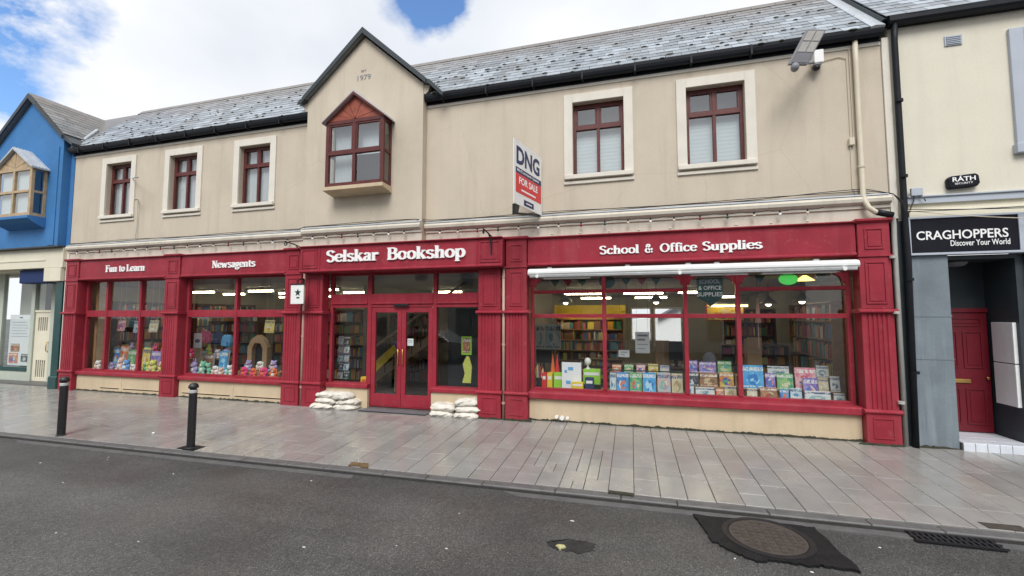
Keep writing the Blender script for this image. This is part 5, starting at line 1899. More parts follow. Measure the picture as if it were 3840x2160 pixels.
# festoon lights along the cornice
for (xa, xb, yy, lab, n) in ((-14.5, -7.2, -.10, 'string of small bulbs along the cornice over the left windows', 17), (-6.8, -4.2, -.28, 'string of small bulbs along the cornice over the entrance', 7), (-3.9, 3.0, -.11, 'string of small bulbs along the cornice over the stationery window', 17)):
    fs_ = thing('string_lights', ((xa + xb) / 2, yy, 3.7), lab, 'lights', 'festoon lights on the cornice')
    pts = []
    for k in range(n * 4 + 1):
        t = k / (n * 4)
        pts.append((xa + (xb - xa) * t, yy, 3.785 - .022 * abs(math.sin(t * n * math.pi))))
    MB().tube(pts, .006, 5).build('cord', 'black', fs_)
    for k in range(n):
        t = (k + .5) / n
        xx = xa + (xb - xa) * t + .02 * math.sin(k * 5)
        b = MB().lathe([(.006, .045), (.014, .04), (.014, .0)], xx, yy, 8, 3.735).build('bulb_holder', 'black', fs_)
        MB().ball((xx, yy, 3.712), (.023, .023, .028), 8, 6).build('bulb', ['brass', 'white', 'pvc', 'signred', 'greypipe'][k % 5] if False else ['white', 'pvc', 'signred', 'signgreen', 'pvc'][k % 5], b, smooth=True)
fl2 = thing('fascia_bulb_row', (.8, -.1, 3.55), 'row of tiny pale bulbs clipped along the top of the stationery fascia', 'lights')
for k in range(9):
    xx = -1.4 + .52 * k
    MB().ball((xx, -.135, 3.57), (.03, .022, .018), 8, 5).build('bulb', 'pvc', fl2)
# wall hooks on the left
for k, (pts, lab) in enumerate((([(-12.50, .0, 5.60), (-12.35, -.12, 5.585), (-12.00, -.30, 5.52), (-11.72, -.42, 5.47)], 'thin metal wire anchor rod beside the leftmost window'),
                                ([(-12.30, .0, 5.06), (-12.22, -.10, 5.03), (-12.05, -.22, 4.99)], 'short metal hook with a hanging wire below the anchor rod'))):
    hk = thing('wire_anchor', pts[0], lab, 'hook')
    MB().tube(pts, .012, 6).build('rod', 'steel', hk)
    MB().ball(pts[-1], .025, 8, 6).build('eye', 'steel', hk)
    if k == 1:
        MB().tube([(-12.22, -.05, 5.02), (-12.24, -.03, 4.4), (-12.26, -.05, 3.99)], .008, 5).build('wire', 'greypipe', hk)
# cable crossing the pavement wall of the plinth
so = thing('plinth_outlet', (-1.25, 0, .14), 'small white outlet cover low on the cream plinth', 'outlet')
MB().tube([(-1.36, .012, .19), (-1.36, -.03, .19)], .032, 12).build('cap', 'white', so)
MB().tube([(-1.26, .012, .175), (-1.26, -.03, .175)], .040, 12).build('cap', 'white', so)
MB().tube([(-1.16, .012, .18), (-1.16, -.025, .18)], .030, 12).build('cap', 'white', so)

# ================================================================== street things
def bollard(loc, label):
    b = thing('bollard', loc, label, 'bollard', 'bollards along the kerb')
    x, y, z = loc
    MB().lathe([(.056, 0), (.056, .83), (.053, .845)], x, y, 18, z).build('post', 'iron', b, smooth=False)
    MB().lathe([(.054, .846), (.058, .850), (.058, .885), (.054, .893)], x, y, 18, z).build('band', 'bandgrey', b)
    MB().lathe([(.046, .894), (.046, .912), (.068, .922), (.071, .940), (.060, .972), (.035, .994), (.012, 1.0)], x, y, 18, z).build('cap', 'iron', b, smooth=True)
    MB().lathe([(.070, 0.0), (.070, .010), (.058, .02)], x, y, 18, z).build('collar', 'iron', b)
    return b


bollard((-9.46, -2.82, PZ(-2.82)), 'black bollard farther from camera, before the leftmost shop window')
b2 = bollard((-6.62, -2.765, PZ(-2.765)), 'black bollard nearer the camera, standing before the newsagent window')
tag(MB().box(-6.80, -6.45, -2.845, -2.66, PZ(-2.75) - .01, PZ(-2.75) + .008).build('base_pad', 'patch'), 'dark square asphalt pad round the nearer bollard', 'pad')

# sandbags


def sandbag(x, y, z, l, w, h, rz, seed, label, group):
    rr = random.Random(seed)
    mb = MB()
    nu, nv = 40, 30
    ph = [rr.uniform(0, 6.28) for _ in range(6)]
    vs = []
    for j in range(nv + 1):
        v = j / nv
        a = -math.pi / 2 + math.pi * v
        for i in range(nu):
            u = 2 * math.pi * i / nu
            ex = .34
            cxs = math.copysign(abs(math.cos(a)) ** .42, math.cos(a))
            X = math.copysign(abs(math.sin(a)) ** .75, math.sin(a))
            cu, su = math.cos(u), math.sin(u)
            Y = math.copysign(abs(cu) ** .7, cu) * cxs
            Z = math.copysign(abs(su) ** .9, su) * cxs
            pin = 1 - .35 * abs(X) ** 6
            px, py, pz = X * l / 2, Y * w / 2 * (.92 + .08 * pin), Z * h / 2 * pin
            wr = .006 * math.sin(u * 5 + ph[0] + X * 3) + .007 * math.sin(X * 9 + ph[1] + u * 2) + .005 * math.sin(u * 9 + X * 14 + ph[2]) + .005 * abs(math.sin(u * 3 + X * 6 + ph[3])) ** 6 - .010 * abs(math.sin(X * 5 + u * 1.5 + ph[4])) ** 14 - .006 * abs(math.sin(u * 7 - X * 4 + ph[5])) ** 10
            pz += wr * (1 if pz > 0 else .4) - .018 * (X * X) * (1 if pz > 0 else 0)
            py += wr
            pz = max(pz, -h / 2 * .86)
            vs.append((px, py, pz))
    fs = []
    for j in range(nv):
        for i in range(nu):
            fs.append((j * nu + i, j * nu + (i + 1) % nu, (j + 1) * nu + (i + 1) % nu, (j + 1) * nu + i))
    mb.add(vs, fs)
    c, s = math.cos(rz), math.sin(rz)
    tx = rr.uniform(-.10, .10)
    mb.xform(lambda p: (x + p[0] * c - p[1] * s, y + p[0] * s + p[1] * c, z + p[2] + p[0] * tx * .4))
    o = mb.build('sandbag', 'sack', smooth=True)
    tag(o, label, 'sandbag', group)
    seam = MB()
    e = l / 2 * .985
    pts = [(x + e * c - q * s, y + e * s + q * c, z - .01 + e * tx * .4 + .008 * math.sin(q * 40)) for q in [-.10 + .2 * k / 6 for k in range(7)]]
    OFF[o] = OFF[o]
    seam.tube(pts, .008, 5).build('stitched_end', 'sack', o)
    return o


SG = 'sandbags left of the entrance'
zb = .135
for a in ((-6.38, -.06, zb, .58, .34, .15, .05, 1, 'white sandbag on the paving, left end of the left pile'),
          (-5.83, -.04, zb, .56, .34, .15, -.03, 2, 'white sandbag on the paving, right end of the left pile'),
          (-6.30, -.03, zb + .115, .56, .32, .14, -.08, 3, 'white sandbag in the middle layer of the left pile, towards the drainpipe'),
          (-5.80, -.02, zb + .105, .50, .31, .13, .10, 4, 'white sandbag in the middle layer of the left pile, towards the door'),
          (-6.33, .0, zb + .225, .50, .31, .14, .10, 5, 'white sandbag topmost left on the left pile'),
          (-5.98, -.02, zb + .22, .56, .33, .17, -.06, 6, 'plump white sandbag topmost right on the left pile')):
    sandbag(*a, SG)
SG = 'sandbags right of the entrance'
zb = .13
for a in ((-3.62, -.04, zb, .52, .33, .15, .04, 11, 'white sandbag on the paving beside the door, left of the right pile'),
          (-3.10, -.06, zb, .52, .33, .15, -.12, 12, 'white sandbag on the paving beside the crimson pilaster, right pile'),
          (-3.60, -.02, zb + .12, .54, .32, .17, -.03, 13, 'white sandbag topmost beside the door on the right pile'),
          (-3.08, -.03, zb + .115, .52, .32, .14, .06, 14, 'white sandbag in the middle layer against the crimson pilaster'),
          (-3.10, .0, zb + .235, .54, .31, .16, .16, 15, 'tilted white sandbag topmost against the crimson pilaster')):
    sandbag(*a, SG)

# door mat with ribs
mat_ = thing('door_mat', (-4.7, -.05, .1), 'dark ribbed mat on the paving before the double doors', 'mat')
box('base', 'black', mat_, -5.45, -3.93, -.20, .02, PZ(-.1) + .002, PZ(-.1) + .012)
for k in range(38):
    a = -5.44 + .04 * k
    box('rib', 'grey', mat_, a, a + .022, -.19, .01, PZ(-.1) + .0125, PZ(-.1) + .019)

# road details
RZ = -0.040
mp = thing('manhole_cover', (1.2, -3.28, RZ), 'round rusty brown manhole cover in a black tar patch', 'manhole')
rr = random.Random(8)


def blob(poly, z0, z1, k=5, amp=.02):
    pts = []
    n = len(poly)
    for i in range(n):
        a, b = poly[i], poly[(i + 1) % n]
        for s in range(k):
            t = s / k
            pts.append((a[0] + (b[0] - a[0]) * t + rr.uniform(-amp, amp), a[1] + (b[1] - a[1]) * t + rr.uniform(-amp, amp)))
    return MB().prism(pts, 'z', z0, z1)


blob([(.60, -2.985), (1.2, -2.972), (1.70, -2.96), (1.78, -3.70), (1.52, -3.69), (1.40, -3.72), (1.18, -3.70), (1.0, -3.77), (.84, -3.66), (.68, -3.50)], -.075, RZ + .007, 9, .014).build('tar_patch', 'patch', mp)
cz = RZ + .0085
MB().lathe([(.385, -.03), (.385, .003), (.335, .003), (.33, -.02)], 1.2, -3.30, 40, cz).build('rim', 'iron', mp)
MB().lathe([(.325, -.03), (.325, .003), (.315, .006)], 1.2, -3.30, 40, cz).build('cover', 'rust', mp)
for i in range(-4, 5):
    for j in range(-4, 5):
        if math.hypot(i, j) * .066 < .28:
            box('stud', 'rust', mp, 1.2 + i * .066 - .02, 1.2 + i * .066 + .02, -3.30 + j * .066 - .02, -3.30 + j * .066 + .02, cz + .0065, cz + .011)
gt = thing('drain_grate', (2.86, -2.9, -.06), 'black slotted drain grate at the kerb on the right', 'grate')
box('pit', 'black', gt, 2.53, 3.20, -2.98, -2.825, -.20, -.045)
for k in range(14):
    a = 2.535 + .048 * k
    box('bar', 'iron', gt, a, a + .024, -2.975, -2.83, -.044, -.028)
for y in (-2.99, -2.83):
    box('rail', 'iron', gt, 2.52, 3.21, y, y + .012, -.044, -.026)
box('cross_bar', 'iron', gt, 2.52, 3.21, -2.91, -2.898, -.044, -.027)
tag(blob([(3.26, -2.53), (3.60, -2.52), (3.60, -2.64), (3.28, -2.65)], PZ(-2.7) - .03, PZ(-2.64) + .008, 4, .004).build('iron_plate', 'rust'), 'brown iron plate set in the paving at the right kerb', 'plate')
tag(blob([(-.80, -3.93), (-.58, -3.83), (-.36, -3.84), (-.36, -3.98), (-.50, -4.06), (-.72, -4.03)], -.075, RZ + .004, 9, .018).build('tar_blotch', 'patch2'), 'small dark tar blotch on the road below the entrance', 'patch')
tag(blob([(-.70, -3.99), (-.63, -3.96), (-.61, -4.0), (-.65, -4.04)], -.07, RZ + .014, 4, .008).build('paint_spot', 'ochre'), 'small yellow paint spot beside the dark tar blotch', 'paint')
tag(blob([(-3.80, -2.66), (-3.54, -2.66), (-3.46, -2.79), (-3.76, -2.79)], PZ(-2.7) - .04, PZ(-2.70) + .007, 4, .012).build('silt_patch', 'brownpatch'), 'brown silt patch at the kerb below the sandbags', 'patch')
tag(blob([(-.285, -2.70), (-.012, -2.70), (-.012, -2.79), (-.285, -2.79)], PZ(-2.7) - .04, PZ(-2.70) + .006, 4, .012).build('broken_slab_edge', 'soil'), 'dark broken slab edge at the kerb before the stationery window', 'patch')
# small litter and pale flecks on the road, too many to tell apart
fk = MB()
rr = random.Random(21)
for k in range(34):
    x = rr.uniform(-9, 3.4)
    y = rr.uniform(-6.4, -3.12)
    q = rr.uniform(.004, .012) * (1.6 if rr.random() < .12 else 1)
    fk.ball((x, y, -.0555 + .010 * math.sin(x * .7 + y) + .03 * min(1, (-2.945 - y) / 6) + .002), (q * rr.uniform(1, 2.2), q, .004), 7, 4)
tag(fk.build('road_flecks', 'gum'), 'pale flecks of litter and chewing gum scattered on the asphalt', 'litter', kind='stuff')
tag(MB().ball((-8.0, -2.35, PZ(-2.35) + .01), (.03, .022, .012), 8, 5).build('litter_scrap', 'paper', smooth=True), 'white scrap of litter on the paving between the bollards', 'litter')

# ================================================================== window displays
box('display_bed', 'wood_mid', shop, -14.64, -7.49, .195, .85, .48, .595)
box('display_bed', 'wood_mid', shop, -1.88, 3.43, .27, 1.0, .45, .60)
box('display_bed', 'wood_mid', shop, -6.45, -5.52, .25, .6, .40, .52)
box('display_bed', 'wood_mid', shop, -3.87, -2.90, .25, .6, .40, .52)


def book(x0, x1, z0, z1, y, mat, label, group='books on show in the stationery window', name='book', th=.028, cat='book'):
    t = thing(name, ((x0 + x1) / 2, y, z0), label, cat, group)
    c = MB()
    c.box(x0, x1, y, y + .004, z0, z1)
    c.box(x0, x1, y + th - .004, y + th, z0, z1)
    c.box(x0, x0 + .004, y + .0041, y + th - .0041, z0, z1)
    lean = .10
    f = lambda p: (p[0], p[1] + (p[2] - z0) * lean, p[2])
    c.xform(f).build('cover', mat, t)
    MB().box(x0 + .0045, x1 - .004, y + .0045, y + th - .0045, z0 + .004, z1 - .004).xform(f).build('pages', 'paper', t)
    return t


def carton(x0, x1, z0, z1, y, mat, label, name='box', cat='box', th=.10, band='white'):
    t = thing(name, ((x0 + x1) / 2, y, z0), label, cat, 'boxed goods in the stationery window')
    MB().box(x0, x1, y, y + th, z0, z1).build('carton', mat, t, .004)
    MB().box(x0 + .02, x1 - .02, y - .003, y - .0005, z0 + (z1 - z0) * .62, z0 + (z1 - z0) * .82).build('print_band', band, t)
    return t


B = book
# risers for the tiered display
for (a, b, z, y0) in ((-.42, .90, .94, .72), (.98, 1.76, .99, .76), (.98, 1.76, .76, .61), (1.82, 3.42, .97, .78), (1.82, 3.42, .76, .62)):
    st = thing('display_step', ((a + b) / 2, y0, .6), {(-.42, .94): 'pale step with a green rail holding the back row of books', (.98, .99): 'upper pale step behind the narrow light of the window', (.98, .76): 'lower pale step behind the narrow light of the window', (1.82, .97): 'upper pale step behind the widest light of the window', (1.82, .76): 'lower pale step behind the widest light of the window'}[(a, z)], 'stand')
    box('top', 'wood_mid', st, a, b, y0, y0 + .16, z - .02, z)
    box('front', 'wood_mid', st, a, b, y0 + .13, y0 + .15, .60, z - .02)
    box('leg', 'wood_mid', st, a, a + .02, y0 + .01, y0 + .13, .60, z - .02)
    box('leg', 'wood_mid', st, b - .02, b, y0 + .01, y0 + .13, .60, z - .02)
box('green_rail', 'green', shop, -.42, .90, .69, .71, .985, 1.005)
B(-.42, -.30, .60, .95, .56, 'cov_ltblue', 'narrow pale blue book at the left end of the front book row')
B(-.29, -.07, .60, .97, .53, 'cov_blue', 'blue picture book second from left in the front book row')
B(-.05, .17, .60, .97, .55, 'cov_green', 'green picture book third from left in the front book row')
B(.19, .42, .60, .98, .53, 'cov_sky', 'bright blue picture book in the middle of the front book row')
B(.45, .68, .60, .98, .55, 'cov_pastel', 'pastel pink and blue book near the right of the front row')
B(.70, .89, .60, .98, .53, 'cov_cream', 'cream and green book at the right end of the front row')
B(-.38, -.21, .94, 1.09, .76, 'cov_red', 'red book leftmost on the back step')
B(-.15, .02, .94, 1.10, .76, 'cov_green', 'green book second from left on the back step')
B(.08, .24, .94, 1.10, .76, 'cov_pink', 'pink book in the middle of the back step')
B(.30, .48, .94, 1.12, .76, 'cov_yellow', 'yellow book second from right on the back step')
B(.51, .68, .94, 1.10, .76, 'cov_pastel', 'dull pink book rightmost on the back step')
B(.98, 1.18, .99, 1.21, .78, 'cov_purple', 'white and purple book high behind the first mullion of the narrow light')
B(1.21, 1.50, .99, 1.19, .78, 'cov_purple', 'purple book in the middle of the upper step')
B(1.53, 1.76, .99, 1.21, .78, 'cov_green', 'pale green bordered book right on the upper step')
B(.98, 1.17, .76, 1.00, .63, 'cov_dark', 'white edged dark book left on the lower step')
B(1.20, 1.49, .76, .99, .63, 'cov_brown', 'brown picture book in the middle of the lower step')
B(1.53, 1.76, .76, 1.02, .63, 'cov_pens', 'purple pack of coloured pens on the lower step', name='pen_pack', cat='pens')
B(.98, 1.07, .60, .83, .46, 'cov_ltblue', 'pale blue book low in the left corner of the narrow light')
B(1.09, 1.40, .60, .77, .40, 'cov_white', 'wide white patterned book low in the narrow light')
B(1.42, 1.55, .60, .76, .40, 'cov_red', 'small red book low in the narrow light')
B(1.57, 1.76, .60, .81, .44, 'cov_cream', 'cream book low in the right corner of the narrow light')
B(1.92, 2.25, .76, 1.16, .64, 'cov_sky', 'big bright blue book at the left of the widest light')
B(2.36, 2.70, .97, 1.14, .80, 'cov_white', 'wide white and lilac book on the upper step of the widest light')
B(2.28, 2.43, .76, 1.03, .64, 'cov_purple', 'purple book beside the big bright blue book')
B(2.15, 2.41, .60, .80, .48, 'cov_brown', 'red brown book low beside the big bright blue book')
B(2.46, 2.71, .76, 1.03, .64, 'cov_green', 'green picture book in the middle of the widest light')
B(2.75, 3.07, .76, 1.14, .66, 'cov_pink', 'large pink illustrated book right of the middle')
B(2.84, 3.06, .60, .98, .56, 'cov_purple', 'blue and red book overlapping the large pink one')
B(3.12, 3.31, .97, 1.17, .80, 'cov_white', 'white book with small pictures at top right of the widest light')
B(3.09, 3.24, .76, .97, .64, 'cov_cream', 'cream book under the white book with small pictures')
B(3.27, 3.41, .76, 1.01, .64, 'cov_white', 'white patterned book at the far right of the lower step')
B(3.25, 3.41, .60, .75, .48, 'cov_white', 'white patterned book lowest in the far right corner')
B(1.92, 2.08, .60, .79, .40, 'cov_cream', 'small cream book low at the left of the widest light')
B(2.43, 2.56, .60, .79, .40, 'cov_blue', 'small blue and white book low in the widest light')
B(2.58, 2.75, .60, .82, .38, 'cov_ltblue', 'pale blue book low in the middle of the widest light')
B(2.79, 3.16, .60, .79, .36, 'cov_white', 'wide white book lying along the front of the widest light')
# stationery in the left light
carton(-1.73, -1.63, .60, .92, .44, 'scarlet', 'red box file left in the stationery window', 'box_file', 'file', .22)
carton(-1.62, -1.52, .60, .92, .44, 'yellow', 'orange yellow box file beside the red one', 'box_file', 'file', .22)
carton(-1.50, -1.30, .60, .92, .50, 'lime', 'lime green storage box left of the white sheet', 'storage_box', 'box', .20)
carton(-.93, -.60, .72, 1.00, .56, 'lime', 'lime green storage box under the white desk lamp', 'storage_box', 'box', .22)
box('box_stand', 'black', shop, -.93, -.60, .58, .80, .60, .719)
carton(-.87, -.71, .60, .87, .34, 'navy', 'navy blue box in front of the lime green box', 'storage_box', 'box', .14)
carton(-1.12, -.90, .60, .79, .30, 'yellow', 'yellow box low in front of the white sheet', 'storage_box', 'box', .08)
wb = thing('activity_sheet', (-1.13, .40, .6), 'large white printed sheet standing among the lime boxes', 'sheet')
MB().box(-1.32, -.945, .40, .412, .60, 1.15).build('sheet', 'paper', wb)
for (a, b, c, d) in ((-1.20, -1.10, 1.00, 1.06), (-1.27, -1.22, .95, 1.0), (-1.24, -1.15, .74, .80), (-1.06, -.98, .68, .73)):
    MB().box(a, b, .395, .3995, c, d).build('printed_mark', 'sky_blue', wb)
pp_ = thing('pen_pot', (-1.80, .5, .6), 'pot of pens and rulers at the left end of the window', 'pens')
MB().lathe([(.06, 0), (.07, .22), (.062, .22)], -1.79, .5, 12, .60).build('pot', 'black', pp_)
for k in range(9):
    a = k * .7
    MB().tube([(-1.79 + .03 * math.cos(a), .5 + .03 * math.sin(a), .64), (-1.79 + .09 * math.cos(a), .5 + .06 * math.sin(a), .98 + .03 * (k % 4))], .008, 6).build('pen', ['lime', 'yellow', 'scarlet', 'white', 'sky_blue'][k % 5], pp_)
for k, (x, m, lab) in enumerate(((-1.555, 'orange', 'orange paper cone behind the box files, left one'), (-1.465, 'scarlet', 'red paper cone behind the box files, right one'))):
    t = thing('paper_cone', (x, .72, .92), lab, 'cone')
    MB().lathe([(.05, 0), (.004, .36)], x, .72, 12, .92).build('cone', m, t)
    MB().lathe([(.056, 0), (.056, .02)], x, .72, 12, .90).build('foot', 'wood_mid', t)
sp = thing('cone_stand', (-1.51, .72, .6), 'small wooden shelf carrying the two paper cones', 'stand')
box('top', 'wood_mid', sp, -1.66, -1.36, .66, .80, .875, .899)
box('leg', 'wood_mid', sp, -1.65, -1.62, .67, .79, .60, .874)
box('leg', 'wood_mid', sp, -1.40, -1.37, .67, .79, .60, .874)
lp = thing('desk_lamp', (-.84, .68, 1.0), 'white round desk lamp standing on the lime green box', 'lamp')
MB().ball((-.845, .66, 1.15), (.065, .05, .075), 14, 10).build('head', 'white', lp, smooth=True)
MB().lathe([(.05, .0), (.05, .015), (.015, .03), (.014, .09)], -.845, .66, 14, 1.0015).build('stem', 'white', lp)


# soft toys
def toy(x0, x1, z0, z1, y, mat, mat2, label, ears='round'):
    h = z1 - z0
    w = min(x1 - x0, h * .95)
    cx = (x0 + x1) / 2
    t = thing('soft_toy', (cx, y, z0), label, 'soft toy', 'soft toys in the left windows')
    b = MB()
    b.ball((cx, y, z0 + h * .32), (w * .34, w * .30, h * .32), 12, 8)
    b.ball((cx, y - w * .04, z0 + h * .72), (w * .30, w * .27, h * .24), 12, 8)
    for s in (-1, 1):
        b.ball((cx + s * w * .30, y - w * .16, z0 + h * .12), (w * .15, w * .24, h * .12), 8, 6)
        b.ball((cx + s * w * .36, y - w * .08, z0 + h * .42), (w * .12, w * .13, h * .18), 8, 6)
        if ears == 'round':
            b.ball((cx + s * w * .24, y, z0 + h * .92), (w * .11, w * .06, h * .09), 8, 6)
        elif ears == 'long':
            b.ball((cx + s * w * .12, y, z0 + h * 1.02), (w * .07, w * .05, h * .20), 8, 6)
        else:
            b.ball((cx + s * w * .33, y - w * .02, z0 + h * .70), (w * .09, w * .08, h * .19), 8, 6)
    b.build('body', mat, t, smooth=True)
    MB().ball((cx, y - w * .27, z0 + h * .67), (w * .15, w * .10, h * .10), 10, 6).build('muzzle', mat2, t, smooth=True)
    MB().ball((cx, y - w * .20, z0 + h * .32), (w * .22, w * .14, h * .20), 10, 6).build('belly', mat2, t, smooth=True)
    e = MB()
    for s in (-1, 1):
        e.ball((cx + s * w * .11, y - w * .285, z0 + h * .78), w * .030, 6, 5)
    e.ball((cx, y - w * .37, z0 + h * .69), w * .035, 6, 5)
    e.build('eyes_and_nose', 'black', t)
    return t


for a in ((-14.06, -13.74, .595, .85, .31, 'plush_white', 'plush_peach', 'white soft toy at the left end of the leftmost window', 'round'),
          (-13.52, -13.24, .595, .82, .30, 'plush_lilac', 'plush_white', 'lilac soft toy just right of the first mullion', 'round'),
          (-13.25, -12.99, .595, .95, .36, 'plush_peach', 'plush_white', 'tall peach soft toy in the leftmost window', 'round'),
          (-12.99, -12.69, .595, .90, .31, 'plush_blue', 'plush_white', 'sky blue soft toy in the leftmost window', 'round'),
          (-12.68, -12.46, .595, .80, .29, 'plush_white', 'plush_peach', 'small white soft toy left of the second mullion', 'flop'),
          (-12.26, -12.00, .595, .87, .33, 'plush_yellow', 'plush_green', 'yellow green soft toy right of the second mullion', 'round'),
          (-12.02, -11.74, .595, .92, .30, 'plush_yellow', 'plush_peach', 'larger yellow soft toy in the leftmost window', 'round'),
          (-11.74, -11.50, .595, .88, .33, 'plush_peach', 'plush_yellow', 'peach soft toy at the right end of the leftmost window', 'round'),
          (-10.70, -10.42, .595, .92, .34, 'plush_lilac', 'plush_white', 'lilac soft toy at the left end of the newsagent window', 'long'),
          (-10.42, -10.18, .595, .93, .36, 'plush_green', 'plush_white', 'mint green soft toy second from left in the newsagent window', 'round'),
          (-10.20, -9.96, .595, .90, .31, 'plush_green', 'black', 'green and black soft toy third from left in the newsagent window', 'round'),
          (-9.95, -9.72, .595, .84, .31, 'plush_white', 'plush_peach', 'white soft toy with peach belly in the newsagent window', 'flop'),
          (-9.72, -9.54, .595, .80, .28, 'plush_peach', 'plush_white', 'small peach soft toy left of the newsagent mullion', 'round'),
          (-9.55, -9.32, .595, .86, .34, 'plush_white', 'plush_green', 'white soft toy just left of the newsagent mullion', 'round'),
          (-9.14, -8.82, .595, .84, .33, 'pink', 'plush_orange', 'hot pink soft toy just right of the newsagent mullion', 'flop'),
          (-8.82, -8.56, .595, .82, .32, 'plush_orange', 'pink', 'orange soft toy between two hot pink ones', 'flop'),
          (-8.56, -8.24, .595, .85, .33, 'pink', 'plush_orange', 'hot pink soft toy near the right end of the newsagent window', 'flop'),
          (-8.24, -7.94, .595, .83, .32, 'plush_orange', 'plush_white', 'orange soft toy at the right end of the newsagent window', 'flop'),
          (-9.30, -9.00, .70, .96, .62, 'plush_lilac', 'plush_white', 'lilac soft toy behind the pink row, left one', 'round'),
          (-8.98, -8.62, .70, .95, .62, 'plush_white', 'plush_peach', 'white soft toy behind the pink row, middle', 'flop'),
          (-8.58, -8.22, .70, .97, .62, 'plush_lilac', 'plush_peach', 'lilac soft toy behind the pink row, right one', 'round')):
    toy(*a)
for (x0, x1, z1, y, m, lab) in ((-14.12, -13.88, 1.14, .74, 'cov_blue', 'blue boxed game behind the lilac and peach toys'), (-13.84, -13.58, 1.20, .76, 'cov_red', 'red boxed game behind the tall peach toy'), (-13.54, -13.24, 1.10, .74, 'cov_green', 'green boxed game behind the sky blue toy'),
                                (-13.0, -12.72, 1.16, .75, 'cov_yellow', 'yellow boxed game behind the yellow green toy'), (-12.66, -12.30, 1.08, .74, 'cov_purple', 'purple boxed game behind the larger yellow toy'),
                                (-11.12, -10.84, 1.12, .76, 'cov_pastel', 'pastel boxed game behind the mint green toy'), (-10.80, -10.50, 1.05, .75, 'cov_brown', 'brown boxed game behind the green and black toy'), (-10.30, -10.04, 1.14, .76, 'cov_sky', 'sky blue boxed game left of the newsagent mullion')):
    book(x0, x1, .596, z1, y, m, lab, 'boxed games in the left windows', 'boxed_game', .06, 'game')
for (x0, x1, z0, z1, y, m, lab) in ((-14.08, -13.79, 1.62, 1.92, .80, 'cov_pink', 'pink hanging activity pack high in the leftmost window'), (-13.44, -13.14, 1.58, 1.90, .80, 'cov_ltblue', 'pale blue hanging activity pack left of the second mullion'), (-12.86, -12.53, 1.60, 1.92, .80, 'cov_cream', 'cream hanging activity pack right of the second mullion'), (-8.92, -8.62, 1.62, 1.94, .80, 'cov_yellow', 'yellow hanging activity pack right of the newsagent mullion'), (-8.14, -7.84, 1.60, 1.92, .80, 'cov_blue', 'blue hanging activity pack at the right of the newsagent window')):
    t = book(x0, x1, z0, z1, y, m, lab, 'hanging packs in the left windows', 'hanging_pack', .02, 'pack')
    for s in (x0 + .05, x1 - .05):
        MB().tube([(s, y + .04, z1 - .005), (s, y + .04, 3.06)], .003, 4).build('string', 'white', t)
for (x0, x1, z0) in ((-14.5, -12.15, .90), (-11.65, -10.0, .90)):
    box('rear_toy_shelf', 'wood_mid', shop, x0, x1, .88, 1.04, z0, z0 + .02)
    box('rear_toy_shelf_front', 'wood_mid', shop, x0, x1, 1.02, 1.04, .12, z0)
TC = [('plush_yellow', 'yellow'), ('pink', 'pink'), ('plush_blue', 'blue'), ('plush_white', 'white'), ('plush_orange', 'orange'), ('plush_green', 'green'), ('plush_lilac', 'lilac')]
ORD = ['first', 'second', 'third', 'fourth', 'fifth', 'sixth', 'seventh', 'eighth']
for w, (xs, n, nm) in enumerate(((-14.40, 7, 'leftmost'), (-11.58, 5, 'newsagent'))):
    for k in range(n):
        m, cn_ = TC[(k * 3 + w) % 7]
        toy(xs + .30 * k, xs + .30 * k + .26, .921, 1.17 + .03 * (k % 3), .95, m, TC[(k + 2 + w) % 7][0], cn_ + ' soft toy on the rear shelf of the ' + nm + ' window, ' + ORD[k] + ' from left', ['round', 'flop', 'long'][k % 3])
box('toy_step', 'wood_mid', shop, -9.36, -8.1, .50, .80, .596, .699)


# ================================================================== inside the shop
def bookcase(x0, y0, length, height, face, label, blabel, wood='wood_dark', seed=1, depth=.32, shelves=6, zb=.12):
    """face 'y' looks towards the street, 'x' looks to +X (case stands on a side wall), '-x' looks to -X"""
    t = thing('bookcase', (x0, y0, zb), label, 'bookcase')
    if face == 'y':
        f = lambda a, d, z: (x0 + a, y0 + d, zb + z)
    elif face == 'x':
        f = lambda a, d, z: (x0 - d, y0 + a, zb + z)
    else:
        f = lambda a, d, z: (x0 + d, y0 + a, zb + z)

    def bx(a0, a1, d0, d1, z0, z1):
        return MB().box(a0, a1, d0, d1, z0, z1).xform(lambda p: f(*p))
    bx(0, .03, 0, depth, 0, height).build('side_panel', wood, t)
    bx(length - .03, length, 0, depth, 0, height).build('side_panel', wood, t)
    bx(.03, length - .03, depth - .02, depth, 0, height).build('back_panel', wood, t)
    rr = random.Random(seed)
    bk = MB()
    for s in range(shelves + 1):
        z = .06 + (height - .09) * s / shelves
        bx(.03, length - .03, .0, depth - .021, z, z + .025).build('shelf', wood, t)
        if s == shelves:
            break
        a = .04
        gap = (height - .09) / shelves - .03
        while a < length - .08:
            if rr.random() < .06:
                a += rr.uniform(.03, .12)
                continue
            w = rr.uniform(.018, .055)
            hh = gap * rr.uniform(.62, .93)
            if rr.random() < .14:
                w = rr.uniform(.12, .19)
            if a + w > length - .04:
                break
            q = MB().box(a, a + w - .002, .02 + rr.uniform(0, .03), depth - .06, z + .0255, z + .0255 + hh).xform(lambda p: f(*p))
            bk.add(q.v, q.f)
            a += w
    o = bk.build('shelved_books', 'spines')
    tag(o, blabel, 'books', kind='stuff')
    return t


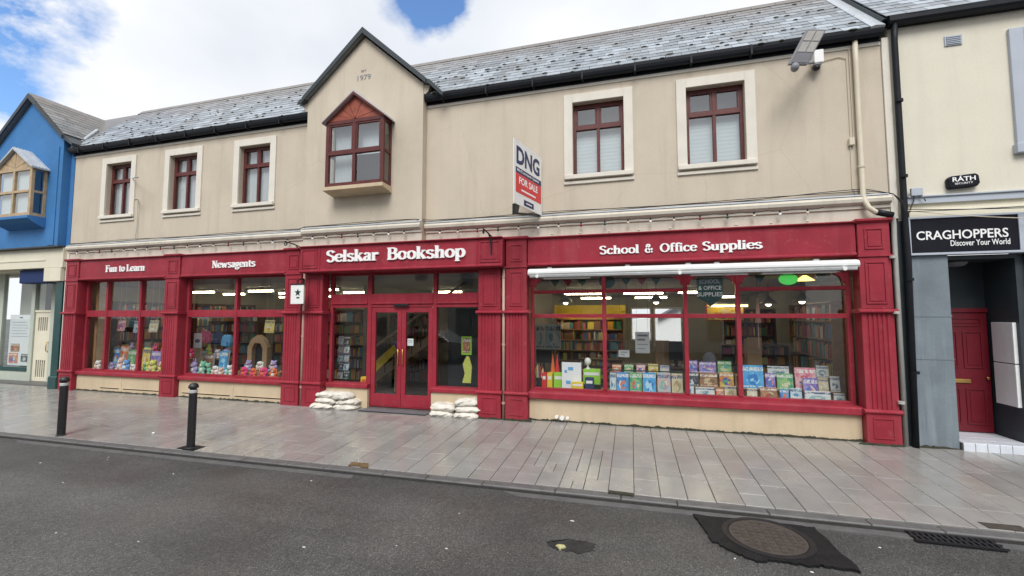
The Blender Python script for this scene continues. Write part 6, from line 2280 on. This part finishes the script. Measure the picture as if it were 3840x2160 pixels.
bookcase(-14.33, .95, 2.3, 2.35, 'x', 'dark bookcase on the left side wall, nearest the street', 'mixed books packed on the left side wall case nearest the street', seed=1)
bookcase(-14.33, 3.3, 2.4, 2.35, 'x', 'dark bookcase deeper along the left side wall', 'mixed books packed on the deeper left side wall case', seed=2)
bookcase(-13.3, 2.9, 2.0, 2.1, 'y', 'freestanding dark bookcase behind the leftmost window', 'mixed books on the freestanding case behind the leftmost window', seed=3)
bookcase(-11.2, 3.4, 2.2, 2.1, 'y', 'dark bookcase in the middle of the newsagent room', 'mixed books on the case in the middle of the newsagent room', seed=4)
bookcase(-8.9, 2.9, 1.7, 2.1, 'y', 'dark bookcase at the right of the newsagent room', 'mixed books on the case at the right of the newsagent room', seed=5)
bookcase(-11.9, 5.6, 4.5, 2.2, 'y', 'long pine bookcase far back in the newsagent room', 'mixed books on the long case far back in the newsagent room', 'wood_mid', seed=6)
bookcase(3.52, 1.15, 2.2, 2.2, '-x', 'pine bookcase on the right side wall of the stationery room', 'mixed stock on the pine case at the right side wall', 'wood_mid', seed=7)
bookcase(2.3, 4.2, 1.2, 2.1, 'y', 'dark bookcase at the back right of the stationery room', 'mixed books on the dark case at the back right', seed=8)
bookcase(-2.1, 4.3, 1.9, 1.85, 'y', 'pine shelving at the back left of the stationery room', 'packed stock on the shelving at the back left', 'wood_mid', seed=9)
bookcase(-1.2, 2.0, 1.0, .95, 'y', 'low dark bookcase behind the first light of the stationery window', 'mixed books on the low dark case', seed=10)
bookcase(1.9, 2.4, 1.3, 1.3, 'y', 'low dark bookcase behind the narrow light', 'mixed books on the low case behind the narrow light', seed=12)
bookcase(-6.9, 3.3, 1.5, 2.0, 'y', 'pine bookcase behind the left entrance sidelight', 'mixed books on the case behind the left entrance sidelight', 'wood_mid', seed=13)


def ceiling_tube(x, y, rz, label, mat='tube', z=2.80, l=1.0):
    t = thing('ceiling_light', (x, y, z), label, 'ceiling light', 'fluorescent lights of the shop')
    c, s = math.cos(rz), math.sin(rz)
    f = lambda p: (x + p[0] * c - p[1] * s, y + p[0] * s + p[1] * c, z + p[2])
    MB().box(-l / 2, l / 2, -.07, .07, .03, .08).xform(f).build('batten', 'white', t)
    MB().tube([(-l / 2 + .03, 0, 0), (l / 2 - .03, 0, 0)], .025, 10).xform(f).build('tube', mat, t)
    for q in (-l / 2 + .015, l / 2 - .015):
        MB().box(q - .012, q + .012, -.02, .02, -.02, .03).xform(f).build('end_cap', 'white', t)


LT = [(-13.2, 1.5, 'over the left corner of the leftmost window'), (-13.4, 3.9, 'second row at the left side wall'), (-13.3, 6.3, 'rearmost at the left side wall'),
      (-10.9, 1.6, 'nearest behind the newsagent window, left'), (-11.0, 3.9, 'middle row of the newsagent room, left'), (-11.0, 6.4, 'rear row of the newsagent room, left'),
      (-8.6, 1.6, 'nearest behind the newsagent window, right'), (-8.6, 4.1, 'middle row of the newsagent room, right'), (-8.7, 6.6, 'rear row of the newsagent room, right'),
      (-5.6, 4.6, 'over the stair behind the double doors'), (-3.8, 6.8, 'at the back of the entrance hall'),
      (-1.2, 3.2, 'behind the first light of the stationery window'), (.3, 3.4, 'behind the second light of the stationery window'), (1.6, 3.3, 'behind the narrow light of the stationery window'),
      (-1.1, 6.2, 'rear row of the stationery room, left'), (.6, 6.2, 'rear row of the stationery room, middle'), (2.6, 6.3, 'rear row of the stationery room, right')]
for x, y, w in LT:
    ceiling_tube(x, max(y, 2.6), 0, 'lit fluorescent ceiling light ' + w, z=2.62 if x > -2.4 else 2.80)
ceiling_tube(-1.2, 4.12, 0, 'warm strip light under the canopy of the back left shelving', 'tube_warm', 2.02, 1.4)
ceiling_tube(2.4, 4.0, 0, 'warm strip light over the dark case at the back right', 'tube_warm', 2.30, .9)
cn_ = thing('shelf_canopy', (-1.15, 4.2, 1.97), 'yellow lit canopy panel over the back left shelving', 'panel')
box('panel', 'yellow', cn_, -2.1, -.15, 4.28, 4.31, 1.98, 2.35)
box('end_cheek', 'yellow', cn_, -2.1, -2.07, 4.05, 4.28, 1.98, 2.35)
yp = thing('wall_poster', (2.7, 4.1, 1.55), 'yellow and orange poster above the case at the back right', 'poster')
box('sheet', 'cov_yellow', yp, 1.9, 2.75, 4.13, 4.14, 1.95, 2.35)
box('frame', 'scarlet', yp, 1.88, 2.77, 4.142, 4.15, 1.93, 2.37)


def pendant(x, y, z, label, mat='bulb'):
    t = thing('pendant_lamp', (x, y, z), label, 'pendant lamp', 'pendant lamps in the stationery room')
    MB().lathe([(.17, 0), (.15, .05), (.06, .13), (.025, .19)], x, y, 18, z).build('shade', 'steel', t, smooth=True)
    MB().ball((x, y, z + .0), (.06, .06, .05), 10, 7).build('bulb', mat, t, smooth=True)
    MB().tube([(x, y, z + .19), (x, y, 2.74)], .008, 6).build('flex', 'black', t)


pendant(-1.5, 2.2, 2.36, 'pendant lamp hanging in the first light of the stationery window')
pendant(.55, 2.3, 2.36, 'pendant lamp hanging in the second light of the stationery window')
pendant(2.85, 2.4, 2.30, 'pendant lamp in the widest light, left one')
pendant(3.35, 2.0, 2.34, 'pendant lamp in the widest light, right one')
hc = thing('paper_lantern', (2.27, .95, 1.9), 'slim peach paper cone lantern hanging in the widest light', 'lantern')
MB().lathe([(.055, 0), (.012, .47)], 2.27, .95, 14, 1.92).build('cone', 'copper_lamp', hc, smooth=True)
MB().tube([(2.27, .95, 1.92), (2.27, .95, 1.45)], .006, 6).build('tassel', 'copper_lamp', hc)
MB().tube([(2.27, .95, 2.39), (2.27, .95, 3.06)], .004, 6).build('string', 'black', hc)

# stained glass pelmet and lettered shield
pl = thing('stained_glass_pelmet', (.8, .32, 2.55), 'row of red and green glass drops hanging at the top of the window', 'pelmet')
MB().tube([(-1.80, .33, 2.75), (3.36, .33, 2.75)], .008, 6).build('rail', 'black', pl)
for k, x in enumerate((-1.432, -1.179, -.904, -.08, .194, .449, 2.163, 3.085)):
    m = ['signgreen', 'signred', 'signgreen', 'signgreen', 'signred', 'signgreen', 'signgreen', 'signgreen'][k]
    MB().prism([(x - .085, 2.745), (x + .085, 2.745), (x + .05, 2.68), (x, 2.62), (x - .05, 2.68)], 'y', .325, .337).build('drop', m, pl)
    MB().tube([(x, .33, 2.62), (x, .33, 2.54)], .003, 5).build('lead_came', 'black', pl)
MB().prism([(-.433 + .15 * math.cos(t), 2.70 + .13 * math.sin(t)) for t in [2 * math.pi * q / 20 for q in range(20)]], 'y', .325, .337).build('oval', 'signgreen', pl)
gl_ = thing('green_glass_lamp', (2.65, .4, 2.6), 'glowing green glass oval lit from behind at top right', 'lamp')
MB().ball((2.62, .40, 2.68), (.15, .05, .10), 16, 10).build('globe', 'greenlamp', gl_, smooth=True)
MB().tube([(2.62, .40, 2.77), (2.62, .40, 3.06)], .006, 6).build('stem', 'black', gl_)
MB().lathe([(.15, 0), (.03, .09)], 2.92, .55, 16, 2.66).build('amber_shade', 'amberlamp', gl_, smooth=True)
MB().tube([(2.92, .55, 2.75), (2.92, .55, 3.06)], .006, 6).build('stem', 'black', gl_)
sg = thing('lettered_shield', (1.36, .35, 2.2), 'dark green hanging shield reading school and office supplies', 'sign')
MB().prism([(1.14, 2.72), (1.58, 2.72), (1.57, 2.38), (1.46, 2.30), (1.37, 2.21), (1.28, 2.30), (1.15, 2.38)], 'y', .335, .350).build('shield', 'signgreen', sg, .004)
for k, (t, w) in enumerate((('SCHOOL', .34), ('& OFFICE', .38), ('SUPPLIES', .42))):
    sans(t, 'bluegrey' if k == 0 else 'letter', sg, (1.36 - w / 2, .334, 2.625 - .115 * k), (1, 0, 0), (0, 0, 1), w, .075, .004, .02)
for s in (1.18, 1.54):
    MB().tube([(s, .342, 2.72), (s, .342, 3.06)], .004, 5).build('chain', 'black', sg)

# larger things inside the stationery room
mon = thing('computer_monitor', (.88, 1.6, 1.0), 'dark computer monitor on the counter behind the window', 'monitor')
box('screen', 'black', mon, .75, 1.02, 1.60, 1.64, 1.12, 1.52, bev=.008)
box('stand', 'black', mon, .85, .92, 1.61, 1.66, 1.02, 1.12)
box('foot', 'black', mon, .78, .99, 1.56, 1.72, 1.002, 1.018)
ct = thing('shop_counter', (.45, 1.9, .12), 'dark counter carrying the monitor behind the window', 'counter')
box('top', 'wood_dark', ct, -.45, 1.6, 1.5, 2.1, .96, 1.0, bev=.006)
box('front', 'wood_dark', ct, -.42, 1.57, 1.56, 1.60, .12, .96)
box('end', 'wood_dark', ct, -.42, -.39, 1.60, 2.05, .12, .96)
box('end', 'wood_dark', ct, 1.54, 1.57, 1.60, 2.05, .12, .96)
for k, (a, b, c, d, lab) in enumerate(((.48, .80, 1.0, 1.27, 'brown cardboard box on the counter, lower one'), (.50, .78, 1.272, 1.51, 'brown cardboard box on the counter, upper one'))):
    t = thing('cardboard_box', ((a + b) / 2, 1.9, c), lab, 'box')
    box('carton', 'card', t, a, b, 1.78, 2.04, c, d, bev=.004)
    box('tape', 'tan', t, (a + b) / 2 - .025, (a + b) / 2 + .025, 1.7775, 1.7795, c + .01, d - .01)
cd = thing('tall_carton', (2.35, 1.6, .95), 'tall brown cardboard box behind the widest light', 'box')
box('carton', 'card', cd, 2.22, 2.48, 1.60, 1.85, .12, 1.58, bev=.004)
box('flap', 'card', cd, 2.22, 2.48, 1.585, 1.598, 1.40, 1.62)
oc_ = thing('office_chair', (1.50, 1.4, .12), 'grey round backed chair behind the narrow light', 'chair')
MB().ball((1.49, 1.42, 1.16), (.13, .04, .17), 16, 10).build('backrest', 'grey', oc_, smooth=True)
MB().box(1.30, 1.70, 1.16, 1.40, .52, .60).build('seat', 'grey', oc_, .02)
MB().tube([(1.5, 1.30, .52), (1.5, 1.30, .16)], .025, 8).build('stem', 'black', oc_)
MB().tube([(1.5, 1.40, .58), (1.5, 1.44, 1.05)], .02, 8).build('back_bar', 'black', oc_)
for k in range(5):
    a = k * 1.257
    MB().tube([(1.5, 1.3, .18), (1.5 + .24 * math.cos(a), 1.3 + .1 * math.sin(a), .14)], .016, 6).build('leg', 'black', oc_)
tv = thing('black_screen', (-1.80, 1.2, 1.0), 'black screen at the left behind the stationery window', 'screen')
box('panel', 'black', tv, -2.0, -1.66, 1.18, 1.22, 1.04, 1.32, bev=.006)
box('pole', 'black', tv, -1.85, -1.81, 1.19, 1.215, .12, 1.04)
box('foot', 'black', tv, -1.98, -1.68, 1.08, 1.32, .119, .135)
for (n, x0, x1, z0, z1, y, m, lab) in (('notice', .07, .35, 1.29, 1.72, 1.2, 'paper', 'large white notice hanging behind the second light'), ('notice', -.26, -.05, 1.23, 1.37, .9, 'paper', 'small white notice hanging left of the large one')):
    t = thing(n, ((x0 + x1) / 2, y, z0), lab, 'notice')
    box('sheet', m, t, x0, x1, y, y + .004, z0, z1)
    for k in range(4 if z1 - z0 > .3 else 2):
        zz = z1 - .09 - .085 * k if z1 - z0 > .3 else z1 - .05 - .05 * k
        box('text_line', 'grey', t, x0 + .04, x1 - .04 - .05 * (k % 2), y - .002, y - .0005, zz, zz + (.035 if k < 2 and z1 - z0 > .3 else .012))
    for s in (x0 + .03, x1 - .03):
        MB().tube([(s, y + .002, z1), (s, y + .002, 3.06)], .002, 4).build('thread', 'black', t)
for (x0, x1, m, lab) in ((-2.29, -2.08, 'cov_white', 'tall pale poster on the partition, left one'), (-2.05, -1.68, 'cov_ltblue', 'blue and white house poster on the partition, right one')):
    t = thing('wall_poster', ((x0 + x1) / 2, 2.5, 1.2), lab, 'poster')
    box('sheet', m, t, x0, x1, 2.50, 2.506, 1.24, 1.83)
    box('backing', 'white', t, x0 - .01, x1 + .01, 2.508, 2.52, 1.23, 1.84)
    box('pole', 'black', t, (x0 + x1) / 2 - .01, (x0 + x1) / 2 + .01, 2.522, 2.54, .12, 1.84)
# newsagent room
ar = thing('toy_house', (-9.3, 1.0, .6), 'brown wooden arch shaped display house behind the soft toys', 'display')
MB().prism([(-9.61, .118), (-9.61, 1.25), (-9.49, 1.45), (-9.30, 1.56), (-9.11, 1.45), (-8.99, 1.25), (-8.99, .118), (-9.13, .118), (-9.13, 1.20), (-9.21, 1.34), (-9.39, 1.34), (-9.47, 1.20), (-9.47, .118)], 'y', .98, 1.12).build('arch', 'card', ar, .01)
box('base', 'card', ar, -9.47, -9.13, .99, 1.11, .118, .70)
box('back', 'black', ar, -9.47, -9.13, 1.10, 1.118, .70, 1.32)
for (x, z, m, lab) in ((-10.98, 1.33, 'pink', 'hot pink school bag hanging in the newsagent window'), (-10.55, 1.30, 'navy', 'navy school bag hanging in the newsagent window'), (-10.25, 1.24, 'sky_blue', 'light blue school bag beside the navy one')):
    t = thing('school_bag', (x, .95, z), lab, 'bag', 'school bags in the newsagent window')
    MB().prism([(x - .13, z), (x + .13, z), (x + .15, z + .14), (x + .13, z + .26), (x + .06, z + .31), (x - .06, z + .31), (x - .13, z + .26), (x - .15, z + .14)], 'y', .89, 1.02).build('body', m, t, .035)
    MB().box(x - .10, x + .10, .845, .889, z + .02, z + .15).build('pocket', m, t, .02)
    MB().box(x - .09, x + .09, .838, .844, z + .13, z + .14).build('zip', 'steel', t)
    MB().tube([(x - .05, .95, z + .30), (x - .03, .95, z + .36), (x + .03, .95, z + .36), (x + .05, .95, z + .30)], .01, 6).build('handle', 'black', t)
    MB().tube([(x, .95, z + .36), (x, .95, 2.0)], .004, 4).build('string', 'black', t)
br_ = thing('bag_rail', (-9.8, .95, 2.0), 'thin rail from which the school bags hang', 'rail')
MB().tube([(-11.5, .95, 2.0), (-10.0, .95, 2.0)], .012, 8).build('rail', 'steel', br_)
MB().tube([(-11.45, .95, 2.0), (-11.45, .95, 3.06)], .008, 6).build('hanger', 'steel', br_)
MB().tube([(-10.05, .95, 2.0), (-10.05, .95, 3.06)], .008, 6).build('hanger', 'steel', br_)
np_ = thing('framed_poster', (-10.82, .5, .95), 'white framed poster with a dark emblem at the newsagent window left', 'poster')
box('sheet', 'paper', np_, -10.95, -10.69, .60, .606, 1.22, 1.60)
MB().prism([(-10.82 + .08 * math.cos(t), 1.40 + .05 * math.sin(t)) for t in [2 * math.pi * q / 14 for q in range(14)]], 'y', .594, .599).build('emblem', 'board_navy', np_)
box('stand', 'tan', np_, -10.95, -10.69, .607, .62, .60, 1.22)
wp = thing('pine_post', (-14.05, .35, .6), 'pale timber board standing at the left end of the leftmost window', 'post')
box('board', 'tan', wp, -14.10, -14.02, .30, .62, .596, 3.04)
box('board_edge', 'wood_mid', wp, -14.105, -14.015, .29, .299, .60, 3.0)
# entrance hall: stair, slide banister, magazine stand
stt = thing('staircase', (-6.2, 4, .12), 'wooden staircase with handrail inside the double doors', 'staircase')
for k in range(11):
    box('tread', 'wood_mid', stt, -7.0 + .26 * k, -6.72 + .26 * k, 2.3, 3.2, .12 + .17 * k, .12 + .17 * (k + 1) - .003)
for k in range(0, 11, 1):
    MB().tube([(-6.88 + .26 * k, 2.25, .20 + .17 * k), (-6.88 + .26 * k, 2.25, 1.05 + .17 * k)], .014, 6).build('baluster', 'wood_dark', stt)
MB().tube([(-7.0, 2.25, 1.0), (-4.1, 2.25, 2.9)], .035, 8).build('handrail', 'tan', stt)
MB().prism([(-7.05, .12), (-6.9, .12), (-4.05, 1.98), (-4.05, 2.2), (-7.05, .32)], 'y', 2.26, 2.295).build('string_board', 'tan', stt)
sd = thing('yellow_slide_panel', (-6.6, 2.0, .6), 'slanting yellow banner board seen through the left door leaf', 'banner')
MB().prism([(-6.55, .62), (-6.40, .60), (-5.72, 1.22), (-5.76, 1.36), (-5.90, 1.30), (-6.52, .80)], 'y', 1.90, 1.93).build('board', 'yellow', sd)
MB().tube([(-6.42, 1.92, .63), (-6.42, 1.92, .12)], .02, 6).build('leg', 'tan', sd)
MB().tube([(-5.85, 1.92, 1.25), (-5.85, 1.92, .12)], .02, 6).build('leg', 'tan', sd)
bl = thing('purple_balloon', (-5.72, 1.8, 1.2), 'purple balloon by the top of the yellow banner board', 'balloon')
MB().ball((-5.70, 1.80, 1.32), (.10, .09, .12), 14, 10).build('skin', 'purple', bl, smooth=True)
MB().tube([(-5.70, 1.80, 1.20), (-5.72, 1.83, 1.0), (-5.70, 1.9, .14)], .004, 5).build('string', 'white', bl)
mg = thing('magazine_stand', (-6.45, .75, .12), 'wire stand of magazines behind the left sidelight', 'stand')
MB().tube([(-6.52, .85, .12), (-6.52, .85, 1.55)], .015, 8).build('pole', 'steel', mg)
MB().lathe([(.22, 0), (.20, .02)], -6.52, .85, 14, .12).build('foot', 'steel', mg)
for k in range(5):
    for j in range(2):
        b = MB().box(-6.68 + .165 * j, -6.535 + .165 * j, .72, .728, .58 + .20 * k, .765 + .20 * k)
        b.xform(lambda p: (p[0], p[1] + (p[2] - .6 - .2 * k) * .25, p[2])).build('magazine', ['cov_white', 'cov_dark', 'cov_ltblue', 'cov_pastel'][(k + j) % 4], mg)
yb_ = thing('yellow_toy_box', (-5.72, .42, .52), 'small orange yellow box low behind the left sidelight', 'box')
box('carton', 'yellow', yb_, -5.80, -5.60, .38, .50, .525, .70, bev=.005)
box('panel', 'orange', yb_, -5.77, -5.63, .376, .379, .56, .65)
nt_ = thing('door_notice', (-4.47, .17, 1.42), 'white paper notice taped inside the right door leaf', 'notice')
box('sheet', 'paper', nt_, -4.56, -4.42, .200, .202, 1.42, 1.57)
box('text_line', 'grey', nt_, -4.54, -4.44, .1978, .1995, 1.52, 1.53)
box('text_line', 'grey', nt_, -4.54, -4.45, .1978, .1995, 1.49, 1.498)
ex = thing('exit_light', (-6.2, 4.9, 2.1), 'small lit yellow green exit light deep in the entrance hall', 'sign')
box('lamp', 'exit', ex, -6.35, -6.10, 4.88, 4.92, 2.30, 2.42)
box('bracket', 'white', ex, -6.30, -6.15, 4.88, 4.92, 2.42, 3.06)
gs_ = thing('green_display_stand', (-3.45, 1.0, .12), 'yellow green leaf patterned stand behind the right sidelight', 'stand')
MB().prism([(-3.56, .60), (-3.36, .60), (-3.34, .95), (-3.40, 1.15), (-3.46, 1.18), (-3.55, 1.0), (-3.50, .8)], 'y', .80, .83).build('panel', 'plush_yellow', gs_)
MB().box(-3.60, -3.36, .84, .86, 1.2, 1.6).build('header', 'lime', gs_)
MB().box(-3.57, -3.39, .836, .839, 1.24, 1.56).build('header_picture', 'cov_brown', gs_)
MB().tube([(-3.46, .87, .12), (-3.46, .87, 1.6)], .018, 8).build('pole', 'black', gs_)
MB().lathe([(.2, 0), (.18, .02)], -3.46, .87, 14, .12).build('foot', 'black', gs_)
dk = thing('dark_cabinet', (-3.2, 1.7, .12), 'tall dark cabinet behind the right sidelight', 'cabinet')
box('carcass', 'slatebox', dk, -4.3, -2.5, 1.7, 2.1, .12, 2.6, bev=.008)
for k in range(3):
    box('door', 'slatebox', dk, -4.28 + .6 * k, -3.70 + .6 * k, 1.68, 1.699, .16, 2.56, bev=.006)

# ================================================================== across the street (it shows in the glass)
def opposite(x0, x1, eave, ridge, mat, label):
    t = thing('opposite_house', ((x0 + x1) / 2, -19.5, 0), label, 'building', 'houses across the street')
    holes = []
    n = int((x1 - x0) / 2.6)
    for k in range(n):
        c = x0 + (x1 - x0) * (k + .5) / n
        holes += [(c - .5, c + .5, eave - 2.0, eave - .6), (c - .8, c + .8, .6, 2.5)]
    f = wall_mb(x0, x1, -.3, eave, -.15, .15, holes)
    f.xform(lambda p: (p[0], -18.0 - p[1], p[2]))
    f.build('wall', mat, t)
    MB().prism([(-17.75, eave - .1), (-22, ridge), (-26.2, eave - .1)], 'x', x0 - .1, x1 + .1).build('roof', 'roof_op', t)
    MB().box(x0 + .05, x1 - .05, -26, -18.6, -.3, eave - .1).build('rooms', 'slatebox', t)
    for (a, b, c, d) in holes:
        MB().quad((b, -18.05, c), (a, -18.05, c), (a, -18.05, d), (b, -18.05, d)).build('pane', 'glass_up', t)
    MB().box(x0 + .6, x0 + 1.3, -22.3, -21.7, ridge - .5, ridge + 1.0).build('chimney', mat, t)


opposite(-34, -22, 5.6, 8.6, 'brick_op', 'pale rendered house across the street, reflected in the leftmost window')
opposite(-22, -12, 6.4, 9.6, 'cream', 'cream house across the street, reflected in the newsagent window')
opposite(-12, -2, 5.8, 9.0, 'brick_op', 'grey white house across the street, reflected in the entrance doors')
opposite(-2, 9, 6.2, 9.2, 'bluegrey', 'blue grey house across the street, reflected in the stationery window')


def car(x, y, prof, glassband, L, W, paint_, label, cat, name):
    t = thing(name, (x, y, 0), label, cat)
    z0 = -.03
    MB().prism([(x + a, z0 + b) for a, b in prof], 'y', y - W / 2, y + W / 2).build('body', paint_, t, .05)
    for s in (-1, 1):
        for g in glassband:
            MB().prism([(x + a, z0 + b) for a, b in g], 'y', y + s * (W / 2 + .003), y + s * (W / 2 + .012)).build('side_window', 'black', t)
        for a in (-L * .31, L * .31):
            w = MB().tube([(x + a, y + s * (W / 2 - .16), z0 + .31), (x + a, y + s * (W / 2 + .02), z0 + .31)], .31, 22).build('wheel', 'black', t)
            MB().tube([(x + a, y + s * (W / 2 + .021), z0 + .31), (x + a, y + s * (W / 2 + .03), z0 + .31)], .19, 16).build('hub', 'steel', w)
    return t


car(-9.2, -10.0, [(-2.15, .35), (-2.15, .62), (-1.95, .78), (-1.05, .90), (-.40, 1.36), (.05, 1.43), (.75, 1.40), (1.45, .98), (2.05, .92), (2.15, .70), (2.15, .35), (1.8, .22), (-1.8, .22)],
    [[(-.92, .93), (-.36, 1.31), (.02, 1.37), (.06, .93)], [(.10, .93), (.08, 1.37), (.70, 1.33), (1.28, .95)]], 4.3, 1.76, 'carpaint', 'silver saloon car behind the camera, reflected in the entrance doors', 'car', 'parked_car')
car(-26.0, -10.2, [(-2.5, .35), (-2.5, .85), (-2.2, 1.05), (-1.75, 1.15), (-1.05, 1.85), (-.6, 1.98), (2.4, 1.98), (2.5, 1.8), (2.5, .35), (2.1, .22), (-2.1, .22)],
    [[(-1.55, 1.18), (-1.0, 1.76), (-.45, 1.78), (-.42, 1.16)]], 4.9, 1.9, 'vanpaint', 'white van behind the camera, reflected in the leftmost window', 'van', 'parked_van')
